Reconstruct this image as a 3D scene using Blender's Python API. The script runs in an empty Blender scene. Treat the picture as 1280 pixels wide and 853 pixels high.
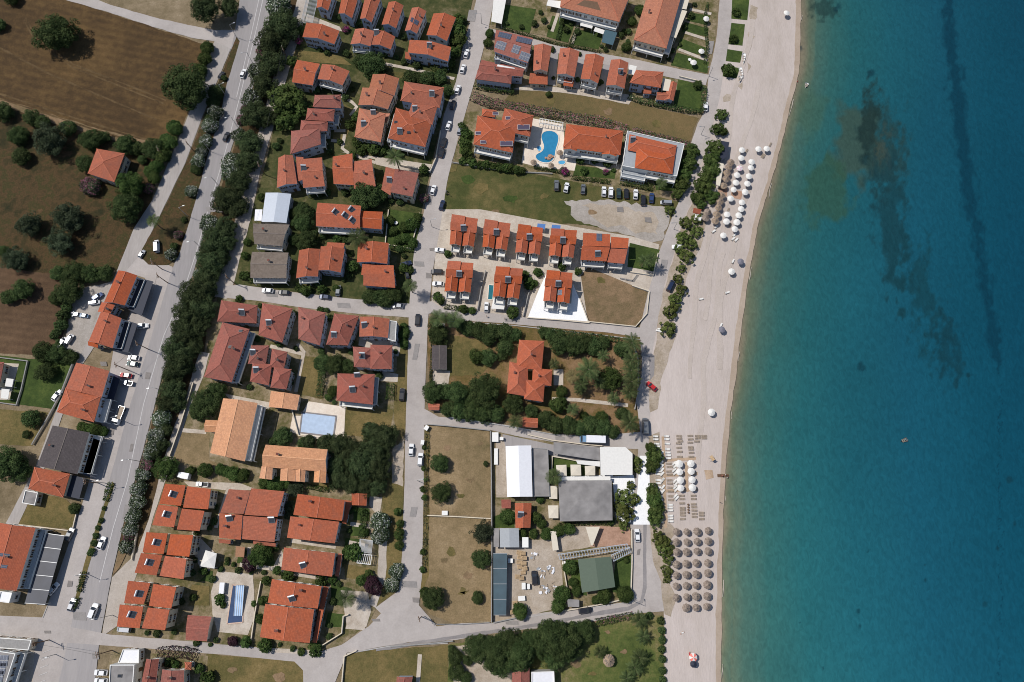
import bpy, math, random
import numpy as np
from mathutils import Vector, noise

SC = bpy.context.scene
COL = SC.collection
R = math.radians
rnd = random.Random(7)

# ------------------------------------------------------------------ camera, sky, sun, exposure
H, TILT, FPX = 240.0, R(15.3), 853.33
CAM_Y = -H * math.tan(TILT)
cam = bpy.data.objects.new('camera', bpy.data.cameras.new('camera'))
COL.objects.link(cam)
cam.location = (0, CAM_Y, H)
cam.rotation_euler = (TILT, 0, 0)
cam.data.sensor_width = 36.0
cam.data.lens = 24.0
cam.data.clip_start = 1.0
cam.data.clip_end = 5000.0
SC.camera = cam
SUN_EL, SUN_DX, SUN_DY = R(57), -0.925, 0.38            # towards the sun: left and up in the photograph
W = bpy.data.worlds.new('World'); SC.world = W; W.use_nodes = True
nt = W.node_tree
sky = nt.nodes.new('ShaderNodeTexSky')
sky.sky_type = 'NISHITA'; sky.sun_disc = False
sky.sun_elevation = SUN_EL; sky.sun_rotation = math.atan2(SUN_DX, SUN_DY)
sky.altitude = 100.0; sky.air_density = 1.0; sky.dust_density = 0.6
bg = nt.nodes['Background']; bg.inputs[1].default_value = 0.085
nt.links.new(sky.outputs[0], bg.inputs[0])
sl = bpy.data.lights.new('sun', 'SUN'); sl.energy = 3.6; sl.angle = R(0.5); sl.color = (1.0, 0.955, 0.89)
sun = bpy.data.objects.new('sun', sl); COL.objects.link(sun)
sv = Vector((SUN_DX * math.cos(SUN_EL), SUN_DY * math.cos(SUN_EL), math.sin(SUN_EL)))
sun.rotation_euler = sv.to_track_quat('Z', 'Y').to_euler(); sun.location = sv * 300
SC.view_settings.view_transform = 'Standard'
SC.view_settings.look = 'None'
SC.view_settings.exposure = 0.12
SC.view_settings.gamma = 1.0
SC.view_settings.use_curve_mapping = False
SC.render.engine = 'CYCLES'
SC.cycles.max_bounces = 5; SC.cycles.diffuse_bounces = 2; SC.cycles.glossy_bounces = 2
SC.cycles.transmission_bounces = 3; SC.cycles.transparent_max_bounces = 4
SC.cycles.use_denoising = True
SC.cycles.filter_width = 1.0

CT, ST = math.cos(TILT), math.sin(TILT)
def P(px, py, z=0.0):
    """the point at height z that the surveyed image position (px, py) belongs to, in metres"""
    dx, dy = (px - 640.0) / FPX, -(py - 426.5) / FPX
    yy, zz = dy * CT + ST, dy * ST - CT
    t = (z - H) / zz
    return Vector((t * dx, CAM_Y + t * yy, z))
def S(px, py):
    dy = -(py - 426.5) / FPX
    return (-H / (dy * ST - CT)) / FPX                       # metres per pixel there

# ------------------------------------------------------------------ bookkeeping
def tag(o, label=None, cat=None, group=None, kind=None):
    if label: o['label'] = label
    if cat: o['category'] = cat
    if group: o['group'] = group
    if kind: o['kind'] = kind
    return o
def empty(name, loc, label, cat, group=None, rz=0.0):
    o = bpy.data.objects.new(name, None); COL.objects.link(o)
    o.empty_display_size = 0.3
    o.location = loc; o.rotation_euler = (0, 0, rz)
    return tag(o, label, cat, group)
def link(name, me, parent=None, loc=(0, 0, 0), rot=(0, 0, 0), sc=None):
    o = bpy.data.objects.new(name, me); COL.objects.link(o)
    if parent is not None: o.parent = parent
    o.location = loc; o.rotation_euler = rot
    if sc is not None: o.scale = sc if hasattr(sc, '__len__') else (sc, sc, sc)
    return o
ORD = 'first second third fourth fifth sixth seventh eighth ninth tenth eleventh twelfth thirteenth fourteenth fifteenth sixteenth seventeenth eighteenth nineteenth twentieth'.split()
def ordinal(i):
    if i <= 20: return ORD[i - 1]
    return '%d%s' % (i, {1: 'st', 2: 'nd', 3: 'rd'}.get(i % 10 if i % 100 not in (11, 12, 13) else 0, 'th'))
def place_words(pts):
    """for points of one row: where each stands in it, in words"""
    n = len(pts)
    if n == 1: return ['']
    xs = [p[0] for p in pts]; ys = [p[1] for p in pts]
    across = (max(xs) - min(xs)) > (max(ys) - min(ys))
    order = sorted(range(n), key=lambda i: (pts[i][0], pts[i][1]) if across else (pts[i][1], pts[i][0]))
    a, b = ('leftmost', 'rightmost') if across else ('topmost', 'lowest')
    side = 'left' if across else 'top'
    out = [''] * n
    for k, i in enumerate(order):
        out[i] = ', ' + (a if k == 0 else b if k == n - 1 else ordinal(k + 1) + ' from ' + side)
    return out

class MB:
    """collects shapes and links them as one mesh object"""
    def __init__(s): s.v = []; s.f = []; s.m = []; s.uv = {}
    def face(s, pts, m=0, uv=None):
        i = len(s.v); s.v += [tuple(p) for p in pts]
        if uv: s.uv[len(s.f)] = uv
        s.f.append(tuple(range(i, i + len(pts)))); s.m.append(m)
    def prism(s, poly, z0, z1, m=0, mt=None, bottom=True):
        n = len(poly)
        ar = sum(poly[i][0] * poly[(i + 1) % n][1] - poly[(i + 1) % n][0] * poly[i][1] for i in range(n))
        if ar < 0: poly = poly[::-1]
        s.face([(p[0], p[1], z1) for p in poly], m if mt is None else mt)
        if bottom: s.face([(p[0], p[1], z0) for p in poly[::-1]], m)
        for i in range(n):
            a, b = poly[i], poly[(i + 1) % n]
            s.face([(a[0], a[1], z0), (b[0], b[1], z0), (b[0], b[1], z1), (a[0], a[1], z1)], m)
    def box(s, c, d, rz=0.0, m=0, pitch=0.0):
        ca, sa, cp, sp = math.cos(rz), math.sin(rz), math.cos(pitch), math.sin(pitch)
        q = []
        for z in (-.5, .5):
            for x, y in ((-.5, -.5), (.5, -.5), (.5, .5), (-.5, .5)):
                X, Y, Z = x * d[0], y * d[1], z * d[2]
                Y, Z = Y * cp - Z * sp, Y * sp + Z * cp
                q.append((c[0] + X * ca - Y * sa, c[1] + X * sa + Y * ca, c[2] + Z))
        for f in ((3, 2, 1, 0), (4, 5, 6, 7), (0, 1, 5, 4), (1, 2, 6, 5), (2, 3, 7, 6), (3, 0, 4, 7)):
            s.face([q[i] for i in f], m)
    def tube(s, a, b, r0, r1=None, n=8, m=0, cap=True):
        r1 = r0 if r1 is None else r1
        a, b = Vector(a), Vector(b); d = (b - a).normalized()
        u = d.orthogonal().normalized(); w = d.cross(u)
        A = [a + (u * math.cos(t) + w * math.sin(t)) * r0 for t in [2 * math.pi * k / n for k in range(n)]]
        B = [b + (u * math.cos(t) + w * math.sin(t)) * r1 for t in [2 * math.pi * k / n for k in range(n)]]
        for k in range(n):
            j = (k + 1) % n
            s.face([A[k], A[j], B[j], B[k]], m)
        if cap: s.face(B, m); s.face(A[::-1], m)
    def beam(s, a, b, w, h, m=0):
        a, b = Vector(a), Vector(b); d = (b - a)
        if d.length < 1e-4: return
        d.normalize(); u = Vector((-d.y, d.x, 0))
        if u.length < 1e-4: u = Vector((1, 0, 0))
        u.normalize(); n = d.cross(u)
        if n.z < 0: n = -n
        c = []
        for p in (a, b):
            c += [p - u * w / 2 - n * h / 2, p + u * w / 2 - n * h / 2, p + u * w / 2 + n * h / 2, p - u * w / 2 + n * h / 2]
        for f in ((0, 3, 2, 1), (4, 5, 6, 7), (0, 1, 5, 4), (1, 2, 6, 5), (2, 3, 7, 6), (3, 0, 4, 7)):
            s.face([c[i] for i in f], m)
    def mesh(s, name, mats, smooth=False):
        me = bpy.data.meshes.new(name)
        me.from_pydata(s.v, [], s.f)
        for m in mats: me.materials.append(m)
        me.polygons.foreach_set('material_index', s.m)
        if s.uv:
            L = me.uv_layers.new(name='UVMap')
            arr = np.zeros(len(me.loops) * 2, dtype=np.float32)
            for fi, uv in s.uv.items():
                st = me.polygons[fi].loop_start
                for k, q in enumerate(uv): arr[2 * (st + k)] = q[0]; arr[2 * (st + k) + 1] = q[1]
            L.data.foreach_set('uv', arr)
        if smooth: me.polygons.foreach_set('use_smooth', [True] * len(me.polygons))
        me.update()
        return me
    def build(s, name, mats, parent=None, loc=(0, 0, 0), smooth=False):
        return link(name, s.mesh(name, mats, smooth), parent, loc)

# ------------------------------------------------------------------ materials
def lin(c):
    c = c / 255.0
    return c / 12.92 if c <= 0.04045 else ((c + 0.055) / 1.055) ** 2.4
def A(r, g, b, k=1.0):
    """base colour of a surface that shows as (r, g, b) in full sun"""
    return tuple(min(0.85, lin(x) / 1.13 * k) for x in (r, g, b)) + (1.0,)
def new_mat(name):
    m = bpy.data.materials.new(name); m.use_nodes = True
    return m, m.node_tree, m.node_tree.nodes['Principled BSDF']
def N(t, typ, **kw):
    n = t.nodes.new('ShaderNode' + typ)
    for k, v in kw.items(): setattr(n, k, v)
    return n
def simple(name, col, rough=0.7, metal=0.0, var=0.0, coat=0.0, vscale=1.5):
    m, t, b = new_mat(name)
    b.inputs['Base Color'].default_value = col
    b.inputs['Roughness'].default_value = rough
    b.inputs['Metallic'].default_value = metal
    if coat: b.inputs['Coat Weight'].default_value = coat
    if var:
        g = N(t, 'NewGeometry'); n1 = N(t, 'TexNoise'); n1.inputs['Scale'].default_value = vscale; n1.inputs['Detail'].default_value = 5
        t.links.new(g.outputs['Position'], n1.inputs['Vector'])
        mr = N(t, 'MapRange'); mr.inputs[1].default_value = .3; mr.inputs[2].default_value = .7
        mr.inputs[3].default_value = 1 - var; mr.inputs[4].default_value = 1 + var * .6
        t.links.new(n1.outputs[0], mr.inputs[0])
        h = N(t, 'HueSaturation'); h.inputs['Color'].default_value = col
        t.links.new(mr.outputs[0], h.inputs['Value']); t.links.new(h.outputs[0], b.inputs['Base Color'])
    return m
def ramp(t, cols):
    r = N(t, 'ValToRGB'); el = r.color_ramp.elements
    while len(el) < len(cols): el.new(0.5)
    for e, (p, c) in zip(el, cols): e.position = p; e.color = c
    return r
def ground_mat(name, cols, s1=0.05, s2=0.5, fine=0.18, fscale=2.2, stripes=None, bump=0.25, rough=0.95, stretch=None, w2=0.45):
    """soil, grass, paving: patches of several tones at three sizes, and a fine grain"""
    m, t, b = new_mat(name); L = t.links.new
    g = N(t, 'NewGeometry'); vec = g.outputs['Position']
    if stretch:
        mp = N(t, 'Mapping'); mp.inputs['Rotation'].default_value = (0, 0, stretch[0]); mp.inputs['Scale'].default_value = (stretch[1], stretch[2], 1)
        L(vec, mp.inputs[0]); vec = mp.outputs[0]
    n1 = N(t, 'TexNoise'); n1.inputs['Scale'].default_value = s1; n1.inputs['Detail'].default_value = 4; n1.inputs['Distortion'].default_value = .6
    n2 = N(t, 'TexNoise'); n2.inputs['Scale'].default_value = s2; n2.inputs['Detail'].default_value = 8; n2.inputs['Roughness'].default_value = .65
    n3 = N(t, 'TexNoise'); n3.inputs['Scale'].default_value = fscale; n3.inputs['Detail'].default_value = 3
    for n in (n1, n2, n3): L(vec, n.inputs['Vector'])
    mx = N(t, 'Mix'); mx.inputs[0].default_value = w2
    L(n1.outputs[0], mx.inputs[2]); L(n2.outputs[0], mx.inputs[3])
    fac = mx.outputs[0]
    if stripes:
        ang, period, amt = stripes
        mp2 = N(t, 'Mapping'); mp2.inputs['Rotation'].default_value = (0, 0, ang); L(g.outputs['Position'], mp2.inputs[0])
        wv = N(t, 'TexWave'); wv.bands_direction = 'Y'; wv.inputs['Scale'].default_value = 0.314 / period; wv.inputs['Distortion'].default_value = 2.5
        wv.inputs['Detail'].default_value = 3; wv.inputs['Detail Scale'].default_value = .6
        L(mp2.outputs[0], wv.inputs[0])
        ma = N(t, 'Math', operation='MULTIPLY_ADD'); ma.inputs[1].default_value = amt; L(wv.outputs[1], ma.inputs[0]); L(fac, ma.inputs[2])
        mb_ = N(t, 'Math', operation='SUBTRACT'); mb_.inputs[1].default_value = amt / 2; L(ma.outputs[0], mb_.inputs[0]); fac = mb_.outputs[0]
    r = ramp(t, cols); L(fac, r.inputs[0])
    mr = N(t, 'MapRange'); mr.inputs[1].default_value = .25; mr.inputs[2].default_value = .75
    mr.inputs[3].default_value = 1 - fine; mr.inputs[4].default_value = 1 + fine
    L(n3.outputs[0], mr.inputs[0])
    h = N(t, 'HueSaturation'); L(r.outputs[0], h.inputs['Color']); L(mr.outputs[0], h.inputs['Value'])
    L(h.outputs[0], b.inputs['Base Color']); b.inputs['Roughness'].default_value = rough
    b.inputs['Specular IOR Level'].default_value = .2
    if bump:
        bp = N(t, 'Bump'); bp.inputs['Strength'].default_value = bump; bp.inputs['Distance'].default_value = .3
        L(n3.outputs[0], bp.inputs['Height']); L(bp.outputs[0], b.inputs['Normal'])
    return m
def roof_mat(name, c1, c2, dirt):
    """clay tiles: courses, single tiles of differing tone, weather stains"""
    m, t, b = new_mat(name); L = t.links.new
    uv = N(t, 'UVMap'); oi = N(t, 'ObjectInfo'); g = N(t, 'NewGeometry')
    br = N(t, 'TexBrick'); br.offset = 0.5
    br.inputs['Color1'].default_value = c1; br.inputs['Color2'].default_value = c2
    br.inputs['Mortar'].default_value = tuple(x * .55 for x in c1[:3]) + (1,)
    br.inputs['Scale'].default_value = 1.0; br.inputs['Mortar Size'].default_value = .03
    br.inputs['Brick Width'].default_value = .32; br.inputs['Row Height'].default_value = .42; br.inputs['Bias'].default_value = -.1
    L(uv.outputs[0], br.inputs['Vector'])
    n1 = N(t, 'TexNoise'); n1.inputs['Scale'].default_value = .45; n1.inputs['Detail'].default_value = 7; n1.inputs['Roughness'].default_value = .62
    L(g.outputs['Position'], n1.inputs['Vector'])
    mr = N(t, 'MapRange'); mr.inputs[1].default_value = .48; mr.inputs[2].default_value = .72; mr.inputs[4].default_value = .6
    L(n1.outputs[0], mr.inputs[0])
    mx = N(t, 'Mix', data_type='RGBA'); L(mr.outputs[0], mx.inputs[0]); L(br.outputs[0], mx.inputs[6]); mx.inputs[7].default_value = dirt
    n2 = N(t, 'TexNoise'); n2.inputs['Scale'].default_value = 1.7; n2.inputs['Detail'].default_value = 4; L(g.outputs['Position'], n2.inputs['Vector'])
    v1 = N(t, 'MapRange'); v1.inputs[1].default_value = .3; v1.inputs[2].default_value = .7; v1.inputs[3].default_value = .86; v1.inputs[4].default_value = 1.1; L(n2.outputs[0], v1.inputs[0])
    v2 = N(t, 'MapRange'); v2.inputs[3].default_value = .88; v2.inputs[4].default_value = 1.1; L(oi.outputs['Random'], v2.inputs[0])
    mu = N(t, 'Math', operation='MULTIPLY'); L(v1.outputs[0], mu.inputs[0]); L(v2.outputs[0], mu.inputs[1])
    h = N(t, 'HueSaturation'); L(mx.outputs[2], h.inputs['Color']); L(mu.outputs[0], h.inputs['Value'])
    m7 = N(t, 'Math', operation='MULTIPLY'); m7.inputs[1].default_value = 7.3; L(oi.outputs['Random'], m7.inputs[0]); fr = N(t, 'Math', operation='FRACT'); L(m7.outputs[0], fr.inputs[0])
    sa = N(t, 'MapRange'); sa.inputs[3].default_value = .93; sa.inputs[4].default_value = 1.04; L(fr.outputs[0], sa.inputs[0]); L(sa.outputs[0], h.inputs['Saturation'])
    L(h.outputs[0], b.inputs['Base Color']); b.inputs['Roughness'].default_value = .85; b.inputs['Specular IOR Level'].default_value = .25
    wv = N(t, 'TexWave'); wv.bands_direction = 'X'; wv.inputs['Scale'].default_value = .98; L(uv.outputs[0], wv.inputs[0])
    bp = N(t, 'Bump'); bp.inputs['Strength'].default_value = .5; bp.inputs['Distance'].default_value = .06
    L(wv.outputs[1], bp.inputs['Height']); L(bp.outputs[0], b.inputs['Normal'])
    return m
def leaf_mat(name, cols, trans=True):
    """leaf faces: tone by clump (the attribute) and by single leaf"""
    m, t, b = new_mat(name); L = t.links.new
    at = N(t, 'Attribute'); at.attribute_name = 'tone'
    g = N(t, 'NewGeometry'); oi = N(t, 'ObjectInfo')
    a = N(t, 'Math', operation='MULTIPLY_ADD'); a.inputs[1].default_value = .45; L(g.outputs['Random Per Island'], a.inputs[0])
    a2 = N(t, 'Math', operation='MULTIPLY'); a2.inputs[1].default_value = .55; L(at.outputs['Fac'], a2.inputs[0]); L(a2.outputs[0], a.inputs[2])
    r = ramp(t, cols); L(a.outputs[0], r.inputs[0])
    v = N(t, 'MapRange'); v.inputs[3].default_value = .75; v.inputs[4].default_value = 1.25; L(oi.outputs['Random'], v.inputs[0])
    hu = N(t, 'MapRange'); hu.inputs[3].default_value = .485; hu.inputs[4].default_value = .515
    L(oi.outputs['Random'], hu.inputs[0])
    h = N(t, 'HueSaturation'); L(r.outputs[0], h.inputs['Color']); L(v.outputs[0], h.inputs['Value']); L(hu.outputs[0], h.inputs['Hue'])
    L(h.outputs[0], b.inputs['Base Color']); b.inputs['Roughness'].default_value = .8; b.inputs['Specular IOR Level'].default_value = .08
    if trans:
        tr = N(t, 'BsdfTranslucent'); L(h.outputs[0], tr.inputs[0]); mx = N(t, 'MixShader'); mx.inputs[0].default_value = .2
        L(b.outputs[0], mx.inputs[1]); L(tr.outputs[0], mx.inputs[2]); L(mx.outputs[0], t.nodes['Material Output'].inputs[0])
    return m
def C(*c): return tuple(c) + (1.0,)

M = {}
M['white'] = simple('white_render', C(.66, .65, .62), .85, var=.1)
M['cream'] = simple('cream_render', C(.6, .52, .4), .85, var=.12)
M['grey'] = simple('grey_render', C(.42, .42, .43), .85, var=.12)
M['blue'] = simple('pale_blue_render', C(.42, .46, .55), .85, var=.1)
M['trim'] = simple('white_trim', C(.74, .73, .7), .6, var=.06)
M['glass'] = simple('window_glass', C(.03, .035, .045), .12)
M['frame'] = simple('window_frame', C(.6, .58, .55), .5)
M['brown'] = simple('brown_wood', C(.13, .07, .035), .7, var=.2)
M['wood'] = simple('weathered_wood', C(.34, .27, .2), .8, var=.25)
M['palewood'] = simple('pale_wood', C(.47, .33, .19), .8, var=.2)
M['concrete'] = simple('concrete', A(150, 148, 146), .9, var=.16)
M['darkmetal'] = simple('dark_metal', C(.05, .055, .06), .5)
M['steel'] = simple('galvanised_steel', C(.34, .35, .36), .45, .6)
M['tank'] = simple('tank_steel', C(.5, .52, .54), .35, .5)
M['panel'] = simple('solar_glass', C(.045, .05, .06), .45)
M['pv'] = simple('photovoltaic_cells', C(.06, .075, .12), .5)
M['black'] = simple('black_rubber', C(.015, .015, .016), .8)
M['terracotta'] = roof_mat('terracotta_tiles', A(184, 103, 74), A(168, 91, 65), A(138, 90, 74))
M['redtile'] = roof_mat('red_brown_tiles', A(164, 98, 84), A(150, 88, 76), A(126, 88, 78))
M['brighttile'] = roof_mat('bright_orange_tiles', A(192, 100, 65), A(179, 90, 57), A(152, 88, 68))
M['fadedtile'] = roof_mat('faded_tiles', A(190, 124, 96), A(174, 110, 84), A(146, 100, 84))
M['paletile'] = roof_mat('pale_orange_tiles', A(224, 164, 122), A(211, 149, 108), A(180, 130, 100))
M['slate'] = roof_mat('dark_grey_tiles', A(92, 84, 84), A(82, 75, 76), A(70, 64, 64))
M['oldgrey'] = roof_mat('weathered_grey_brown_tiles', A(140, 126, 114), A(126, 113, 102), A(100, 88, 78))
M['sheetwhite'] = simple('white_sheet_roof', A(232, 232, 236), .5, var=.05)
M['sheetgrey'] = simple('grey_sheet_roof', A(160, 164, 168), .5, var=.08)
M['silversheet'] = simple('pale_blue_grey_sheet', A(178, 186, 198), .45, var=.06)
M['felt'] = simple('grey_flat_roof', A(142, 138, 136), .9, var=.3, vscale=.3)
M['green'] = simple('green_sheet_roof', A(86, 100, 84), .7, var=.06)
M['canvas'] = simple('cream_canvas', A(216, 206, 188), .85, var=.05)
M['canvaswhite'] = simple('white_canvas', A(228, 225, 219), .8, var=.06)
M['darkglass'] = simple('smoked_roof_panels', A(66, 68, 78), .55, var=.25, vscale=.25)
M['tealglass'] = simple('teal_roof_panels', A(62, 84, 94), .6, var=.3, vscale=.2)
M['navy'] = simple('dark_blue_awning', A(34, 40, 58), .7, var=.12)
M['tealcloth'] = simple('teal_canvas', A(62, 92, 104), .7, var=.1)
M['bluetarp'] = simple('blue_tarpaulin', C(.06, .16, .4), .6, var=.1)
M['thatch'] = simple('dry_reed_thatch', A(158, 142, 128), .95, var=.35, vscale=4)
# ------------------------------------------------------------------ ground sheets
G = {}
G['soil'] = ground_mat('dry_ground', [(.3, A(96, 84, 62)), (.45, A(120, 106, 82)), (.58, A(142, 126, 102)), (.72, A(160, 146, 124))], .06, .4, .2)
G['field'] = ground_mat('mown_brown_field', [(.32, A(58, 46, 30)), (.46, A(76, 59, 38)), (.56, A(92, 72, 45)), (.7, A(112, 88, 56))], .035, .35, .28, 2.4, stripes=(R(14), 3.2, .05))
G['scrub'] = ground_mat('reddish_scrub_grass', [(.36, A(46, 46, 27)), (.44, A(64, 56, 34)), (.49, A(82, 64, 42)), (.54, A(62, 60, 33)), (.6, A(92, 70, 48)), (.68, A(118, 92, 66))], .05, .28, .3)
G['field2'] = ground_mat('brown_ploughed_field', [(.3, A(70, 54, 40)), (.5, A(92, 72, 54)), (.7, A(116, 92, 70))], .04, .4, .24, 2.4, stripes=(R(8), 2.6, .06))
G['lawn'] = ground_mat('green_lawn', [(.3, A(44, 58, 26)), (.5, A(62, 78, 36)), (.7, A(86, 98, 48))], .15, .7, .2)
G['drylawn'] = ground_mat('dry_lawn', [(.28, A(74, 74, 38)), (.45, A(98, 90, 54)), (.58, A(120, 104, 66)), (.74, A(140, 122, 84))], .08, .5, .22)
G['greenfield'] = ground_mat('patchy_green_field', [(.32, A(58, 64, 32)), (.45, A(74, 78, 42)), (.55, A(96, 90, 54)), (.7, A(128, 112, 74))], .035, .3, .2)
G['stripfield'] = ground_mat('brown_green_meadow', [(.32, A(82, 78, 48)), (.47, A(104, 92, 60)), (.6, A(116, 98, 66)), (.74, A(132, 112, 80))], .05, .4, .2)
G['straw'] = ground_mat('straw_coloured_grass', [(.28, A(96, 88, 60)), (.42, A(124, 107, 78)), (.55, A(142, 122, 92)), (.72, A(164, 144, 114))], .05, .4, .22)
G['straw2'] = ground_mat('dark_straw_grass', [(.3, A(92, 84, 56)), (.45, A(118, 100, 74)), (.58, A(138, 114, 88)), (.74, A(154, 132, 106))], .06, .4, .22)
G['garden'] = ground_mat('garden_soil_and_grass', [(.3, A(78, 76, 36)), (.44, A(104, 88, 52)), (.56, A(130, 104, 76)), (.72, A(150, 124, 94))], .07, .4, .22)
G['greengarden'] = ground_mat('long_green_grass', [(.3, A(60, 74, 36)), (.44, A(84, 94, 48)), (.54, A(104, 104, 60)), (.64, A(130, 118, 84)), (.8, A(150, 134, 104))], .07, .5, .2)
G['yard'] = ground_mat('yard_ground', [(.3, A(70, 76, 42)), (.43, A(98, 92, 58)), (.53, A(132, 118, 92)), (.66, A(162, 146, 124)), (.78, A(184, 170, 150))], .14, .6, .2)
G['vyard'] = ground_mat('dark_green_gardens', [(.3, A(40, 52, 26)), (.45, A(62, 68, 36)), (.56, A(86, 84, 52)), (.68, A(120, 108, 84)), (.8, A(166, 152, 132))], .14, .6, .2)  # darker green lawn and shrub ground of the upper village
G['beltshade'] = ground_mat('shade_darkened_soil', [(.3, A(58, 46, 30)), (.5, A(80, 64, 42)), (.7, A(110, 92, 66))], .1, .5, .2)  # brown soil tones darkened to carry the shade beside the pines
G['fieldtrack'] = ground_mat('worn_field_track', [(.36, A(70, 55, 36)), (.5, A(92, 74, 50)), (.64, A(112, 92, 64))], .2, .8, .25)
G['dust'] = ground_mat('pale_dusty_ground', [(.3, A(146, 132, 112)), (.5, A(172, 158, 142)), (.7, A(190, 178, 164))], .08, .5, .14)
G['gravel'] = ground_mat('grey_gravel', [(.3, A(140, 132, 122)), (.5, A(166, 158, 150)), (.7, A(182, 174, 166))], .08, .5, .14)
G['paving'] = ground_mat('beige_paving', [(.3, A(166, 152, 136)), (.5, A(190, 178, 164)), (.7, A(206, 196, 184))], .2, .9, .1)
G['pinkpaving'] = ground_mat('pinkish_paving', [(.3, A(188, 160, 142)), (.5, A(206, 180, 162)), (.7, A(218, 196, 180))], .2, .9, .1)
G['deck'] = ground_mat('pale_pool_terrace', [(.3, A(214, 196, 178)), (.5, A(226, 212, 196)), (.7, A(236, 226, 212))], .2, 1.0, .06)
G['whitepave'] = ground_mat('white_painted_paving', [(.3, A(236, 236, 238)), (.6, A(250, 250, 250)), (.8, A(252, 252, 252))], .1, .8, .04)
G['road'] = ground_mat('worn_grey_asphalt', [(.3, A(152, 145, 141)), (.45, A(164, 157, 152)), (.58, A(173, 166, 161)), (.72, A(182, 175, 169))], .05, .25, .06, 2.0, bump=.08, stretch=(R(-20), 1.0, .22))
G['asphalt'] = ground_mat('grey_asphalt', [(.3, A(144, 140, 139)), (.5, A(157, 152, 151)), (.7, A(168, 162, 159))], .05, .35, .06, 2.0, bump=.08, stretch=(R(-17), 1.0, .12))
G['concrete'] = ground_mat('pale_concrete_road', [(.3, A(160, 152, 147)), (.46, A(173, 165, 160)), (.58, A(181, 173, 168)), (.74, A(191, 183, 177))], .05, .3, .06, 2.0, bump=.08)
G['lane'] = ground_mat('dusty_lane', [(.3, A(158, 148, 136)), (.5, A(178, 168, 158)), (.7, A(192, 182, 172))], .06, .35, .1)
G['sand'] = ground_mat('beach_sand', [(.28, A(172, 160, 150)), (.44, A(186, 174, 166)), (.56, A(193, 181, 174)), (.72, A(202, 190, 183))], .03, .35, .05, 2.2, bump=.3, stretch=(R(8), 1.0, .3))
G['wetsand'] = ground_mat('damp_sand', [(.3, A(158, 140, 122)), (.5, A(170, 153, 136)), (.7, A(180, 164, 148))], .1, .5, .06, bump=.1, rough=.6)
G['dirtysand'] = ground_mat('sand_with_litter_and_weed', [(.3, A(132, 118, 98)), (.45, A(160, 146, 128)), (.6, A(176, 162, 148)), (.75, A(186, 174, 162))], .15, .7, .16)
G['mark'] = simple('worn_road_paint', A(196, 192, 190), .8, var=.14)
G['dark'] = ground_mat('tyre_darkened_concrete', [(.3, A(128, 124, 124)), (.55, A(144, 139, 138)), (.75, A(160, 154, 152))], .1, .4, .08)
G['kerb'] = simple('kerb_stone', A(176, 172, 168), .9, var=.12)
G['planks'] = ground_mat('beach_boardwalk', [(.3, A(160, 136, 112)), (.5, A(180, 156, 132)), (.7, A(192, 170, 148))], .2, .8, .1)
G['rock'] = ground_mat('brown_red_terrace', [(.3, A(150, 118, 98)), (.5, A(172, 138, 118)), (.7, A(184, 152, 132))], .2, .8, .12)

LEVEL = [0] * 8
def outline(pts, rough, seed=0, step=1.5):
    """ground outline, its edges broken up by noise as grass and dust do"""
    if not rough: return pts
    out = []
    n = len(pts)
    for i in range(n):
        a, b = Vector(pts[i]), Vector(pts[(i + 1) % n])
        d = (b - a).length; k = max(1, int(d / step)); u = (b - a) / max(d, 1e-6); nn = Vector((-u.y, u.x))
        for j in range(k):
            p = a + (b - a) * (j / k)
            w = noise.noise((p.x * .18, p.y * .18, seed)) * .8 + noise.noise((p.x * .7, p.y * .7, seed + 9)) * .5
            out.append(p + nn * (w * rough))
    return out
def sheet(name, px, mat, level, rough=0.0, kind='structure', label=None, cat=None):
    LEVEL[level] += 1
    z = level * .032 + (LEVEL[level] * .001 if level == 7 else (LEVEL[level] % 100) * .0003)
    pts = [P(x, y).to_2d() for x, y in px]
    pts = outline(pts, rough, LEVEL[level] * 3.1 + level)
    mb = MB(); mb.face([(p.x, p.y, z) for p in pts])
    me = mb.mesh(name, [G[mat]])
    if me.polygons[0].normal.z < 0: me.flip_normals()
    return tag(link(name, me), label, cat, None, kind)
def strip(name, px, w, mat, level, rough=0.0):
    """a ribbon of width w metres along a line"""
    pts = [P(x, y).to_2d() for x, y in px]
    L, Rr = [], []
    for i, p in enumerate(pts):
        a = pts[max(i - 1, 0)]; b = pts[min(i + 1, len(pts) - 1)]
        u = (b - a).normalized(); nn = Vector((-u.y, u.x)) * (w / 2)
        L.append(p + nn); Rr.append(p - nn)
    LEVEL[level] += 1
    z = level * .032 + (LEVEL[level] * .001 if level == 7 else (LEVEL[level] % 100) * .0003)
    q = outline(L + Rr[::-1], rough, LEVEL[level])
    mb = MB(); mb.face([(p.x, p.y, z) for p in q]); me = mb.mesh(name, [G[mat]])
    if me.polygons[0].normal.z < 0: me.flip_normals()
    return tag(link(name, me), None, None, None, 'structure')
ZR = .2      # what stands on the ground stands at this height or runs a little into it

SH = [(1001, -60), (997, 0), (995, 85), (990, 112), (983, 137), (973, 182), (962, 218), (945, 278), (934, 329), (927, 377), (921, 420), (914, 478), (905, 560), (902, 600), (899, 680), (897.5, 760), (897, 900)]
_sy = np.arange(-60, 900, 9.0)
SH = [(float(np.interp(y, [p[1] for p in SH], [p[0] for p in SH])) + noise.noise((y * .02, 0, 5)) * 1.6 + noise.noise((y * .08, 0, 9)) * .7, float(y)) for y in _sy]
mb = MB(); sp = [P(x - 6, y) for x, y in SH]
mb.face([(-900, 1100, -.02), (-900, -900, -.02), (sp[-1].x, -900, -.02)] + [(p.x, p.y, -.02) for p in sp[::-1]] + [(sp[0].x + 20, 1100, -.02)])
tag(mb.build('ground', [G['soil']]), kind='structure')

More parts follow.
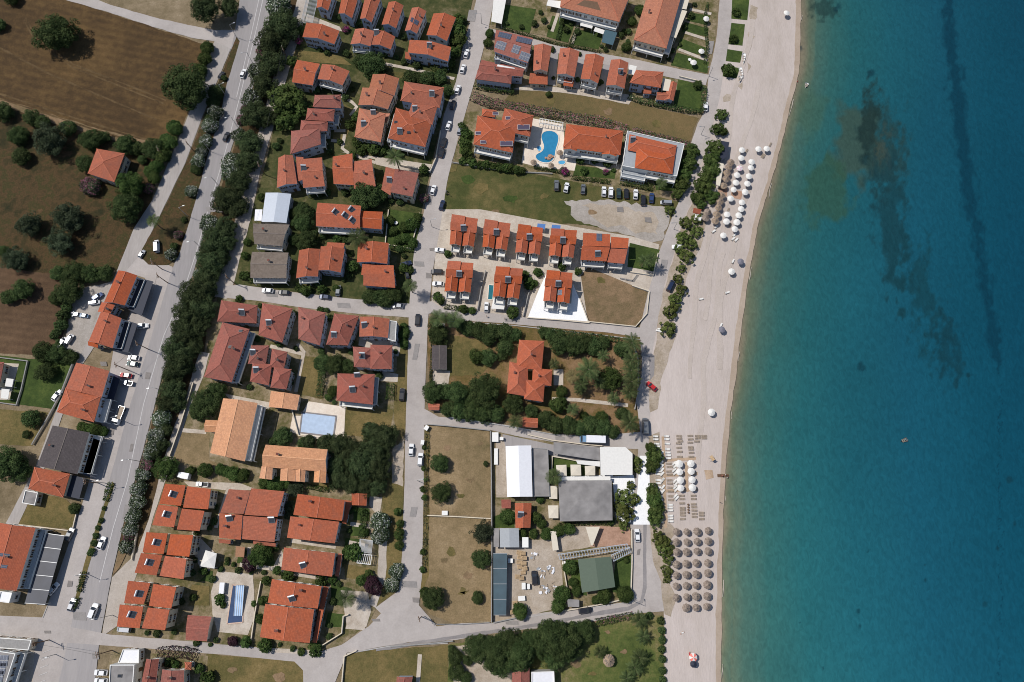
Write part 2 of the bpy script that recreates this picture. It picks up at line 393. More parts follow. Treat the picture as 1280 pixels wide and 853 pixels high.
# fields and open lots
sheet('field', [(-60, -40), (80, -2), (190, 34), (262, 58), (248, 108), (228, 160), (198, 203), (150, 176), (0, 128), (-60, 110)], 'field', 1, .8)
sheet('dirt_track', [(-30, 118), (0, 123), (60, 142), (130, 163), (190, 178), (186, 186), (120, 170), (50, 149), (0, 130), (-30, 124)], 'straw2', 2, .8)
sheet('meadow', [(-60, 112), (0, 130), (150, 178), (200, 205), (190, 250), (146, 337), (110, 345), (60, 346), (0, 334), (-60, 330)], 'scrub', 1, .8)
sheet('field', [(-60, 332), (0, 334), (60, 342), (92, 362), (78, 425), (62, 445), (0, 442), (-60, 440)], 'field2', 1, .6)
sheet('dirt_yard', [(104, 360), (140, 352), (128, 390), (112, 440), (96, 452), (80, 436), (90, 380)], 'gravel', 2, .5)
sheet('lawn', [(-40, 440), (30, 448), (92, 452), (74, 512), (26, 506), (-40, 498)], 'lawn', 2, .3)
sheet('garden_ground', [(-40, 508), (60, 516), (40, 558), (-40, 552)], 'drylawn', 2, .4)
sheet('garden_ground', [(34, 614), (80, 623), (97, 636), (90, 662), (22, 655)], 'drylawn', 3, .4)
sheet('field', [(562, 205), (690, 218), (742, 232), (850, 252), (838, 275), (822, 300), (735, 282), (640, 277), (566, 268), (553, 262)], 'greenfield', 2, .6)
sheet('car_park', [(705, 252), (735, 249), (790, 253), (838, 262), (828, 300), (812, 308), (786, 294), (745, 285), (715, 268)], 'gravel', 3, 2.4)
sheet('car_park', [(726, 256), (760, 256), (820, 268), (822, 294), (790, 288), (750, 280)], 'dust', 4, 2.2)
sheet('meadow', [(640, 114), (700, 113), (790, 128), (873, 148), (862, 178), (800, 170), (720, 146), (660, 135), (630, 128)], 'stripfield', 2, .5)
sheet('field', [(726, 336), (735, 334), (808, 364), (806, 392), (794, 407), (735, 402), (724, 372)], 'straw2', 3, .5)
sheet('field', [(536, 532), (612, 538), (613, 647), (536, 642)], 'straw', 2, .4)
sheet('field', [(532, 646), (614, 649), (614, 776), (566, 780), (538, 768), (527, 752), (534, 715)], 'straw', 2, .5)
sheet('verge', [(529, 532), (537, 532), (536, 720), (524, 756), (522, 742), (528, 712), (529, 640)], 'drylawn', 3, .5)
sheet('garden_ground', [(534, 398), (580, 398), (640, 404), (800, 420), (800, 540), (740, 544), (686, 540), (630, 528), (536, 508)], 'garden', 2, .4)
sheet('lawn', [(556, 420), (600, 424), (622, 450), (600, 470), (560, 470)], 'drylawn', 3, 1.0)
sheet('meadow', [(434, 818), (470, 812), (560, 806), (560, 865), (428, 865)], 'drylawn', 1, .5)
sheet('meadow', [(560, 806), (720, 782), (800, 766), (828, 770), (830, 900), (560, 900)], 'greengarden', 1, .6)
sheet('dirt_yard', [(566, 808), (600, 804), (640, 830), (640, 880), (568, 880)], 'dust', 2, .5)
sheet('lawn', [(258, 818), (368, 826), (380, 840), (378, 870), (255, 870)], 'drylawn', 2, .4)
sheet('garden_ground', [(240, 536), (262, 540), (262, 575), (290, 586), (214, 578), (224, 540)], 'straw', 3, .4)
sheet('garden_ground', [(432, 508), (492, 513), (488, 548), (430, 544)], 'drylawn', 3, .4)
sheet('verge', [(500, 400), (510, 400), (509, 476), (507, 540), (496, 560), (492, 515)], 'drylawn', 3, .4)
sheet('verge', [(478, 600), (505, 570), (504, 690), (499, 738), (470, 757), (478, 700)], 'drylawn', 3, .6)
sheet('dirt_track', [(474, 672), (484, 672), (482, 722), (470, 760), (462, 756), (472, 720)], 'lane', 4, .4)
sheet('dirt_track', [(492, 560), (506, 548), (504, 608), (490, 604)], 'dust', 4, .8)

_b = random.Random(12)
def blotch(x, y, r, mat, level):
    n = 9; q = [(x + math.cos(6.283 * k / n) * r * _b.uniform(.6, 1.3), y + math.sin(6.283 * k / n) * r * .7 * _b.uniform(.6, 1.3)) for k in range(n)]
    sheet('bare_patch', q, mat, level, r * .22)
for x, y, r, m_ in ((60, 215, 12, 'field2'), (40, 255, 9, 'field2'), (110, 290, 10, 'drylawn'), (130, 300, 8, 'dust'), (95, 250, 8, 'drylawn'), (20, 230, 8, 'drylawn'), (60, 320, 9, 'field2'), (30, 300, 7, 'scrub'), (118, 262, 6, 'drylawn'), (150, 300, 7, 'field2'), (52, 240, 5, 'straw2'), (134, 282, 4, 'gravel'), (118, 299, 4, 'gravel'), (560, 560, 6, 'straw2'), (590, 600, 9, 'straw2'), (575, 620, 7, 'drylawn'), (565, 690, 9, 'drylawn'), (585, 720, 8, 'straw2'), (580, 740, 10, 'drylawn'), (560, 770, 8, 'dust'), (555, 700, 6, 'straw2'), (600, 660, 5, 'straw2'), (600, 555, 5, 'straw2'), (750, 350, 9, 'drylawn'), (770, 375, 9, 'straw'), (745, 390, 6, 'straw2'), (600, 235, 10, 'drylawn'), (640, 250, 12, 'lawn'), (585, 225, 9, 'lawn'), (680, 245, 8, 'drylawn'), (620, 265, 7, 'straw2'), (740, 265, 6, 'straw2'), (690, 125, 8, 'drylawn'), (760, 140, 8, 'straw2'), (820, 155, 8, 'drylawn'), (40, 390, 9, 'straw2'), (20, 410, 7, 'straw2'), (60, 420, 6, 'field'), (730, 800, 6, 'dust'), (760, 790, 5, 'straw2'), (720, 830, 8, 'straw2'), (780, 815, 6, 'straw2'), (740, 842, 6, 'drylawn'), (470, 838, 9, 'straw'), (500, 830, 6, 'dust'), (450, 840, 5, 'drylawn'), (590, 430, 6, 'dust'), (615, 470, 6, 'drylawn'), (740, 445, 6, 'dust'), (700, 460, 5, 'dust'), (760, 460, 6, 'drylawn'), (720, 500, 5, 'dust'), (350, 845, 9, 'straw2'), (290, 838, 7, 'straw2')):
    if m_ not in ('dust', 'gravel', 'straw') and not (x < 160 and y < 430): blotch(x, y, r * .8, m_, 4)
for a in ([(30, 25), (44, 52), (90, 84), (140, 104), (205, 130)], [(32, 22), (47, 50), (92, 81), (142, 100), (208, 126)], [(0, 60), (60, 92), (130, 122), (196, 150)], [(-5, 116), (50, 134), (120, 156), (188, 176)], [(-5, 122), (50, 140), (120, 163), (186, 183)]):
    strip('wheel_track', a, .7, 'fieldtrack', 3, .3)
# ground between the houses
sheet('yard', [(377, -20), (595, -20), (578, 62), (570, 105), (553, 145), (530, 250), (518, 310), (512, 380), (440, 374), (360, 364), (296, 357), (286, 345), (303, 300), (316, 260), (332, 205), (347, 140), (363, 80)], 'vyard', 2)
sheet('yard', [(272, 371), (320, 375), (380, 384), (450, 392), (510, 396), (508, 470), (494, 560), (480, 640), (490, 700), (476, 750), (460, 780), (427, 806), (400, 814), (340, 812), (230, 801), (140, 792), (165, 720), (190, 640), (205, 560), (228, 510), (255, 455)], 'yard', 2)
sheet('paved_yard', [(552, 262), (600, 262), (725, 285), (790, 296), (824, 306), (812, 366), (735, 334), (726, 345), (735, 404), (660, 398), (557, 389), (539, 379), (545, 310)], 'paving', 4)
sheet('yard', [(611, -20), (900, -20), (894, 50), (884, 93), (790, 78), (700, 48), (640, 38), (609, 36)], 'yard', 2)
sheet('yard', [(606, 48), (640, 40), (700, 55), (790, 86), (882, 108), (876, 142), (790, 128), (700, 113), (600, 108)], 'yard', 2)
sheet('yard', [(580, 140), (664, 138), (720, 147), (860, 180), (846, 246), (740, 232), (640, 212), (566, 204)], 'yard', 3)
sheet('yard', [(617, 537), (686, 546), (738, 560), (790, 572), (790, 748), (735, 757), (672, 767), (650, 772), (614, 780)], 'yard', 2)
sheet('dirt_yard', [(617, 680), (700, 672), (704, 735), (700, 760), (650, 772), (616, 778)], 'dust', 3, .6)
sheet('yard', [(-60, 812), (44, 800), (40, 880), (-60, 880)], 'paving', 3)
sheet('yard', [(165, 816), (260, 820), (255, 880), (120, 880), (140, 815)], 'yard', 2)
sheet('yard', [(-30, 452), (24, 455), (12, 500), (-30, 500)], 'paving', 3)

sheet('belt_shade_soil', [(345, -20), (384, -20), (362, 40), (346, 100), (330, 165), (316, 215), (302, 274), (290, 322), (276, 352), (262, 372), (256, 440), (240, 470), (224, 520), (208, 575), (190, 634), (176, 680), (150, 700), (150, 660), (170, 600), (186, 545), (206, 470), (224, 410), (248, 330), (265, 270), (284, 210), (318, 110), (335, 40)], 'beltshade', 3, .3)  # dark soil sheet: shade of the pines put into the ground colour
# roads
sheet('forecourt', [(147, 337), (176, 312), (198, 326), (216, 334), (216, 410), (180, 520), (130, 690), (90, 860), (40, 880), (44, 800), (-40, 792), (-40, 768), (54, 772), (62, 750), (100, 640), (119, 578), (142, 438), (182, 348)], 'concrete', 4)
sheet('service_road', [(275, 38), (267, 55), (255, 98), (229, 160), (204, 220), (191, 250), (168, 285), (146, 340), (130, 375), (112, 425), (96, 452), (70, 515), (45, 583), (10, 650), (-20, 705), (-10, 712), (24, 654), (56, 585), (78, 520), (104, 455), (122, 428), (137, 384), (150, 348), (176, 318), (200, 270), (232, 204), (254, 144), (279, 85), (298, 38)], 'road', 5, .12)
sheet('road', [(303, -20), (293, 45), (274, 120), (252, 225), (232, 290), (213, 345), (190, 420), (165, 500), (140, 590), (118, 670), (92, 770), (68, 880), (116, 880), (125, 800), (140, 720), (158, 640), (180, 560), (203, 470), (221, 410), (245, 330), (262, 270), (281, 210), (316, 110), (333, 40), (347, -20)], 'asphalt', 6, .15)
sheet('side_road', [(60, -14), (80, 0), (130, 14), (191, 34), (240, 48), (268, 52), (290, 62), (296, 40), (267, 38), (200, 24), (150, 10), (110, -4), (80, -18)], 'concrete', 5, .3)
sheet('lane', [(378, -20), (392, -20), (386, 4), (376, 40), (363, 82), (350, 130), (340, 165), (326, 213), (313, 276), (300, 324), (293, 352), (283, 375), (262, 368), (274, 345), (285, 322), (294, 276), (308, 222), (320, 178), (333, 130), (347, 80), (363, 30)], 'lane', 5, .3)
sheet('lane', [(250, 440), (262, 442), (254, 472), (240, 505), (230, 535), (214, 580), (204, 610), (194, 640), (176, 705), (160, 745), (150, 780), (128, 795), (140, 722), (172, 690), (186, 650), (196, 612), (204, 576), (219, 530), (234, 495), (242, 462)], 'lane', 5, .25)
sheet('street', [(262, 360), (300, 356), (360, 365), (440, 374), (512, 380), (540, 377), (557, 388), (602, 390), (661, 398), (735, 404), (800, 410), (820, 408), (812, 424), (760, 416), (700, 411), (624, 404), (560, 400), (540, 392), (511, 397), (450, 393), (380, 385), (320, 376), (264, 371)], 'concrete', 6, .12)
sheet('street', [(599, -20), (595, 2), (578, 62), (570, 103), (555, 144), (540, 215), (529, 270), (518, 310), (513, 360), (511, 400), (509, 476), (507, 540), (506, 600), (504, 650), (503, 690), (499, 738), (469, 760), (500, 790), (545, 783), (524, 757), (528, 715), (529, 640), (530, 560), (531, 500), (535, 400), (540, 345), (546, 309), (560, 222), (572, 176), (584, 134), (596, 93), (610, 40), (621, -20)], 'concrete', 5, .12)
sheet('street', [(-60, 768), (44, 776), (138, 793), (230, 801), (340, 811), (402, 814), (427, 806), (461, 783), (490, 752), (520, 752), (546, 783), (578, 779), (616, 779), (652, 771), (672, 767), (721, 760), (759, 757), (790, 751), (791, 700), (788, 655), (800, 540), (795, 500), (802, 470), (802, 444), (799, 413), (810, 366), (816, 346), (824, 315), (833, 290), (841, 270), (851, 246), (864, 178), (872, 155), (881, 139), (886, 93), (895, 52), (901, -20), (920, -20), (910, 59), (903, 98), (899, 124), (890, 160), (886, 182), (869, 222), (864, 253), (848, 287), (844, 312), (831, 354), (824, 391), (820, 415), (814, 447), (812, 475), (813, 510), (811, 570), (814, 655), (820, 700), (830, 728), (831, 764), (794, 767), (721, 780), (664, 786), (611, 792), (571, 800), (510, 803), (486, 807), (434, 816), (412, 870), (380, 870), (379, 838), (368, 827), (320, 822), (262, 817), (176, 810), (118, 806), (40, 800), (-60, 794)], 'concrete', 6, .15)
sheet('street', [(509, 512), (530, 511), (548, 521), (600, 526), (631, 531), (685, 542), (740, 546), (802, 540), (802, 562), (740, 559), (700, 554), (649, 546), (613, 538), (537, 531), (509, 532)], 'concrete', 7, .12)
sheet('lane', [(612, 36), (650, 44), (693, 57), (750, 67), (800, 76), (850, 87), (886, 94), (882, 107), (850, 100), (800, 89), (750, 80), (693, 66), (650, 52), (610, 45)], 'concrete', 5, .1)
sheet('paved_yard', [(664, 106), (700, 110), (760, 114), (792, 120), (786, 131), (740, 122), (700, 116), (640, 112)], 'paving', 4, .2)
for q in ([(689, 64), (698, 66), (694, 108), (684, 106)], [(723, 70), (731, 72), (724, 112), (716, 110)], [(755, 78), (763, 79), (756, 116), (747, 114)]):
    sheet('driveway', q, 'asphalt', 4, .1)
strip('road_seam', [(806, 655), (805.5, 700), (806, 735), (802, 752), (785, 761), (740, 768), (690, 778), (640, 786), (560, 798), (470, 812)], 1.1, 'dark', 7, .3)
sheet('painted_crossing', [(799.5, 570), (811, 570), (813.5, 656), (790.5, 656), (797, 610)], 'whitepave', 7)
sheet('tyre_marks', [(811, 446), (818, 444), (817, 470), (812, 476)], 'dark', 7, .3)
for a in ([(332, -14), (320, 40), (300, 122), (282, 190), (262, 258), (245, 318), (229, 367), (205, 420), (180, 505), (160, 600), (142, 660), (125, 728)], [(327, -14), (315, 40), (296, 122)]):
    strip('road_marking', a, .28, 'mark', 7)
for k in range(7):                                            # parking bays
    strip('road_marking', [(54 - k * 1.6, 818 + k * 9.5 - 2), (64 - k * 1.6, 814 + k * 9.5 - 2)], .18, 'mark', 7)
sheet('traffic_island', [(296, 46), (300, 52), (293, 76), (284, 104), (277, 140), (258, 200), (245, 250), (236, 282), (223, 322), (210, 332), (186, 331), (176, 322), (178, 312), (202, 268), (233, 204), (256, 144), (281, 85)], 'scrub', 6, .3)
sheet('traffic_island', [(141, 602), (144, 606), (132, 640), (112, 706), (94, 764), (91, 761), (107, 700), (127, 640)], 'drylawn', 7, .1)
sheet('verge', [(149, 690), (160, 688), (150, 710), (141, 720)], 'straw2', 7, .3)

# green and paved plots
for q in ([(630, 6), (670, 12), (662, 42), (628, 34)], [(690, 20), (720, 26), (710, 54), (683, 46)], [(724, 38), (754, 42), (748, 62), (716, 56)], [(862, 16), (888, 20), (884, 32), (858, 26)], [(856, 28), (886, 36), (884, 46), (852, 40)], [(850, 48), (882, 60), (880, 70), (846, 62)], [(846, 66), (886, 78), (884, 92), (838, 82)], [(848, 98), (876, 108), (876, 139), (842, 133)], [(720, 207), (770, 213), (768, 224), (716, 220)], [(576, 156), (592, 166), (588, 196), (574, 192)], [(488, 262), (528, 268), (520, 312), (484, 304)], [(375, 445), (402, 447), (404, 500), (372, 492)], [(368, 62), (425, 70), (440, 82), (366, 76)], [(430, 130), (446, 140), (430, 180), (416, 176), (420, 140)], [(470, 88), (560, 96), (566, 104), (500, 98)], [(787, 304), (826, 313), (818, 340), (784, 334)], [(770, 698), (789, 694), (788, 744), (764, 740)], [(712, 700), (726, 700), (734, 745), (716, 742)], [(692, 572), (742, 580), (742, 598), (690, 594)], [(560, 208), (572, 206), (570, 214), (562, 216)], [(240, 731), (262, 733), (262, 757), (237, 757)], [(262, 714), (266, 714), (266, 728), (250, 726)], [(414, 730), (440, 736), (436, 758), (414, 756)], [(410, 766), (430, 768), (428, 784), (406, 784)], [(430, 705), (462, 710), (466, 728), (432, 722)], [(442, 634), (462, 636), (462, 652), (442, 650)], [(437, 656), (462, 658), (462, 671), (437, 670)], [(432, 673), (450, 674), (448, 690), (430, 688)], [(300, 688), (340, 690), (345, 708), (296, 704)], [(808, 190), (852, 206), (848, 240), (820, 238)], [(404, 590), (420, 604), (412, 612), (388, 606)], [(340, 620), (372, 620), (366, 640), (350, 640)], [(633, 640), (643, 640), (643, 660), (617, 660), (617, 646)]):
    sheet('lawn', q, 'drylawn' if q[0][0] in (375, 368, 470, 560, 404, 340, 240, 430) else 'lawn', 4, .12)
for q in ([(664, 148), (704, 156), (706, 184), (722, 196), (718, 214), (676, 210), (652, 204), (656, 176)],):
    sheet('pool_terrace', q, 'deck', 5)
sheet('pool_terrace', [(386, 502), (432, 509), (430, 548), (402, 548), (376, 544), (362, 540), (366, 520), (376, 520)], 'deck', 5)
sheet('pool_terrace', [(272, 714), (316, 718), (318, 740), (318, 772), (310, 794), (272, 790), (266, 768), (264, 740)], 'paving', 5, .1)
sheet('paved_yard', [(672, 366), (684, 340), (690, 376), (714, 380), (716, 355), (736, 402), (660, 397)], 'whitepave', 5)
sheet('paved_yard', [(764, 596), (792, 594), (797, 618), (790, 655), (770, 650), (766, 602)], 'whitepave', 5)
sheet('paved_yard', [(698, 596), (766, 594), (766, 602), (698, 603)], 'whitepave', 6)
sheet('paved_yard', [(738, 657), (788, 660), (788, 682), (735, 684)], 'rock', 4)
sheet('paved_yard', [(698, 660), (742, 658), (738, 684), (700, 690)], 'dust', 4, .4)
sheet('paved_yard', [(620, 545), (636, 545), (634, 560), (636, 622), (620, 622)], 'dust', 4, .2)
sheet('forecourt', [(628, 543), (690, 556), (750, 560), (790, 568), (750, 580), (690, 570), (664, 562), (632, 560)], 'asphalt', 4)
for q in ([(536, 510), (570, 514), (566, 516)], [(424, 190), (540, 206), (536, 214), (470, 200)], [(468, 196), (520, 204), (536, 212), (520, 218), (470, 206)], [(352, 688), (366, 716), (352, 716), (340, 712)], [(240, 664), (250, 672), (268, 690), (262, 714), (250, 710), (242, 690)], [(436, 746), (464, 750), (462, 762), (432, 758)], [(436, 770), (458, 772), (456, 788), (432, 786)], [(426, 738), (460, 740), (464, 764), (458, 784), (434, 784)], [(462, 620), (478, 622), (474, 648), (462, 632)], [(540, 404), (556, 404), (556, 414), (541, 414)], [(541, 462), (563, 464), (560, 484), (541, 482)], [(692, 462), (704, 462), (704, 482), (692, 482)], [(450, 420), (502, 430), (498, 446), (448, 432)], [(476, 464), (498, 468), (497, 478), (470, 476)], [(280, 492), (340, 504), (336, 512), (288, 500)], [(376, 700), (420, 706), (418, 714), (372, 708)], [(384, 18), (425, 34), (428, 40), (382, 27)], [(222, 535), (258, 538), (258, 543), (222, 540)], [(722, 194), (742, 200), (760, 206), (775, 206), (774, 212), (756, 214), (738, 206), (722, 202)], [(775, 205), (782, 205), (782, 216), (774, 216)], [(230, 602), (300, 604), (320, 612), (290, 614), (236, 608)]):
    sheet('paved_yard', q, 'paving', 5, .08)
for a in ([(426, 120), (440, 128), (446, 134), (438, 145)], [(418, 164), (432, 164)], [(414, 176), (430, 178)], [(431, 168), (428, 186), (436, 192), (470, 204)], [(470, 78), (520, 88), (568, 99)], [(700, 10), (690, 40)], [(727, 15), (715, 55)], [(372, 430), (380, 440), (370, 490)], [(338, 433), (380, 443)], [(286, 610), (270, 660)], [(312, 684), (310, 706)], [(300, 706), (350, 712)], [(360, 716), (410, 724)], [(690, 499), (720, 500), (785, 507)], [(436, 678), (460, 683)], [(364, 676), (420, 684)], [(438, 655), (474, 660)], [(325, 812), (400, 816)], [(856, 41), (884, 50)], [(862, 12), (889, 18)], [(848, 62), (884, 76)], [(525, 818), (522, 860)]):
    strip('garden_path', a, 1.3, 'paving', 6)

# beach
sheet('beach', [(920, -60)] + SH + [(831, 900), (830, 764), (826, 726), (816, 700), (810, 655), (808, 570), (808, 510), (807, 475), (809, 447), (815, 415), (820, 391), (827, 354), (840, 312), (845, 287), (860, 253), (866, 222), (882, 182), (886, 160), (895, 124), (899, 98), (906, 59)], 'sand', 5, .6)
sheet('wet_sand', [(x - 2.2, y) for x, y in SH] + [(x + 4, y) for x, y in SH[::-1]], 'wetsand', 6, .5)
for q in ([(938, 6), (946, 10), (943, 26), (937, 24)], [(936, 40), (942, 46), (938, 62), (932, 60)], [(908, 118), (920, 120), (918, 126), (904, 128), (903, 122)], [(922, 108), (930, 100), (928, 112)], [(934, 78), (940, 84), (933, 92)]):
    sheet('beach', q, 'dirtysand', 6, 1.2)
for q in ([(916, -20), (938, -20), (934, 26), (914, 24)], [(914, 29), (931, 31), (928, 58), (910, 56)], [(909, 62), (928, 65), (925, 79), (907, 77)], [(905, 82), (926, 86), (922, 99), (903, 96)]):
    sheet('lawn', q, 'lawn', 6, .1)
sheet('verge', [(866, 250), (884, 262), (880, 300), (862, 336), (852, 372), (842, 396), (846, 420), (836, 446), (826, 480), (822, 512), (812, 516), (811, 476), (818, 440), (824, 392), (832, 354), (846, 312), (850, 287)], 'dirtysand', 6, .8)
sheet('verge', [(810, 545), (824, 540), (834, 652), (846, 664), (838, 676), (834, 724), (845, 748), (838, 772), (830, 768), (826, 728), (816, 700), (812, 655)], 'dirtysand', 6, .5)
for a in ([(828.5, 546), (830, 590), (832, 660)], [(830, 576), (874, 573)], [(831, 595), (872, 592)], [(832, 614), (872, 612)], [(857.5, 578), (858.5, 615)]):
    strip('boardwalk', a, 1.0, 'planks', 7)
sheet('boardwalk', [(898, 234), (928, 240), (926, 250), (897, 244)], 'rock', 7)
sheet('sand_mound', [(880, 588), (890, 588), (892, 598), (882, 600)], 'planks', 7, .4)
for a in ([(-4, 791), (44, 800)], [(54, 772), (60, 757)], [(434, 817), (486, 808), (560, 804)], [(540, 512), (600, 527), (685, 543)], [(561, 402), (640, 407), (740, 418), (800, 425)], [(613, 780), (652, 773), (700, 765), (792, 752)]):
    pts = [P(x, y) for x, y in a]; mb = MB()
    for p, q in zip(pts, pts[1:]): mb.beam(Vector((p.x, p.y, .22)), Vector((q.x, q.y, .22)), .3, .16)
    tag(mb.build('kerb', [G['kerb']]), kind='structure')

G['track'] = ground_mat('raked_sand_track', [(.3, A(176, 164, 154)), (.5, A(186, 174, 165)), (.7, A(194, 182, 174))], .06, .4, .06)
G['patch'] = ground_mat('asphalt_repair', [(.3, A(134, 130, 128)), (.5, A(146, 141, 138)), (.7, A(156, 150, 147))], .2, .8, .08)
G['oil'] = ground_mat('oil_stain', [(.3, A(120, 115, 112)), (.5, A(134, 128, 124)), (.7, A(148, 141, 137))], .3, 1.0, .1)
_r = random.Random(31)
for k in range(5):
    f = .15 + .75 * k / 5; y0 = _r.uniform(20, 420); ln = _r.uniform(160, 330)
    def bx(y): return (1 - f) * np.interp(y, [0, 150, 350, 570, 850], [932, 905, 850, 832, 842]) + f * (np.interp(y, [p[1] for p in SH], [p[0] for p in SH]) - 4)
    strip('beach', [(bx(y) + noise.noise((y * .012, k, 0)) * 9, y) for y in np.arange(y0, y0 + ln, 12)], _r.uniform(1.4, 2.6), 'track', 7, .3)
for x, y, a, b_, g_ in ((268, 262, 10, 3, 'patch'), (210, 440, 4, 12, 'patch'), (160, 640, 5, 9, 'patch'), (100, 770, 8, 5, 'patch'), (120, 820, 4, 4, 'patch'), (590, 20, 5, 7, 'patch'), (566, 128, 4, 5, 'patch'), (535, 250, 5, 6, 'patch'), (524, 330, 6, 3, 'patch'), (520, 440, 3, 10, 'patch'), (517, 640, 4, 6, 'patch'), (512, 730, 9, 4, 'patch'), (640, 400, 9, 2.5, 'patch'), (430, 382, 8, 3, 'patch'), (340, 368, 7, 3, 'patch'), (700, 548, 6, 2, 'patch'), (830, 330, 4, 5, 'patch'), (806, 440, 4, 5, 'patch'), (640, 778, 8, 2.5, 'patch'), (240, 808, 8, 2.5, 'patch'), (888, 60, 3, 8, 'patch'), (165, 560, 2, 5, 'oil'), (140, 540, 3, 4, 'oil'), (185, 470, 3, 4, 'oil'), (88, 730, 3, 4, 'oil'), (60, 790, 4, 2, 'oil'), (556, 190, 2, 3, 'oil'), (540, 312, 3, 2, 'oil'), (536, 345, 3, 3, 'oil'), (518, 565, 2, 4, 'oil'), (798, 690, 2, 4, 'oil'), (130, 455, 4, 3, 'oil'), (520, 750, 4, 3, 'oil'), (470, 775, 5, 2, 'oil'), (775, 262, 4, 3, 'oil'), (810, 275, 4, 3, 'oil')):
    s_ = .18 if b_ > a else -.15
    sheet('road_patch', [(x - a + s_ * b_, y - b_), (x + a + s_ * b_, y - b_ + a * .1), (x + a - s_ * b_, y + b_ + a * .1), (x - a - s_ * b_, y + b_)], g_, 7, .5 if g_ == 'oil' else .12)
# ------------------------------------------------------------------ the sea
def vnoise(x, y, seed):
    xi, yi = np.floor(x).astype(np.int64), np.floor(y).astype(np.int64)
    fx, fy = x - xi, y - yi; fx = fx * fx * (3 - 2 * fx); fy = fy * fy * (3 - 2 * fy)
    def h(a, b):
        v = np.sin(a * 127.1 + b * 311.7 + seed * 74.7) * 43758.5453
        return v - np.floor(v)
    return (h(xi, yi) * (1 - fx) + h(xi + 1, yi) * fx) * (1 - fy) + (h(xi, yi + 1) * (1 - fx) + h(xi + 1, yi + 1) * fx) * fy
def fbm(x, y, seed, o=5):
    s = 0; a = .5
    for k in range(o): s = s + a * vnoise(x, y, seed + k); x = x * 2.03; y = y * 2.03; a *= .5
    return s / (1 - .5 ** o)
def seabed():
    gx = np.concatenate([np.arange(885, 1300, 1.6), np.arange(1300, 1700, 20)]); gy = np.concatenate([np.arange(-260, -10, 16), np.arange(-10, 870, 1.8), np.arange(870, 1300, 18)])
    X, Y = np.meshgrid(gx, gy)
    dy = -(Y - 426.5) / FPX; dx = (X - 640) / FPX
    yy, zz = dy * CT + ST, dy * ST - CT; t = (-.12 - H) / zz
    V = np.stack([t * dx, CAM_Y + t * yy, np.full_like(t, -.12)], -1).reshape(-1, 3)
    shore = np.interp(Y, [p[1] for p in SH], [p[0] for p in SH])
    d = X - shore + (fbm(X / 40, Y / 60, 3) - .5) * 16
    def lc(c): return np.array([lin(v) for v in c])
    stops = [(-5, (138, 124, 104)), (4, (124, 118, 98)), (11, (96, 108, 88)), (26, (70, 102, 91)), (48, (50, 98, 94)), (85, (36, 94, 98)), (140, (28, 88, 99)), (210, (22, 81, 98)), (300, (14, 73, 91)), (420, (9, 65, 86))]
    k = np.array([s[0] for s in stops]); cs = np.array([lc(s[1]) for s in stops])
    dn = d * np.interp(Y, [0, 200, 420, 700, 860], [1.25, 1.1, 1.0, .82, .72])
    dn = np.where(d < 20, d, np.minimum(dn, dn))
    c = np.stack([np.interp(dn, k, cs[:, i]) for i in range(3)], -1)
    big = fbm(X / 90, Y / 120, 11) - .5; c *= (1 + big * .25)[..., None]
    def patch(mask, col, amt):
        nonlocal c
        m = np.clip(mask, 0, 1)[..., None] * amt
        c = c * (1 - m) + lc(col) * m
    n1 = fbm(X / 14, Y / 18, 21, 6); n2 = fbm(X / 5, Y / 7, 31, 5); n3 = fbm(X / 9, Y / 22, 41, 5)
    def ell(cx, cy, rx, ry, ang=0):
        ca, sa = math.cos(ang), math.sin(ang); u = (X - cx) * ca + (Y - cy) * sa; v = -(X - cx) * sa + (Y - cy) * ca
        return 1 - np.sqrt((u / rx) ** 2 + (v / ry) ** 2)
    sm = lambda a, lo, hi: np.clip((a - lo) / (hi - lo), 0, 1)
    patch(sm(ell(1072, 180, 36, 62) + (n1 - .5) * 1.0, .0, .35), (60, 80, 68), .85)
    patch(sm(ell(1030, 238, 40, 46) + (n1 - .5) * 1.2, .05, .35), (50, 84, 66), .75)
    patch(sm(ell(1012, 140, 26, 50) + (n1 - .5) * 1.0, .1, .5), (66, 96, 76), .5)
    patch(sm(ell(1104, 190, 34, 70) + (n2 - .5) * 1.1 + (n1 - .5) * .8, .0, .5), (36, 62, 60), .8)
    patch(sm(ell(1102, 185, 18, 34) + (n2 - .5) * 2.0, .25, .8), (72, 76, 60), .5)
    patch(sm(ell(1087, 150, 15, 60, .1) + (n2 - .5) * 1.2, .05, .45), (32, 52, 48), .85)
    patch(sm(ell(1116, 280, 26, 110, -.12) + (n2 - .5) * 1.2 + (n3 - .5) * 1.6, .12, .6), (24, 60, 66), .76)
    patch(sm(ell(1150, 370, 34, 110, -.3) + (n2 - .5) * 1.4 + (n3 - .5) * 1.8, .2, .7), (20, 62, 70), .72)
    patch(sm(ell(1185, 440, 30, 70, -.25) + (n2 - .5) * 1.6 + (n3 - .5) * 1., .25, .7), (18, 58, 68), .7)
    patch(sm(ell(1030, 12, 26, 16) + (n2 - .5) * 1.4, .2, .5), (34, 58, 54), .7)
    lx = np.interp(Y, [-20, 60, 200, 300, 430, 470], [1182, 1190, 1205, 1222, 1243, 1250])
    w = np.interp(Y, [-20, 60, 440, 470], [5, 9, 8, 0.5]) * (.55 + 1.0 * n3)
    patch(sm(1 - np.abs(X - lx + (n2 - .5) * 14) / np.maximum(w, .1) + (n3 - .5) * .9, -.2, .6), (9, 54, 70), .8)
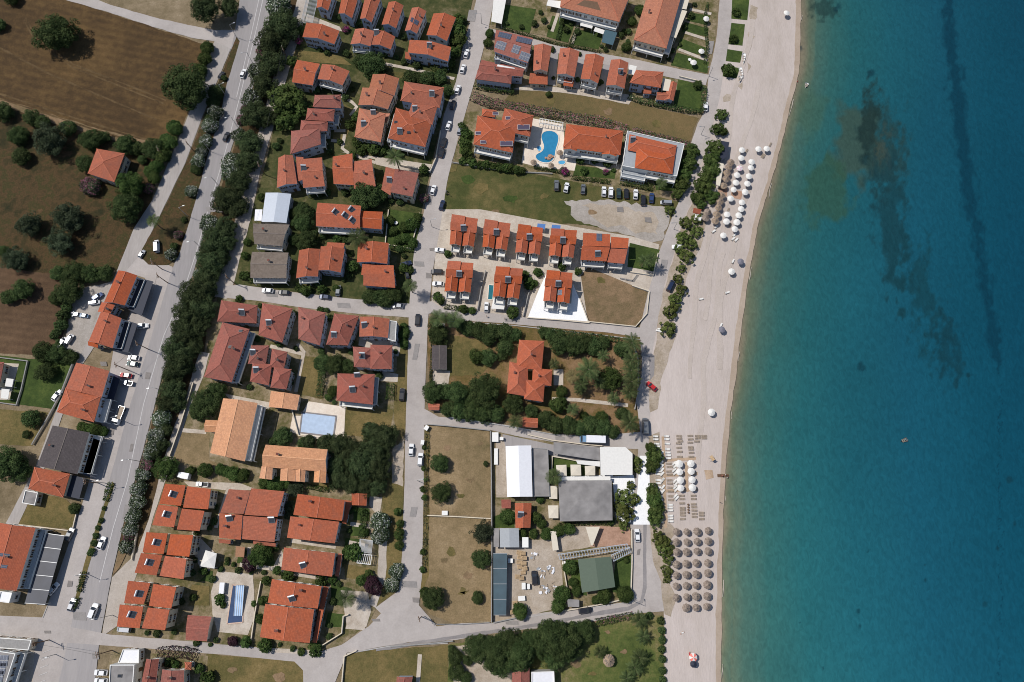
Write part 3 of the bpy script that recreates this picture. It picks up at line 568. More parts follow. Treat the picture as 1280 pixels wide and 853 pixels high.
    for cx, cy, rr in ((1076, 458, 8), (1085, 690, 3), (1156, 706, 3), (1157, 725, 3), (1072, 764, 5), (1075, 783, 4), (1232, 755, 5), (1262, 600, 6), (1268, 655, 5), (1248, 686, 4), (1029, 835, 3), (1000, 778, 3), (1008, 105, 2), (1000, 60, 6), (1048, 8, 8), (1210, 468, 4), (1090, 92, 8)):
        patch(sm(ell(cx, cy, rr * .8, rr) + (n2 - .5) * 1.6, .1, .6), (14, 50, 60), .65)
    c *= (.97 + .06 * fbm(X / 4, Y / 5, 77, 3))[..., None]
    c = np.clip(c * (.84 * np.interp(Y, [0, 200, 430, 860], [.9, .95, 1.0, 1.22]))[..., None], .002, .9)
    ny, nx = X.shape
    idx = np.arange(ny * nx).reshape(ny, nx)
    F = np.stack([idx[1:, :-1], idx[1:, 1:], idx[:-1, 1:], idx[:-1, :-1]], -1).reshape(-1, 4)
    me = bpy.data.meshes.new('sea')
    me.vertices.add(len(V)); me.vertices.foreach_set('co', V.astype(np.float32).ravel())
    me.loops.add(len(F) * 4); me.loops.foreach_set('vertex_index', F.astype(np.int32).ravel())
    me.polygons.add(len(F)); me.polygons.foreach_set('loop_start', np.arange(0, len(F) * 4, 4, dtype=np.int32))
    me.update(calc_edges=True)
    ca = me.color_attributes.new('bed', 'FLOAT_COLOR', 'POINT')
    ca.data.foreach_set('color', np.concatenate([c.reshape(-1, 3), np.ones((len(V), 1))], 1).astype(np.float32).ravel())
    return me
def water_mat():
    m, t, b = new_mat('sea_water'); L = t.links.new
    at = N(t, 'Attribute'); at.attribute_name = 'bed'; g = N(t, 'NewGeometry')
    n1 = N(t, 'TexNoise'); n1.inputs['Scale'].default_value = .8; n1.inputs['Detail'].default_value = 6; n1.inputs['Distortion'].default_value = .8
    mp = N(t, 'Mapping'); mp.inputs['Rotation'].default_value = (0, 0, .5); mp.inputs['Scale'].default_value = (1, .55, 1)
    L(g.outputs['Position'], mp.inputs[0]); L(mp.outputs[0], n1.inputs['Vector'])
    v = N(t, 'MapRange'); v.inputs[1].default_value = .3; v.inputs[2].default_value = .7; v.inputs[3].default_value = .86; v.inputs[4].default_value = 1.14
    L(n1.outputs[0], v.inputs[0]); h = N(t, 'HueSaturation'); L(at.outputs['Color'], h.inputs['Color']); L(v.outputs[0], h.inputs['Value'])
    L(h.outputs[0], b.inputs['Base Color']); b.inputs['Roughness'].default_value = .22; b.inputs['IOR'].default_value = 1.33
    bp = N(t, 'Bump'); bp.inputs['Strength'].default_value = .35; bp.inputs['Distance'].default_value = .35
    L(n1.outputs[0], bp.inputs['Height']); L(bp.outputs[0], b.inputs['Normal'])
    return m
tag(link('sea', seabed_mesh := seabed()), kind='structure').data.materials.append(water_mat())
deep = simple('deep_sea_water', C(.006, .04, .085), .2)
mb = MB(); mb.face([(40, -1200, -.3), (1800, -1200, -.3), (1800, 1400, -.3), (40, 1400, -.3)])
tag(mb.build('sea', [deep]), kind='structure')
foam = simple('sea_foam', A(190, 180, 166), .8, var=.1)
G['foam'] = foam
for i in range(9):                                              # broken wash along the waterline
    y0 = 20 + i * 98 + (i * 37) % 30
    ys = [y0 + k * 3 for k in range(3 + (i * 5) % 6)]
    strip('sea_foam', [(np.interp(y, [p[1] for p in SH], [p[0] for p in SH]) + 5.4 + noise.noise((y * .05, i, 0)) * 3.2, y) for y in ys], .16, 'foam', 7, .16)
# ------------------------------------------------------------------ buildings
def inset(poly, d):
    """the polygon (counter-clockwise) with every side moved inwards by d"""
    n = len(poly); out = []
    for i in range(n):
        a, b, c = poly[i - 1], poly[i], poly[(i + 1) % n]
        u = (b - a).normalized(); w = (c - b).normalized()
        n1 = Vector((-u.y, u.x)); n2 = Vector((-w.y, w.x))
        k = 1 + n1.dot(n2)
        out.append(b + (n1 + n2) * (d / max(k, .2)))
    return out
def inside(p, poly):
    n = len(poly)
    for i in range(n):
        a, b = poly[i], poly[(i + 1) % n]
        if (b.x - a.x) * (p.y - a.y) - (b.y - a.y) * (p.x - a.x) < 0: return False
    return True
def V3(p, z): return Vector((p[0], p[1], z))

def roof_shape(q, z, rise, kind, ridge):
    """top faces of a roof over the quad q (counter-clockwise a b c d): list of point lists, eave edge first; and the height above a point"""
    a, b, c, d = q
    if kind in ('flat', 'lean'):
        if kind == 'flat': return [[V3(a, z), V3(b, z), V3(c, z), V3(d, z)]]
        if ridge == 'h': return [[V3(a, z), V3(b, z), V3(c, z + rise), V3(d, z + rise)]]
        if ridge == 'n': return [[V3(c, z), V3(d, z), V3(a, z + rise), V3(b, z + rise)]]
        if ridge == 'w': return [[V3(d, z), V3(a, z), V3(b, z + rise), V3(c, z + rise)]]
        return [[V3(b, z), V3(c, z), V3(d, z + rise), V3(a, z + rise)]]
    if ridge == 'v': a, b, c, d = b, c, d, a
    m0, m1 = (a + d) / 2, (b + c) / 2
    if kind == 'hip':
        k = min(.47, .5 * ((a - d).length + (b - c).length) / ((a - b).length + (c - d).length))
        r0, r1 = m0 + (m1 - m0) * k, m1 + (m0 - m1) * k
    else: r0, r1 = m0, m1
    r0, r1 = V3(r0, z + rise), V3(r1, z + rise)
    A_, B_, C_, D_ = (V3(p, z) for p in (a, b, c, d))
    f = [[A_, B_, r1, r0], [C_, D_, r0, r1]]
    if kind == 'hip': f += [[B_, C_, r1], [D_, A_, r0]]
    return f
def add_roof(mb, faces, th=.2, caps=True, tile=0, trim=1, cap=2):
    def key(p): return (round(p.x, 3), round(p.y, 3), round(p.z, 3))
    edges = {}
    for f in faces:
        n = (f[1] - f[0]).cross(f[2] - f[0]).normalized(); u = (f[1] - f[0]).normalized(); w = n.cross(u)
        mb.face(f, tile, [((p - f[0]).dot(u), (p - f[0]).dot(w)) for p in f])
        mb.face([p - Vector((0, 0, th)) for p in f[::-1]], trim)
        for i in range(len(f)):
            e = (f[i], f[(i + 1) % len(f)]); edges.setdefault(frozenset((key(e[0]), key(e[1]))), []).append(e)
    for es in edges.values():
        a, b = es[0]
        if len(es) == 1: dz = Vector((0, 0, th)); mb.face([a - dz, b - dz, b, a], trim)
        elif caps: mb.beam(a + Vector((0, 0, .04)), b + Vector((0, 0, .04)), .24, .11, cap)
def height_on(faces, x, y):
    best = None
    for f in faces:
        n = (f[1] - f[0]).cross(f[2] - f[0])
        if abs(n.z) < 1e-6: continue
        poly = [p.to_2d() for p in f]
        if inside(Vector((x, y)), poly):
            z = f[0].z - (n.x * (x - f[0].x) + n.y * (y - f[0].y)) / n.z
            best = z if best is None else max(best, z)
    return best

def mesh_window():
    mb = MB()
    for c, d in (((0, -.03, .62), (1.3, .12, .1)), ((0, -.03, -.62), (1.4, .2, .09)), ((-.6, -.03, 0), (.1, .12, 1.15)), ((.6, -.03, 0), (.1, .12, 1.15)), ((0, -.03, 0), (.07, .1, 1.15))): mb.box(c, d)
    fr = mb.mesh('window', [M['frame']])
    mb = MB(); mb.box((-.293, 0, 0), (.512, .05, 1.14)); mb.box((.293, 0, 0), (.512, .05, 1.14))
    return fr, mb.mesh('pane', [M['glass']])
WIN = mesh_window()
def mesh_shutter():
    mb = MB(); mb.box((0, 0, 0), (.58, .05, 1.3))
    for k in range(8): mb.box((0, -.035, -.56 + k * .16), (.5, .03, .06))
    return mb.mesh('shutter', [M['brown']])
SHUT = mesh_shutter()
def mesh_door():
    mb = MB(); mb.box((0, 0, 1.02), (.95, .08, 2.04)); mb.box((0, -.03, 2.1), (1.15, .12, .1)); mb.box((-.53, -.03, 1.05), (.09, .12, 2.0)); mb.box((.53, -.03, 1.05), (.09, .12, 2.0))
    d = mb.mesh('door', [M['brown']])
    mb = MB(); mb.box((.36, -.09, 1.0), (.05, .08, .16)); return d, mb.mesh('handle', [M['steel']])
DOOR = mesh_door()
def mesh_chimney():
    mb = MB(); mb.box((0, 0, .45), (.6, .6, 1.5)); mb.box((0, 0, 1.25), (.78, .78, .12))
    for x, y in ((-.25, -.25), (.25, -.25), (.25, .25), (-.25, .25)): mb.box((x, y, 1.42), (.12, .12, .24))
    mb.box((0, 0, 1.58), (.8, .8, .09), m=1)
    return mb.mesh('chimney', [M['cream'], M['redtile']])
CHIM = mesh_chimney()
def mesh_solar():
    mb = MB(); p = R(32)
    mb.box((0, -.2, .62), (2.2, 2.1, .1), pitch=p); fr = mb
    for x in (-.9, .9): mb.tube((x, .62, 0), (x, .62, 1.1), .04); mb.tube((x, -1.0, .1), (x, .62, 1.1), .03)
    for x in (-.5, .5): mb.box((x, -.22, .69), (.95, 1.78, .03), m=1, pitch=p)
    a = mb.mesh('solar_heater', [M['steel'], M['panel']])
    mb = MB(); mb.tube((-1.05, .8, 1.36), (1.05, .8, 1.36), .36, n=14)
    return a, mb.mesh('water_tank', [M['tank']], True)
SOLAR = mesh_solar()
def mesh_pv(nx, ny):
    mb = MB()
    for i in range(nx):
        for j in range(ny): mb.box(((i - (nx - 1) / 2) * 1.05, (j - (ny - 1) / 2) * 1.68, .12), (.99, 1.6, .05), m=0)
    for i in range(nx):
        for j in range(ny):
            for k in (-.25, .25): mb.box(((i - (nx - 1) / 2) * 1.05 + k, (j - (ny - 1) / 2) * 1.68, .147), (.45, 1.5, .006), m=1)
    return mb.mesh('solar_panel', [M['steel'], M['pv']])

def house(name, label, cat, blocks, wall='white', roof='terracotta', group=None, chim=1, solar=(), pv=(), sky=(), balcony=(), shutters=True, over=.4, windows=True, door=True, az=0.0, seed=1, doorside=None):
    """blocks: (quad in survey positions TL TR BR BL at the eaves, eave height, rise, kind, ridge[, roof material]).  One Empty with walls, roofs, windows, doors ..."""
    rr = random.Random(seed * 17 + len(label))
    bl = []
    for bk in blocks:
        q, z, rise, kind, ridge = bk[:5]
        pts = [P(x, y, z).to_2d() for x, y in q]
        ccw = [pts[3], pts[2], pts[1], pts[0]]
        ar = sum(ccw[i].x * ccw[(i + 1) % 4].y - ccw[(i + 1) % 4].x * ccw[i].y for i in range(4))
        if ar < 0: ccw = ccw[::-1]
        if ridge == 'auto':
            la = (ccw[1] - ccw[0]).length + (ccw[3] - ccw[2]).length; lb = (ccw[2] - ccw[1]).length + (ccw[0] - ccw[3]).length
            ridge = 'h' if la >= lb else 'v'
        bl.append((ccw, z, rise, kind, ridge, bk[5] if len(bk) > 5 else roof))
    cen = sum((p for b in bl for p in b[0]), Vector((0, 0))) / (4 * len(bl))
    root = empty(name, (cen.x, cen.y, 0), label, cat, group)
    bl = [([p - cen for p in b[0]],) + b[1:] for b in bl]
    wm = MB(); insets = []
    for q, z, rise, kind, ridge, rm in bl:
        w = inset(q, 0.02 if kind == 'flat' else over); insets.append(w)
        n = 4; top = [z - .06 if kind != 'flat' else z - .22] * 4
        faces = roof_shape(q, z, rise, kind, ridge)
        for i in range(4):
            a, b = w[i], w[(i + 1) % 4]
            za, zb = z - .06, z - .06
            if kind == 'flat': za = zb = z - .2
            if kind == 'lean':
                za, zb = height_on(faces, a.x, a.y) or z, height_on(faces, b.x, b.y) or z; za -= .2; zb -= .2
            pts = [V3(a, -.2), V3(b, -.2), V3(b, zb), V3(a, za)]
            if kind == 'gable' and ((ridge == 'h' and i in (1, 3)) or (ridge == 'v' and i in (0, 2))):
                m = (a + b) / 2; pts.insert(3, V3(m, z + rise - .24))
            wm.face(pts, 0)
    wl = wm.build('wall', [M[wall]], root)
    cam2 = Vector((cam.location.x, cam.location.y)) - cen
    for k, (q, z, rise, kind, ridge, rm) in enumerate(bl):
        mb = MB(); faces = roof_shape(q, z, rise, kind, ridge)
        if kind == 'flat':
            add_roof(mb, faces, .2, False)
            iq = inset(q, .22)
            for i in range(4):
                a, b, c, d = q[i], q[(i + 1) % 4], iq[(i + 1) % 4], iq[i]
                mb.prism([a, b, c, d], z + .004, z + .3, 1)
            rf = mb.build('roof', [M[rm], M['trim' if wall != 'grey' else 'concrete'], M['trim']], root)
        elif rm in ('terracotta', 'redtile', 'brighttile', 'paletile', 'slate', 'oldgrey', 'fadedtile'):
            add_roof(mb, faces, .2, True)
            rf = mb.build('roof', [M[rm], M['trim' if kind == 'gable' else 'brown'], M[{'terracotta': 'ridge', 'brighttile': 'ridge', 'fadedtile': 'ridge', 'redtile': 'ridgered', 'paletile': 'ridgepale'}.get(rm, 'ridgegrey')]], root)
        else:
            add_roof(mb, faces, .14, False)
            rf = mb.build('roof', [M[rm], M['trim'], M['trim']], root)
        b = bl[k]
        if kind != 'flat' and k < chim:
            for _ in range(20):
                s_, t_ = rr.uniform(.2, .8), rr.uniform(.25, .75)
                p = (q[0] * (1 - s_) + q[1] * s_) * (1 - t_) + (q[3] * (1 - s_) + q[2] * s_) * t_
                h = height_on(faces, p.x, p.y)
                if h: break
            if h: link('chimney', CHIM, rf, (p.x, p.y, h), (0, 0, math.atan2(q[1].y - q[0].y, q[1].x - q[0].x)), rr.uniform(.75, 1.05))
        if windows and z > 2.4:
            w = insets[k]; nd = 0
            for i in range(4):
                a, bb = w[i], w[(i + 1) % 4]; u = (bb - a); Lw = u.length; u.normalize(); nrm = Vector((u.y, -u.x))
                if nrm.dot(cam2 - (a + bb) / 2) < 6: continue
                rz = math.atan2(u.y, u.x)
                floors = [1.5] + ([4.3] if z > 5.2 else []) + ([7.1] if z > 8 else [])
                nw = max(1, int(Lw / 2.9))
                for fl in floors:
                    for j in range(nw):
                        p = a + u * (Lw * (j + .5) / nw)
                        if any(inside(p + nrm * .3, insets[o]) for o in range(len(bl)) if o != k): continue
                        if door and fl < 2 and nd == 0 and (j == nw // 2) and k == 0:
                            dd = link('door', DOOR[0], root, (p.x + nrm.x * .03, p.y + nrm.y * .03, ZR), (0, 0, rz)); link('handle', DOOR[1], dd); nd = 1; continue
                        wn = link('window', WIN[0], root, (p.x + nrm.x * .04, p.y + nrm.y * .04, fl + .1), (0, 0, rz)); link('pane', WIN[1], wn)
                        if shutters and rr.random() < .75 and Lw / nw > 2.3:
                            for sx in (-.97, .97): link('shutter', SHUT, wn, (sx, -.03, 0))
    allf = [f for b in bl for f in roof_shape(*b[:5])]
    def at_roof(px, py):
        zg = max(b[1] for b in bl) + .6
        for _ in range(3):
            p = P(px, py, zg).to_2d() - cen; h = height_on(allf, p.x, p.y)
            if h is None: break
            zg = h
        return Vector((p.x, p.y, zg))
    for px, py in solar:
        p = at_roof(px, py); o = link('solar_heater', SOLAR[0], root, (p.x, p.y, p.z - .12), (0, 0, az + rr.uniform(-.08, .08)), .95); link('water_tank', SOLAR[1], o)
    for px, py, nx, ny in pv:
        p = at_roof(px, py); best = None
        for f in allf:
            if inside(p.to_2d(), [v.to_2d() for v in f]): best = f
        o = link('solar_panel', mesh_pv(nx, ny), root, p)
        if best is not None:
            n = (best[1] - best[0]).cross(best[2] - best[0]).normalized(); u = (best[1] - best[0]).normalized(); w = n.cross(u)
            from mathutils import Matrix
            o.rotation_euler = Matrix((u, w, n)).transposed().to_euler(); o.location = p + n * .02
    for px, py, *k_ in sky:
        k_ = k_[0] if k_ else 1.0
        p = at_roof(px, py); mb = MB(); mb.box((0, 0, .12), (1.3 * k_, .95 * k_ ** .6, .3)); mb.box((0, 0, .285), (1.3 * k_ - .2, .95 * k_ ** .6 - .2, .03), m=1); mb.build('skylight', [M['frame'] if k_ > 1.5 else M['darkmetal'], M['tint'] if k_ > 1.5 else M['glass']], root, p)
    for bi, side, d, hz, *rest in balcony:
        w = insets[bi]; a, b = w[side], w[(side + 1) % 4]; u = (b - a).normalized(); nrm = Vector((u.y, -u.x))
        a, b = a + u * .2, b - u * .2
        mb = MB(); q = [a, b, b + nrm * d, a + nrm * d]
        mb.prism([q[0], q[3], q[2], q[1]], hz - .2, hz)
        bo = mb.build('balcony', [M['white']], root)
        mb = MB()
        for x, y in ((a + nrm * .05, a + nrm * d), (a + nrm * d, b + nrm * d), (b + nrm * d, b + nrm * .05)):
            mb.beam(V3(x, hz + .95), V3(y, hz + .95), .1, .08); mb.beam(V3(x, hz + .5), V3(y, hz + .5), .06, .75)
        if len(rest) == 0 or rest[0]:
            for x in (a + nrm * (d - .1), (a + b) / 2 + nrm * (d - .1), b + nrm * (d - .1)): mb.tube(V3(x, -.1), V3(x, hz - .2), .12, n=6)
        mb.build('railing', [M['trim']], bo)
    return root
M['tint'] = simple('purple_tinted_glass', C(.07, .055, .09), .35)
M['ridge'] = simple('pale_ridge_tiles', A(192, 112, 84), .85, var=.3)
M['ridgered'] = simple('red_ridge_tiles', A(166, 100, 86), .85, var=.3)
M['ridgepale'] = simple('cream_ridge_tiles', A(228, 172, 130), .85, var=.2)
M['ridgegrey'] = simple('grey_ridge_tiles', A(118, 108, 102), .85, var=.15)

def canopy(name, label, cat, q, z, mat, posts=True, th=.1, sag=0.0, group=None, slats=0, ribs=0):
    """a shade on posts: cloth or panels over a thin frame"""
    pts = [P(x, y, z).to_2d() for x, y in q]
    ar = sum(pts[i].x * pts[(i + 1) % len(pts)].y - pts[(i + 1) % len(pts)].x * pts[i].y for i in range(len(pts)))
    if ar < 0: pts = pts[::-1]
    cen = sum(pts, Vector((0, 0))) / len(pts); pts = [p - cen for p in pts]
    root = empty(name, (cen.x, cen.y, 0), label, cat, group)
    mb = MB(); n = len(pts)
    if slats:
        a, b, c, d = pts
        for k in range(slats + 1):
            t = k / slats; mb.beam(V3(a + (b - a) * t, z), V3(d + (c - d) * t, z), .14, .12)
        for x, y in ((a, b), (d, c)): mb.beam(V3(x, z - .14), V3(y, z - .14), .16, .16)
    else:
        mid = V3((0, 0), z + sag)
        for i in range(n):
            a, b = V3(pts[i], z), V3(pts[(i + 1) % n], z)
            mb.face([a, b, mid], 0); mb.face([b - Vector((0, 0, th)), a - Vector((0, 0, th)), mid - Vector((0, 0, th))], 0)
            mb.face([a - Vector((0, 0, th)), b - Vector((0, 0, th)), b, a], 0)
    mb.build('canopy', [M[mat]], root)
    if ribs:
        mb = MB(); a, b, c, d = pts
        for k in range(ribs + 1):
            t = k / ribs; mb.beam(V3(a + (d - a) * t, z + .03), V3(b + (c - b) * t, z + .03), .16, .1)
        mb.build('rib', [M['steel']], root)
    if posts:
        ip = inset(pts, .2)
        for p in ip: 
            m2 = MB(); m2.tube(V3(p, 0), V3(p, z - th), .07, n=6); m2.build('post', [M['trim'] if mat != 'thatch' else M['wood']], root)
        mb = MB()
        for i in range(n): mb.beam(V3(ip[i], z - th - .06), V3(ip[(i + 1) % n], z - th - .06), .08, .1)
        mb.build('frame', [M['steel']], root)
    return root
def wall_line(label, px, h=1.0, w=.2, mat='cream', name='garden_wall', cat='wall', cap=True, closed=False):
    pts = [P(x, y).to_2d() for x, y in px]
    if closed: pts.append(pts[0])
    cen = pts[0]; root = empty(name, (cen.x, cen.y, 0), label, cat)
    mb, mc = MB(), MB()
    for k, (a, b) in enumerate(zip(pts, pts[1:])):
        a, b = a - cen, b - cen
        e = (b - a).normalized() * (w / 2 * (1 if k % 2 else .98))
        mb.beam(V3(a - e, h / 2 - .1), V3(b + e, h / 2 - .1), w, h + .2)
        if cap: mc.beam(V3(a - e * 1.4, h + .04 + .002 * (k % 3)), V3(b + e * 1.4, h + .04 + .002 * (k % 3)), w + .1, .07)
    mb.build('masonry', [M[mat]], root)
    if cap: mc.build('coping', [M['cream' if mat in ('concrete', 'white') else 'concrete']], root)
    return root
def fence_line(label, px, h=1.3, mat='trim', rails=3, gap=2.0):
    pts = [P(x, y).to_2d() for x, y in px]; cen = pts[0]; root = empty('fence', (cen.x, cen.y, 0), label, 'fence')
    mr = MB()
    for a, b in zip(pts, pts[1:]):
        a, b = a - cen, b - cen; n = max(1, int((b - a).length / gap))
        for k in range(n + 1):
            p = a + (b - a) * (k / n); mp = MB(); mp.box((p.x, p.y, h / 2), (.1, .1, h + .2)); mp.build('post', [M[mat]], root)
        for j in range(rails): z = h * (j + 1) / rails - .08; mr.beam(V3(a, z), V3(b, z), .06, .12)
    mr.build('rails', [M[mat]], root)
    return root
# ------------------------------------------------------------------ the houses
def Q(*v): return [(v[0], v[1]), (v[2], v[3]), (v[4], v[5]), (v[6], v[7])]
GR = 'houses of the seaside village'
def hs(label, blocks, **k):
    n = k.pop('name', 'house'); c = k.pop('cat', 'house'); k.setdefault('group', GR); k['seed'] = len(label) * 7 + int(blocks[0][0][0][0])
    return house(n, label, c, blocks, **k)
# top, between the lane and the street
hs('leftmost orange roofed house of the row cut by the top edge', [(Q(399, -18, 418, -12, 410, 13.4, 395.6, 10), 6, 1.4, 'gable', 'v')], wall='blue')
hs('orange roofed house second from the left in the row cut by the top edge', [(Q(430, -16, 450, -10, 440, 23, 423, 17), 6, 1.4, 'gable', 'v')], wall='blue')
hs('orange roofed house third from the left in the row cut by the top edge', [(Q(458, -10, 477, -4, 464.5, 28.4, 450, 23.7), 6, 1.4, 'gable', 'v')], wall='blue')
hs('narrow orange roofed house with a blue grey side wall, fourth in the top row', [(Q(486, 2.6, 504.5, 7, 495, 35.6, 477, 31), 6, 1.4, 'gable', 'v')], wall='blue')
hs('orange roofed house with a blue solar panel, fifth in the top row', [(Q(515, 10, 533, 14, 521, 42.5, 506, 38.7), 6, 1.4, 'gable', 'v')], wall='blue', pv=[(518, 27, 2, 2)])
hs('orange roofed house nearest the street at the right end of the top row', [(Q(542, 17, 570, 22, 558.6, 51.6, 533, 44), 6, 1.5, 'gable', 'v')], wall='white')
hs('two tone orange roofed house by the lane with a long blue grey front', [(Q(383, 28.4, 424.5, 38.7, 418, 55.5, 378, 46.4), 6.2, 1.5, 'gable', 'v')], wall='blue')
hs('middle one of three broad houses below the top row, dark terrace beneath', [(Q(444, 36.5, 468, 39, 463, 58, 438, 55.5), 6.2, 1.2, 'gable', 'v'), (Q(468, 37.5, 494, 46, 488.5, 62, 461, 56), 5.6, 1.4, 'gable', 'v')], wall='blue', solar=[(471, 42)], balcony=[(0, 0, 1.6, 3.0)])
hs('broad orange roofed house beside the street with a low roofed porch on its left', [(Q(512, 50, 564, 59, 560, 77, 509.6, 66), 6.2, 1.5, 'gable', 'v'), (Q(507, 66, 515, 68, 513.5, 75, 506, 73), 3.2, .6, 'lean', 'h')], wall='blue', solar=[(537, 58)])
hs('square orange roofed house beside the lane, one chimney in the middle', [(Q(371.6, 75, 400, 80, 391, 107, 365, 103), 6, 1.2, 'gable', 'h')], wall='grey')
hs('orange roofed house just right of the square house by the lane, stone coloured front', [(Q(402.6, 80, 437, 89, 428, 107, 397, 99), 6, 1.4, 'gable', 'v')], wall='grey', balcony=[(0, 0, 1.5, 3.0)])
hs('stepped terrace of four red hipped roofs descending to the lower left', [(Q(393.5, 119, 426, 118.6, 426, 135.4, 391, 134), 7.2, 1.4, 'hip', 'auto'), (Q(384.5, 135.4, 418.5, 137, 416.7, 152, 382, 150), 6.7, 1.4, 'hip', 'auto'), (Q(376.5, 150.6, 410, 151.5, 409, 164, 374.5, 166), 6.2, 1.4, 'hip', 'auto'), (Q(364, 164, 400, 159.6, 401, 180.5, 363, 193), 6.5, 1.9, 'hip', 'auto')], roof='redtile', wall='blue', chim=2, name='terraced_house', cat='terraced house', balcony=[(3, 1, 1.6, 3.0), (1, 1, 1.5, 3.0)])
hs('orange house of two staggered gables above the green courtyard', [(Q(466, 93, 499, 98, 493, 120, 461, 112), 6.4, 1.4, 'gable', 'v'), (Q(453, 109.6, 493, 117, 485, 136.7, 447.7, 131.5), 6, 1.5, 'gable', 'v')], roof='fadedtile', wall='cream', chim=2)
hs('orange house with a solar heater above the courtyard palm', [(Q(449, 135.4, 482.5, 142, 476, 178, 443, 171.5), 6.2, 1.5, 'hip', 'v'), (Q(482.5, 142, 488, 143.5, 484, 155, 479, 153), 4, .8, 'lean', 'w')], roof='fadedtile', wall='cream', solar=[(467, 142), (455, 156)])
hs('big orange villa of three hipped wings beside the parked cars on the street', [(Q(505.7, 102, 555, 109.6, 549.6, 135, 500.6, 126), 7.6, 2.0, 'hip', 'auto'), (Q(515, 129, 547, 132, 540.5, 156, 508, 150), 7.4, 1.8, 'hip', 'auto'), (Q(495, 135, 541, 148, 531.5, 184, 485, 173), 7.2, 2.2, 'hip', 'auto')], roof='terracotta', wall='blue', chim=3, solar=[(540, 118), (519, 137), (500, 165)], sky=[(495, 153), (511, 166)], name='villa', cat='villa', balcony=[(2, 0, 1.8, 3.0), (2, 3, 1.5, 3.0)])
hs('orange gabled house left of the pair with the slotted roof, below the red terrace', [(Q(348, 197.4, 366, 194, 371.5, 230, 346, 235), 6, 1.2, 'gable', 'v')], wall='blue')
hs('orange house with a small roof well, left neighbour of the twin gables', [(Q(378, 199, 402.6, 197, 406, 233, 379, 235), 6, 1.2, 'gable', 'h'), (Q(370, 196, 380, 198, 380, 226, 372, 227), 5, .8, 'lean', 'w')], wall='blue', solar=[(380, 211)], balcony=[(0, 0, 1.6, 3.0)])
hs('pair of joined orange gables with white edges left of the big round tree', [(Q(416, 196, 440.5, 192, 442.5, 231.6, 417, 230), 6.2, 1.2, 'gable', 'h'), (Q(442, 202, 464.5, 199, 469.6, 233, 442.5, 236), 5.8, 1.2, 'gable', 'h')], wall='cream', chim=2)
hs('reddish brown roofed house with a lower side strip beside the street garden', [(Q(494, 211, 524, 218.7, 516, 248, 488, 240.6), 6, 1.3, 'lean', 'w', 'redtile'), (Q(482.5, 209.7, 494, 211.6, 488, 244.5, 477, 238), 5, .5, 'lean', 'e', 'terracotta')], wall='cream', solar=[(487, 226)])
hs('long bright orange roofed house carrying four solar heaters', [(Q(397, 253.5, 451.6, 257.4, 450, 286, 395, 283), 6, 1.2, 'gable', 'h'), (Q(451.6, 263.8, 478.6, 265, 477, 287, 450, 284.5), 5, 1.0, 'gable', 'h')], wall='blue', roof='brighttile', chim=0, solar=[(420, 266), (432, 270), (440, 263), (441, 276)], az=1.0, balcony=[(0, 0, 1.8, 3.0)])
hs('orange house of two parallel gables right of the grey brown roofs', [(Q(374, 313, 400, 311.5, 397.5, 346, 370, 348), 6, 1.3, 'gable', 'v'), (Q(401, 308, 431, 311.5, 425.8, 341, 398, 338), 6.2, 1.4, 'gable', 'v'), (Q(409, 303, 431, 304, 430, 312, 408, 311), 4.4, .7, 'lean', 'n')], roof='terracotta', wall='blue', chim=2, balcony=[(0, 0, 1.6, 3.0)])
hs('orange stepped house behind the dark trees at the street corner', [(Q(447.7, 302.5, 486, 304, 484, 330, 446, 328), 6.2, 1.4, 'gable', 'v'), (Q(453, 330, 492, 332, 493, 346, 452, 345), 5.4, .9, 'lean', 'n'), (Q(455, 343, 493.5, 345, 494, 360, 454, 357), 5.4, 1.0, 'lean', 'h')], wall='blue', chim=2)
hs('shed with a pale metal roof beside the lane', [(Q(332, 241, 364, 242.5, 358, 279, 327, 277.5), 4.6, .5, 'gable', 'v', 'silversheet')], wall='grey', chim=0, name='warehouse', cat='warehouse', shutters=False)
hs('upper one of two houses with weathered grey brown roofs by the lane', [(Q(316.7, 279.5, 362, 281, 352.8, 308, 318, 305), 5.4, .9, 'gable', 'h')], roof='oldgrey', wall='cream', chim=1, balcony=[(0, 0, 1.5, 2.8)])
hs('lower one of two houses with weathered grey brown roofs, above the street', [(Q(315, 315, 360.5, 316, 358, 348, 313, 347.5), 5.4, .9, 'gable', 'h')], roof='oldgrey', wall='grey', chim=1, balcony=[(0, 0, 1.5, 2.8)])
# red brown quarter below the cross street
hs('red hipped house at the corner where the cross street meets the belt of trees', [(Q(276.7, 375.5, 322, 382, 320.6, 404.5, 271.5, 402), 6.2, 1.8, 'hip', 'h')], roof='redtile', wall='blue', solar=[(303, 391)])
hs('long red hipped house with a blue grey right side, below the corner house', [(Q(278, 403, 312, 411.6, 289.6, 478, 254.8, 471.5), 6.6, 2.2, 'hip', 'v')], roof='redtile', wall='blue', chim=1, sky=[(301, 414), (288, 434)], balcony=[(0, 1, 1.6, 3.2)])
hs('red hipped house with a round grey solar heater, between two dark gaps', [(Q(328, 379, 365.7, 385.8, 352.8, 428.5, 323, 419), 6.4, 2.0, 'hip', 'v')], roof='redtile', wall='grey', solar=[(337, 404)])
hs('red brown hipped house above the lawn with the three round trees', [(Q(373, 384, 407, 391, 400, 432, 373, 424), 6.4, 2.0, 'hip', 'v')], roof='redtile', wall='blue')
hs('red brown house with a blue solar heater, second from the right in its row', [(Q(418, 392, 449, 395, 435, 432, 407.7, 431), 6.4, 1.9, 'hip', 'v')], roof='redtile', wall='blue', solar=[(418, 419)])
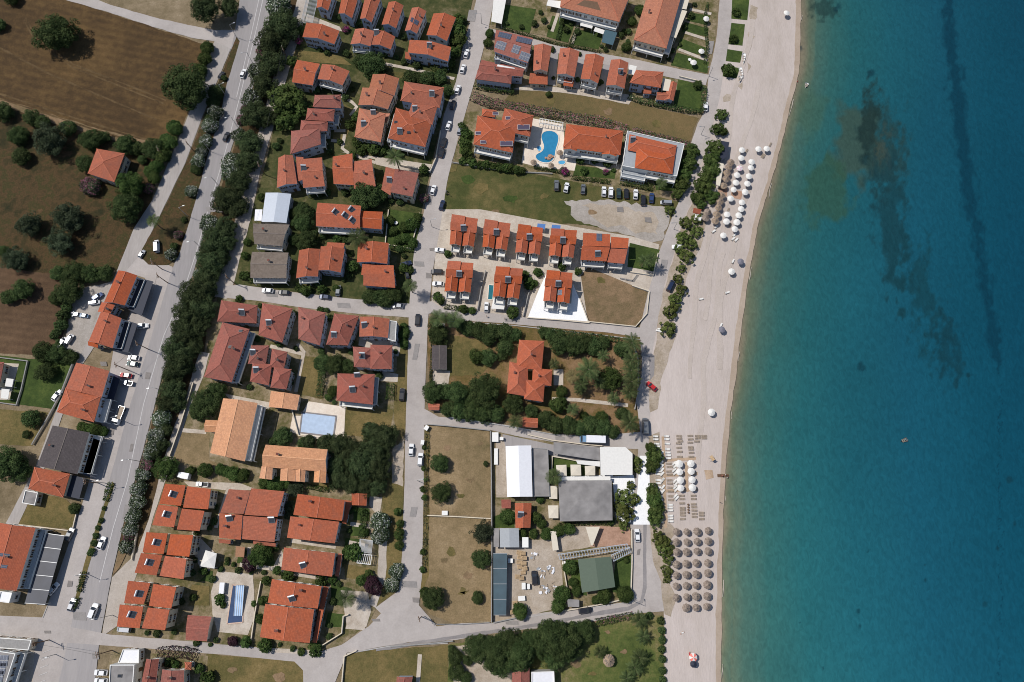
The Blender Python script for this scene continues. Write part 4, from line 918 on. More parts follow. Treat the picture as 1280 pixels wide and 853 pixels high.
hs('orange roofed house with a white roof terrace on its right end', [(Q(450, 396, 487, 398.7, 485, 422.5, 449, 421), 6.2, 1.4, 'gable', 'v'), (Q(487, 401, 496, 402, 494.5, 427.5, 485, 425), 5.6, 0, 'flat', 'h', 'concrete')], wall='blue', solar=[(456, 407)])
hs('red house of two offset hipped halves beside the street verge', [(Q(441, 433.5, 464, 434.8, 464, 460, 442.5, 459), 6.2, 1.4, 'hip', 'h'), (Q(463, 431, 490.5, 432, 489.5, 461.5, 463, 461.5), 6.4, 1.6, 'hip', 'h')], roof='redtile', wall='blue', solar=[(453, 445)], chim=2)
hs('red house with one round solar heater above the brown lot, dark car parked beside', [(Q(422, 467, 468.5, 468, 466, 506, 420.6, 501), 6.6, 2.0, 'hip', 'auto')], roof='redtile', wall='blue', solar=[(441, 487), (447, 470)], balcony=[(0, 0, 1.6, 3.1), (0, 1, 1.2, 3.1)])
hs('pinwheel cluster of four small red brown hipped roofs', [(Q(314, 432, 336.5, 432, 332, 456, 310, 455), 6.2, 1.5, 'hip', 'auto'), (Q(340, 436, 359.5, 440, 355, 461, 337, 459), 6, 1.4, 'hip', 'auto'), (Q(315.7, 454, 340, 455.4, 336, 482, 312.5, 477), 6.2, 1.5, 'hip', 'auto'), (Q(342.8, 459, 364.4, 462, 358, 487, 338, 484.6), 6, 1.5, 'hip', 'auto')], roof='redtile', wall='grey', solar=[(317, 441), (321, 463)], chim=2)
hs('large pale orange apartment building left of the rectangular pool', [(Q(279, 498, 322, 504, 306, 577, 262.5, 566.5), 7.6, 2.0, 'gable', 'v', 'paletile'), (Q(257, 525, 279, 526, 276, 541, 256, 540), 4.2, 1.0, 'gable', 'h', 'paletile')], wall='white', chim=0, name='apartment_building', cat='apartments', balcony=[(0, 1, 1.8, 3.0), (0, 1, 1.8, 5.6, False)], shutters=False)
hs('small pale orange pool house at the upper left corner of the rectangular pool', [(Q(338.6, 489, 374.7, 494, 371, 513, 336, 509), 3.6, 1.1, 'gable', 'v', 'paletile')], wall='cream', chim=0, name='pool_house', cat='pool house', shutters=False)
hs('pale orange twin house with two small flat terraces below the rectangular pool', [(Q(332, 556, 409.5, 562, 408, 590, 328, 584), 6.2, 1.7, 'gable', 'h', 'paletile'), (Q(327, 583, 341, 584, 340, 600, 324, 598), 5.6, .9, 'gable', 'v', 'paletile'), (Q(351, 585, 370, 586, 369, 602, 350, 601), 5.6, .9, 'gable', 'v', 'paletile'), (Q(370, 586, 382, 587, 381, 603, 369.5, 602), 5.6, .9, 'gable', 'v', 'paletile'), (Q(393, 588, 408, 589, 407, 604, 392, 603), 5.6, .9, 'gable', 'v', 'paletile')], wall='white', chim=1, shutters=False)
# bright orange quarter, lower left
def twin(label, q, **k):
    bl = [(a, 5.8 + .12 * i, .9, 'lean', 'e' if i < 2 else 'w') for i, a in enumerate(q)]
    return hs(label, bl, roof='brighttile', **k)
twin('topmost of three split orange houses along the lane, white truck above it', [Q(208, 605, 232, 607, 226, 632.6, 200.6, 630), Q(199.7, 631, 222.8, 634, 217.5, 659.4, 192, 656.6), Q(234, 608, 265, 611.6, 261.6, 637, 228.8, 634.6), Q(227.5, 636, 257, 639, 251, 664, 221, 662)], solar=[(217.5, 618), (209.5, 643)], az=1.3, wall='cream', chim=0)
twin('middle one of three split orange houses along the lane', [Q(184.7, 665.4, 209.6, 667, 204.4, 692.8, 180, 690.6), Q(178, 691.5, 203, 694, 195.5, 719.6, 170, 716), Q(213, 668, 243, 669, 238, 696, 208, 693.6), Q(206.4, 695, 234.7, 698.5, 231, 724, 199.4, 720)], solar=[(197, 678), (188, 703)], az=1.3, wall='cream', chim=0)
twin('lowest of three split orange houses, silver car parked at its corner', [Q(162, 726, 188, 729, 179.6, 755.6, 157, 753.8), Q(151.6, 755.5, 179, 758.5, 174.5, 785.5, 148, 783), Q(191.7, 730, 222, 734, 215.6, 760.4, 186, 757.6), Q(185, 759.6, 213.7, 762, 208, 787.5, 177, 785.5)], solar=[(175, 742), (166, 768)], az=1.3, wall='cream', chim=0)
hs('big orange four part house above the round garden tree, blue wall on its right', [(Q(286, 611.6, 313, 613.5, 305.5, 643, 276.6, 641), 6.2, .8, 'lean', 'n'), (Q(275.6, 641.6, 304.5, 644, 301, 675, 273.8, 672.5), 5.9, .9, 'lean', 'h'), (Q(314, 610.6, 355.6, 614.4, 348, 646.4, 307, 643.8), 6.6, 1.0, 'lean', 'n'), (Q(305.7, 645, 348, 648, 343, 678, 302.6, 674), 6.3, 1.0, 'lean', 'h'), (Q(274, 674, 289, 675, 288, 680, 273.6, 679), 3.4, .5, 'lean', 'h'), (Q(317, 675, 345, 679, 344.6, 683.6, 316.5, 680.6), 3.6, .5, 'lean', 'h')], roof='terracotta', wall='blue', chim=2, solar=[(287.5, 648), (340, 650)], az=.1)
hs('orange double house with a white ridge wall, right of the house with the blue side', [(Q(372, 617.5, 431, 625.4, 427.4, 651.4, 366.6, 643.6), 6, 1.2, 'gable', 'v'), (Q(363, 645.6, 424, 652.4, 418.5, 679.4, 358.7, 672.4), 5.6, 1.2, 'gable', 'v'), (Q(431.5, 625.4, 440, 626.4, 433, 655, 427.6, 654), 3.0, .3, 'lean', 'w')], roof='terracotta', wall='white', chim=2)
hs('single orange roofed house with one square solar heater below the double house', [(Q(355, 684.6, 419, 691.5, 415, 721, 351.5, 712.4), 5.8, 1.2, 'gable', 'v'), (Q(423, 692, 428, 692.6, 423.6, 721, 418.6, 720.4), 3.0, .2, 'lean', 'w')], roof='terracotta', wall='white', solar=[(379.5, 706.5)], az=.15, chim=0)
hs('large orange double house at the bottom beside the round clipped bush', [(Q(340, 724, 402, 733, 397, 761, 334.6, 753.6), 6, 1.3, 'gable', 'v'), (Q(331.5, 755, 392.6, 762, 387, 804, 324.8, 796.6), 6, 1.5, 'gable', 'v'), (Q(404.5, 733, 411, 734, 396, 804, 390.5, 803), 3.2, .3, 'lean', 'w')], roof='terracotta', wall='white', chim=2, solar=[(365.5, 748)], az=.3)
hs('square red brown garage roof beside the bottom street', [(Q(234.7, 769, 264.7, 771, 258.6, 802, 232, 800), 3.2, .5, 'gable', 'h', 'redtile')], wall='cream', chim=0, name='garage', cat='garage', windows=False)
hs('tiny orange roofed hut at the end of the dark tree row', [(Q(439.6, 616.6, 459, 617.5, 458, 632.4, 439.6, 631.6), 3, .8, 'gable', 'v')], wall='cream', chim=0, name='hut', cat='hut', shutters=False)
# along the main road
hs('grey flat roofed building at the bottom edge with cars parked on its left', [(Q(138, 831, 168.5, 831, 166, 866, 136, 866), 5, 0, 'flat', 'h', 'felt'), (Q(154, 812, 174.5, 812, 174, 829, 147.8, 829), 3.2, 0, 'flat', 'h', 'sheetwhite')], wall='white', chim=0, name='shop_building', cat='building', sky=[(150, 845)])
hs('red roofed house at the bottom edge right of the grey flat roof', [(Q(183, 823.8, 199, 823.8, 193.6, 862, 175, 862), 5.4, 1.2, 'gable', 'v', 'redtile'), (Q(203, 837, 230, 838, 230, 864, 199, 864), 5.2, 1.3, 'gable', 'v', 'redtile'), (Q(231, 827.6, 239.5, 828, 239, 837.5, 231, 837), 3.4, .6, 'hip', 'auto', 'terracotta')], wall='cream', chim=2)
hs('white edged flat roof covered in solar panels at the bottom left corner', [(Q(-12, 812, 20, 817, 4, 866, -25, 866), 6, 0, 'flat', 'h', 'felt')], wall='white', chim=0, name='apartment_building', cat='apartments', pv=[(4, 826, 3, 2), (1, 836, 3, 2), (-2, 846, 3, 2)], balcony=[(0, 1, 1.6, 3)])
hs('flat cream building at the left edge, plants on its terrace', [(Q(-14, 796, 40, 800, 36, 813, -14, 809), 3.4, 0, 'flat', 'h', 'concrete')], wall='cream', chim=0, name='shop_building', cat='building')
hs('big orange hipped house at the left edge beside the long dark pergola', [(Q(-4, 653, 44.7, 660, 20.6, 739, -24, 731), 7, 2.0, 'gable', 'v', 'brighttile'), (Q(1, 739, 16, 741, 12, 754, -2, 752), 4, 0, 'flat', 'h', 'sheetwhite')], wall='white', chim=2, pv=[(5, 694, 1, 2), (2, 708, 1, 2)], balcony=[(0, 1, 2.0, 3)])
hs('low orange hipped house attached below the dark grey roof', [(Q(43, 584, 87.6, 592.6, 79, 622, 35.4, 611.5), 5, 1.4, 'hip', 'h', 'terracotta'), (Q(32, 613, 48, 616, 44, 632, 28, 629), 2.8, 0, 'flat', 'h', 'felt')], wall='cream', chim=1)
hs('dark grey gabled building beside the main road', [(Q(65.8, 532, 112, 541, 96.7, 593, 46.4, 582.5), 6.8, 1.6, 'gable', 'v', 'slate')], wall='white', chim=1, balcony=[(0, 1, 3.2, 3.2)])
hs('orange roofed building with two white cars and a pickup parked at its right', [(Q(95.4, 453.5, 136.7, 463.8, 127, 497, 82, 486), 7, 1.4, 'gable', 'v'), (Q(82, 485, 126.5, 495, 117.4, 528, 71, 515.4), 7, 1.8, 'hip', 'auto'), (Q(133, 464, 138, 466, 134, 482, 129, 480), 5.4, .6, 'lean', 'w')], roof='terracotta', wall='blue', chim=2, name='shop_building', cat='building', balcony=[(1, 1, 2.4, 3.4)])
hs('orange roofed building at the road junction with a dark blue awning', [(Q(148, 338, 171.5, 344.4, 156, 382, 130, 378), 6.4, 1.4, 'gable', 'v'), (Q(127, 378, 144, 381, 138, 392, 122, 390), 5.6, .8, 'gable', 'v')], roof='brighttile', wall='blue', chim=2, name='shop_building', cat='building', balcony=[(0, 1, 2.2, 3.2)])
hs('orange roofed building with a blue edged terrace, below the junction building', [(Q(126.4, 389, 152, 398, 140.6, 435.5, 111, 426.4), 6.4, 1.4, 'gable', 'v'), (Q(111, 427, 124, 430, 122, 435, 110, 432), 4, .5, 'lean', 'h')], roof='brighttile', wall='blue', chim=1, name='shop_building', cat='building', balcony=[(0, 1, 2.2, 3.2)])
hs('lone orange hipped house in the orchard meadow', [(Q(121, 186, 156, 192, 143, 228, 109.6, 217), 5.4, 1.8, 'hip', 'v', 'terracotta')], wall='cream', chim=0)
hs('red roofed house cut off by the left edge, white awnings beside it', [(Q(-24, 450, 5, 453, -1, 484, -30, 480), 4, 1.2, 'hip', 'auto', 'redtile')], wall='cream', chim=0)
# top right
hs('red roofed house covered in many blue solar panels', [(Q(620, 37.4, 666.4, 47.7, 660, 79, 617.4, 64.5), 6.4, 1.4, 'gable', 'h', 'redtile')], wall='blue', chim=0, pv=[(631, 45, 5, 2), (626, 57, 4, 2), (655, 51, 6, 2), (645, 62, 3, 2), (656, 71, 4, 2)], balcony=[(0, 0, 1.5, 3)])
hs('red L shaped house below the house with many solar panels', [(Q(602, 75, 656, 86.4, 653, 96, 597, 92), 5.4, 1.2, 'gable', 'h', 'redtile'), (Q(597, 88, 640, 92, 639, 105, 594, 99), 5.2, 1.3, 'hip', 'h', 'redtile')], wall='blue', solar=[(622, 79)], chim=1)
RW = 'narrow red roofed house above the brown meadow, '
hs(RW + 'leftmost, lower roof below', [(Q(667.7, 56.7, 689.6, 58, 684.4, 90, 666.4, 89), 6.2, 1.3, 'gable', 'v', 'terracotta'), (Q(662.5, 93, 684.4, 95.4, 684.4, 106, 661, 104.5), 3.4, .8, 'lean', 'h', 'terracotta')], wall='cream')
hs(RW + 'second from left', [(Q(700, 60.6, 724.4, 64.5, 718, 96.7, 696, 93), 6.2, 1.3, 'gable', 'v', 'terracotta'), (Q(705, 100, 717, 102, 716, 109, 704, 107), 3.2, .6, 'lean', 'h', 'terracotta')], wall='white', balcony=[(0, 0, 1.5, 3)])
hs(RW + 'third from left', [(Q(732, 68, 755.4, 72, 747.6, 104.5, 725.7, 99), 6.2, 1.3, 'gable', 'v', 'terracotta')], wall='white', balcony=[(0, 0, 1.5, 3)])
hs(RW + 'one grey solar heater, white porch', [(Q(763.8, 74.8, 785.7, 78.6, 780.6, 111, 757.4, 107), 6.2, 1.3, 'gable', 'v', 'terracotta')], wall='white', solar=[(775.5, 91)], balcony=[(0, 0, 1.5, 3)])
hs('red L shaped house with a lawn on its right, behind the clipped hedge', [(Q(795, 87.7, 829.6, 90, 825.7, 110, 787, 103.6), 6, 1.4, 'hip', 'h', 'terracotta'), (Q(836, 103, 846.4, 104, 841.7, 126.4, 830, 125), 3.6, .9, 'gable', 'v', 'terracotta'), (Q(821, 115, 836, 116, 835, 126, 820, 124.6), 3.5, .8, 'gable', 'h', 'terracotta'), (Q(805, 110, 814.5, 110.6, 814, 117.5, 804, 117), 3.4, .6, 'lean', 'h', 'terracotta')], wall='blue', chim=0)
hs('long orange hipped terrace with white awnings facing the sea gardens', [(Q(812.8, -18, 854, -13, 833, 61, 792, 50), 6.8, 2.2, 'hip', 'v', 'fadedtile')], wall='cream', chim=2, name='terraced_house', cat='terraced house', balcony=[(0, 0, 2.0, 3), (0, 1, 2.2, 3)])
hs('orange hipped terrace at the top edge above three lawns', [(Q(703, -16, 790, -12, 774, 27.6, 700, 9), 6.6, 2.0, 'hip', 'h', 'fadedtile')], wall='white', chim=2, name='terraced_house', cat='terraced house', balcony=[(0, 0, 2.0, 3)])
# holiday villas round the curved pool
hs('bright orange villa with purple skylights left of the curved pool', [(Q(631, 135.4, 667, 144.5, 662.5, 171, 624, 162), 6.6, 2.0, 'hip', 'auto'), (Q(597, 144.5, 646, 154.8, 640.6, 191, 591.6, 180.5), 6.6, 2.2, 'hip', 'auto'), (Q(603, 136, 621, 138, 619, 147, 602, 145), 5.6, 1.0, 'hip', 'auto')], roof='brighttile', wall='white', chim=0, name='villa', cat='villa', sky=[(598.5, 167, 2.0), (604, 178, 1.8), (633, 180, 3.8), (654.5, 159.5, 3.6), (619.5, 142.5, 1.7), (635.5, 148, 1.7)], balcony=[(1, 0, 2.0, 3.1), (0, 0, 1.6, 3.1)])
hs('bright orange long hipped villa right of the curved pool', [(Q(708, 155, 779.4, 163.8, 775.4, 194, 703.8, 184), 6.6, 2.2, 'hip', 'h'), (Q(705, 181, 722, 184, 721, 189, 704, 187), 6.2, .9, 'gable', 'v'), (Q(752.5, 188, 771.5, 191, 770.5, 195.6, 752, 193), 6.2, .9, 'gable', 'v')], roof='brighttile', wall='white', chim=1, name='villa', cat='villa', balcony=[(0, 0, 2.2, 3.1)])
hs('bright orange villa on a white parapet terrace above the parked cars', [(Q(784, 164, 855.5, 180.4, 846, 221, 778, 208), 5.6, 0, 'flat', 'h', 'sheetgrey'), (Q(787, 168, 846, 182, 843, 200, 784.6, 188), 6.4, 1.3, 'hip', 'h', 'brighttile'), (Q(796, 184, 844, 194, 840.5, 218, 793.4, 210), 6.5, 2.3, 'hip', 'auto', 'brighttile'), (Q(779, 205, 808, 211, 806, 227, 776, 221), 3.2, 0, 'flat', 'h', 'sheetgrey')], wall='white', chim=0, solar=[(791, 176)], name='villa', cat='villa', balcony=[(0, 0, 1.8, 3.0)])
# twin gabled holiday houses
def pairhouse(label, q, lower=.42, **k):
    (x0, y0), (x1, y1), (x2, y2), (x3, y3) = q
    def m(s, t): return ((x0 * (1 - s) + x1 * s) * (1 - t) + (x3 * (1 - s) + x2 * s) * t, (y0 * (1 - s) + y1 * s) * (1 - t) + (y3 * (1 - s) + y2 * s) * t)
    bl = [([m(0, 0), m(.52, 0), m(.52, .3), m(0, .3)], 6.4, 1.0, 'lean', 'n', 'brighttile'), ([m(.5, .03), m(1, .03), m(1, .3), m(.5, .3)], 6.0, 1.0, 'lean', 'n', 'brighttile'),
          ([m(-.02, .3), m(1.02, .3), m(1.02, .52), m(-.02, .52)], 6.6, 1.0, 'lean', 'h', 'brighttile'),
          ([m(0, .5), m(.47, .5), m(.47, 1), m(0, 1)], 5.6, 1.2, 'gable', 'v', 'brighttile'), ([m(.53, .5), m(1, .5), m(1, 1), m(.53, 1)], 5.6, 1.2, 'gable', 'v', 'brighttile')]
    o = hs(label, bl, wall='cream', chim=0, solar=[(m(.5, .42))], balcony=[(3, 0, 2.2, 3.0), (4, 0, 2.2, 3.0)], group='twin gabled holiday houses in two rows', **k)
    return o
U = 'twin gabled orange house in the upper row, '
pairhouse(U + 'leftmost, beside the street', Q(564.8, 267.8, 597.7, 272.5, 592, 309, 562, 306))
pairhouse(U + 'second from the street', Q(606, 274, 638.5, 278.5, 633.5, 313.5, 603, 309))
pairhouse(U + 'middle, blue tarpaulins at its upper right', Q(648, 280, 679, 284, 674.6, 319, 644, 316))
pairhouse(U + 'fourth from the street', Q(689, 285.5, 721.5, 287, 716.6, 323, 686, 320))
hs('orange villa with four roof parts at the right end of the upper row', [(Q(729, 291, 763, 293, 762, 310, 728, 309), 6.2, 1.1, 'lean', 'n'), (Q(727, 309, 762, 311, 758, 327, 725.6, 325), 6.2, 1.1, 'lean', 'h'), (Q(764, 296, 786, 298, 784.6, 312, 763, 311), 5.8, .9, 'lean', 'n'), (Q(763, 312, 784, 313, 780.5, 330, 759, 328), 5.8, .9, 'lean', 'h')], roof='brighttile', wall='blue', chim=0, pv=[(749, 297, 2, 2)], solar=[(747, 318)], balcony=[(1, 0, 1.8, 3), (3, 0, 1.6, 3)])
U = 'twin gabled orange house in the lower row, '
pairhouse(U + 'at the street corner', Q(559.7, 326, 592, 327.7, 588, 366, 555.5, 364.6))
pairhouse(U + 'narrow pool on its left', Q(620, 333, 654, 334.8, 648.4, 374, 616, 371))
pairhouse(U + 'on white paving', Q(683.5, 337.6, 716, 340, 711.6, 379.6, 679, 376.6), pv=[(700, 366, 2, 1)])
hs('large orange villa with many hips in the palm garden', [(Q(649, 425, 680.4, 426.4, 677, 463, 645, 460), 5, 2.0, 'hip', 'v'), (Q(637, 452, 660, 458, 660, 496, 633.5, 491.6), 4.8, 2.2, 'hip', 'auto'), (Q(666, 460, 690.6, 462.5, 689, 482.6, 665, 480.6), 4.6, 1.7, 'hip', 'auto'), (Q(656, 474, 681, 479, 679, 502.6, 655, 499), 4.8, 1.9, 'hip', 'auto')], roof='brighttile', wall='cream', chim=3, name='villa', cat='villa')
hs('tiny orange roofed garden gatehouse below the palm garden villa', [(Q(653.6, 522, 672.6, 523, 672, 535, 653, 534), 2.8, .8, 'gable', 'h', 'terracotta')], wall='cream', chim=0, name='gatehouse', cat='hut', windows=False)
hs('little orange roofed garden shelter among trees at the street corner', [(Q(535, 504.5, 550, 505, 549, 513, 536, 513), 2.6, .6, 'gable', 'h', 'terracotta')], wall='cream', chim=0, name='hut', cat='hut', windows=False)
hs('grey ribbed garage roof inside the palm garden wall', [(Q(540, 432, 558.6, 432, 558.6, 462, 539.6, 462), 2.8, .3, 'gable', 'v', 'slate')], wall='cream', chim=0, name='garage', cat='garage', windows=False)
# the restaurant and the yards beside the beach road
hs('long white sheet roofed warehouse beside the straw field', [(Q(632, 558, 664, 557, 665.6, 621, 634, 621.4), 4.6, .7, 'gable', 'v', 'sheetwhite')], wall='grey', chim=0, name='warehouse', cat='warehouse', shutters=False)
hs('low grey flat roof joined to the right of the white warehouse', [(Q(665, 560, 685, 561, 687, 620.8, 666.4, 620.8), 3.2, 0, 'flat', 'h', 'felt')], wall='grey', chim=0, name='shed', cat='shed', windows=False)
hs('small orange gabled house below the white warehouse', [(Q(643.5, 629, 664.4, 629, 663, 660, 644.5, 660), 3.6, 1.2, 'gable', 'v', 'terracotta')], wall='white', chim=0, solar=[(651, 643.5)])
hs('small red sheet roofed shed below the white warehouse', [(Q(626.6, 624.7, 638.5, 624.7, 638.5, 635.6, 627, 635.6), 2.4, .3, 'lean', 'h', 'redtile')], wall='cream', chim=0, name='shed', cat='shed', windows=False)
hs('grey metal roofed shed above the teal panelled strip', [(Q(624.6, 660.5, 648.5, 660.5, 649, 684.4, 625, 684.4), 3.2, .3, 'gable', 'v', 'sheetgrey')], wall='grey', chim=0, name='shed', cat='shed', windows=False)
hs('narrow grey shed touching the straw field wall', [(Q(617, 660.5, 624, 660.5, 624, 684, 617, 684), 2.6, .2, 'lean', 'w', 'felt')], wall='grey', chim=0, name='shed', cat='shed', windows=False)
hs('large square grey restaurant roof beside the white painted road', [(Q(698, 601.8, 764.7, 600.8, 765.7, 650.6, 700, 652), 4.4, .9, 'hip', 'h', 'felt')], wall='grey', chim=0, name='restaurant', cat='restaurant', shutters=False)
hs('green sheet roofed house beside the lawn', [(Q(722.6, 699, 764, 696, 769, 734, 727.7, 741), 3.8, .7, 'gable', 'v', 'green')], wall='cream', chim=0, shutters=False)
hs('red roofed house cut by the bottom edge below the big dark trees', [(Q(640, 841, 662, 835, 662, 866, 640, 866), 4.6, 1.2, 'gable', 'v', 'redtile')], wall='cream', chim=0)
hs('white flat roof cut by the bottom edge below the big dark trees', [(Q(664, 840, 692.6, 839, 694, 868, 664, 868), 3.6, 0, 'flat', 'h', 'sheetwhite')], wall='white', chim=0, name='shed', cat='shed', windows=False)
hs('small red roofed building at the bottom edge by the white path', [(Q(496, 846, 516, 846, 512, 868, 494, 868), 3.6, .8, 'gable', 'v', 'redtile')], wall='blue', chim=0, name='hut', cat='hut', windows=False)

# ------------------------------------------------------------------ awnings, pergolas, tents
cn = canopy
cn('pergola', 'long dark panelled pergola beside the main road forecourt', 'pergola', Q(55, 666.5, 80.7, 670, 56.7, 755.8, 31, 754), 3.2, 'darkglass', ribs=5)
cn('awning', 'dark awning in front of the building at the road junction', 'awning', Q(172, 347, 191.5, 352, 177, 395, 160, 387), 3.4, 'navy')
cn('awning', 'dark sheet standing in for shadow in front of the building with the blue edged terrace', 'awning', Q(153, 399, 172, 405, 160, 441, 142, 437), 3.4, 'navy')  # navy sheet added in place of a dark shadow area
cn('awning', 'dark blue awning along the right of the dark grey gabled building', 'awning', Q(114, 547, 128, 552, 114, 597, 99, 592), 3.2, 'navy')
cn('awning', 'dark awning along the orange building above the dark grey one', 'awning', Q(138, 468, 150, 474, 138, 512, 124, 506), 3.2, 'navy')
cn('awning', 'dark awning of the low orange hipped house by the road', 'awning', Q(90, 594, 106, 598, 99, 624, 82, 620), 3.0, 'navy')
cn('awning', 'small white sheet roof beside the pale metal shed', 'awning', Q(319, 262, 328, 262, 327, 276, 318, 276), 2.8, 'sheetwhite')
cn('awning', 'white dotted long awning at the top beside the street', 'awning', Q(618, -10, 634, -8, 627, 30, 614, 27), 3.0, 'canvaswhite')
cn('awning', 'upper white awning on the long hipped terrace', 'awning', Q(856, -8, 863, -6, 858, 12, 851, 11), 4.0, 'canvas')
cn('awning', 'lower white awning on the long hipped terrace', 'awning', Q(852.8, 12.6, 859, 14, 845, 47.7, 838.6, 45.7), 4.0, 'canvas')
cn('awning', 'teal canvas awning between the lawns and the long hipped terrace', 'awning', Q(756, 37, 771.5, 41, 766, 56.7, 752, 52.8), 2.8, 'tealcloth')
for i, (q, w) in enumerate(((Q(685, 0, 705, 2, 702, 11, 683, 7), 'left'), (Q(710, 7, 726, 10, 723, 19, 708, 15), 'middle'), (Q(727, 23, 743, 27, 740, 36, 725, 32), 'right'), (Q(744, 34, 756, 38, 754, 43, 742, 39), 'small right hand'))):
    cn('awning', '%s one of the white canvas awnings above the three lawns' % w, 'awning', q, 2.8, 'canvaswhite')
cn('awning', 'white porch roof beside the narrow red house with the grey solar heater', 'awning', Q(787, 81, 796, 83, 793, 94, 785, 92), 2.8, 'canvaswhite')
cn('awning', 'white roof terrace shade on the red L shaped house', 'awning', Q(829, 98, 839, 100, 836, 114, 827, 113), 4.0, 'canvas')
cn('awning', 'upper white awning on the house at the left edge', 'awning', Q(8, 473, 17, 474, 15, 484, 6, 483), 2.8, 'canvaswhite')
cn('awning', 'lower white awning on the house at the left edge', 'awning', Q(2, 486, 12, 487, 10, 499, 1, 498), 2.8, 'canvaswhite')
cn('awning', 'pink tiled garden table shade above the round garden tree', 'awning', Q(295, 683, 306, 684, 305, 697, 294, 696), 2.4, 'paletile')
cn('tent', 'ragged white garden tent beside the middle split orange house', 'tent', Q(257, 688, 271, 692, 268, 711, 250, 708), 2.8, 'canvaswhite', sag=.7)
cn('pergola', 'white slatted pergola above the curved pool', 'pergola', Q(675, 148, 704, 153, 703, 159, 674, 154), 2.6, 'trim', slats=8)
cn('pergola', 'grey slatted pergola beside the lane at the top', 'pergola', Q(384, -6, 398, -3, 390, 30, 376, 28), 2.6, 'steel', slats=11)
cn('pergola', 'grey slatted carport right of the lawn hedges', 'pergola', Q(450, 674, 466, 676, 464, 692, 449, 690), 2.6, 'steel', slats=12)
cn('pergola', 'white slatted frame below the grey carport', 'pergola', Q(449, 692, 465, 694, 463, 706, 446, 704), 2.4, 'trim', slats=7)
cn('pergola', 'pale striped curved pergola, straight part over the path', 'pergola', Q(698, 693, 784, 680, 786, 686, 700, 700), 2.6, 'silversheet', slats=24)
cn('pergola', 'pale striped pergola, short part beside the green roofed house', 'pergola', Q(764, 694, 787, 684, 788, 691, 767, 702), 2.6, 'silversheet', slats=9)
cn('canopy', 'white angular sun canopy at the corner of the beach restaurant', 'canopy', [(750, 559), (781.6, 559), (790.6, 567), (790.6, 594), (750.8, 594)], 3.4, 'canvaswhite')
cn('canopy', 'grey roof strip between the warehouse yard and the white canopy', 'canopy', [(692, 553), (750, 560), (750, 576), (692, 567)], 3.0, 'felt')
for i, (q, w) in enumerate(((Q(695, 581.6, 708, 581.2, 708.5, 595, 696, 595), 'leftmost of the three in the upper row'), (Q(713, 581, 726, 581, 726.5, 594.6, 713.6, 594.8), 'middle of the three in the upper row'), (Q(731, 582.6, 744, 582.6, 744, 594.4, 731.6, 594.6), 'rightmost of the three in the upper row'), (Q(686.6, 607.6, 696.6, 607.6, 696.6, 624, 686.6, 623.6), 'upper of the two on the restaurant left'), (Q(685, 632, 698, 632, 698, 648, 686, 648), 'lower of the two on the restaurant left'))):
    cn('gazebo', 'square cream gazebo canopy, ' + w, 'gazebo', q, 2.7, 'canvas', sag=.25, group='cream gazebo canopies round the restaurant')
cn('awning', 'white awning strip above the grey restaurant roof', 'awning', Q(701, 596, 763, 595.6, 763, 600.6, 700, 601), 3.0, 'canvaswhite')
cn('awning', 'white umbrella strip between gazebos and white canopy', 'awning', Q(720, 575.5, 750, 577, 750, 583.5, 722, 580), 2.9, 'canvaswhite')
cn('awning', 'long cream awning in the yard left of the striped pergola', 'awning', Q(688, 664.6, 695, 663.6, 698.4, 687.6, 691, 688.6), 2.6, 'canvas')
cn('tent', 'beige triangular sail shade beside the brown terrace', 'tent', [(732, 659), (750, 658.5), (741, 682), (739, 682)], 3.0, 'canvas')
cn('greenhouse', 'long teal panelled glass roof beside the straw field', 'greenhouse', Q(616.5, 692, 634, 692, 632.7, 769, 617, 769), 3.0, 'tealglass', ribs=4)
cn('awning', 'white shade beside the narrow pool of the lower row', 'awning', Q(617, 373, 632, 375, 630, 387, 614, 386), 2.7, 'canvaswhite')
cn('awning', 'blue tarpaulin left of the two above the upper row', 'awning', Q(672, 279.5, 682, 280.5, 681, 287, 671, 286), 2.8, 'bluetarp')
cn('awning', 'blue tarpaulin right of the two above the upper row', 'awning', Q(690, 281, 701, 282, 700, 288, 689, 287), 2.8, 'bluetarp')
cn('awning', 'dark shade sail between the beach road trees and the sand', 'awning', Q(901, 176, 911.5, 178, 909, 196, 899, 203), 2.8, 'navy')
cn('awning', 'pale bar roof behind the thatched parasols', 'awning', Q(897, 203, 905, 205, 900, 233, 895, 231), 2.8, 'canvas')
cn('awning', 'small orange kiosk roof under the beach road trees', 'awning', Q(867, 260, 877, 262, 875, 268, 866, 266), 2.6, 'terracotta')
cn('awning', 'white kiosk shade beside the small orange kiosk roof', 'awning', Q(869, 268, 878, 269, 876, 276, 868, 275), 2.5, 'canvaswhite')
cn('awning', 'grey yard shelter below the green roofed house', 'awning', Q(709, 749, 724, 750, 724, 759, 710, 759), 2.5, 'felt')
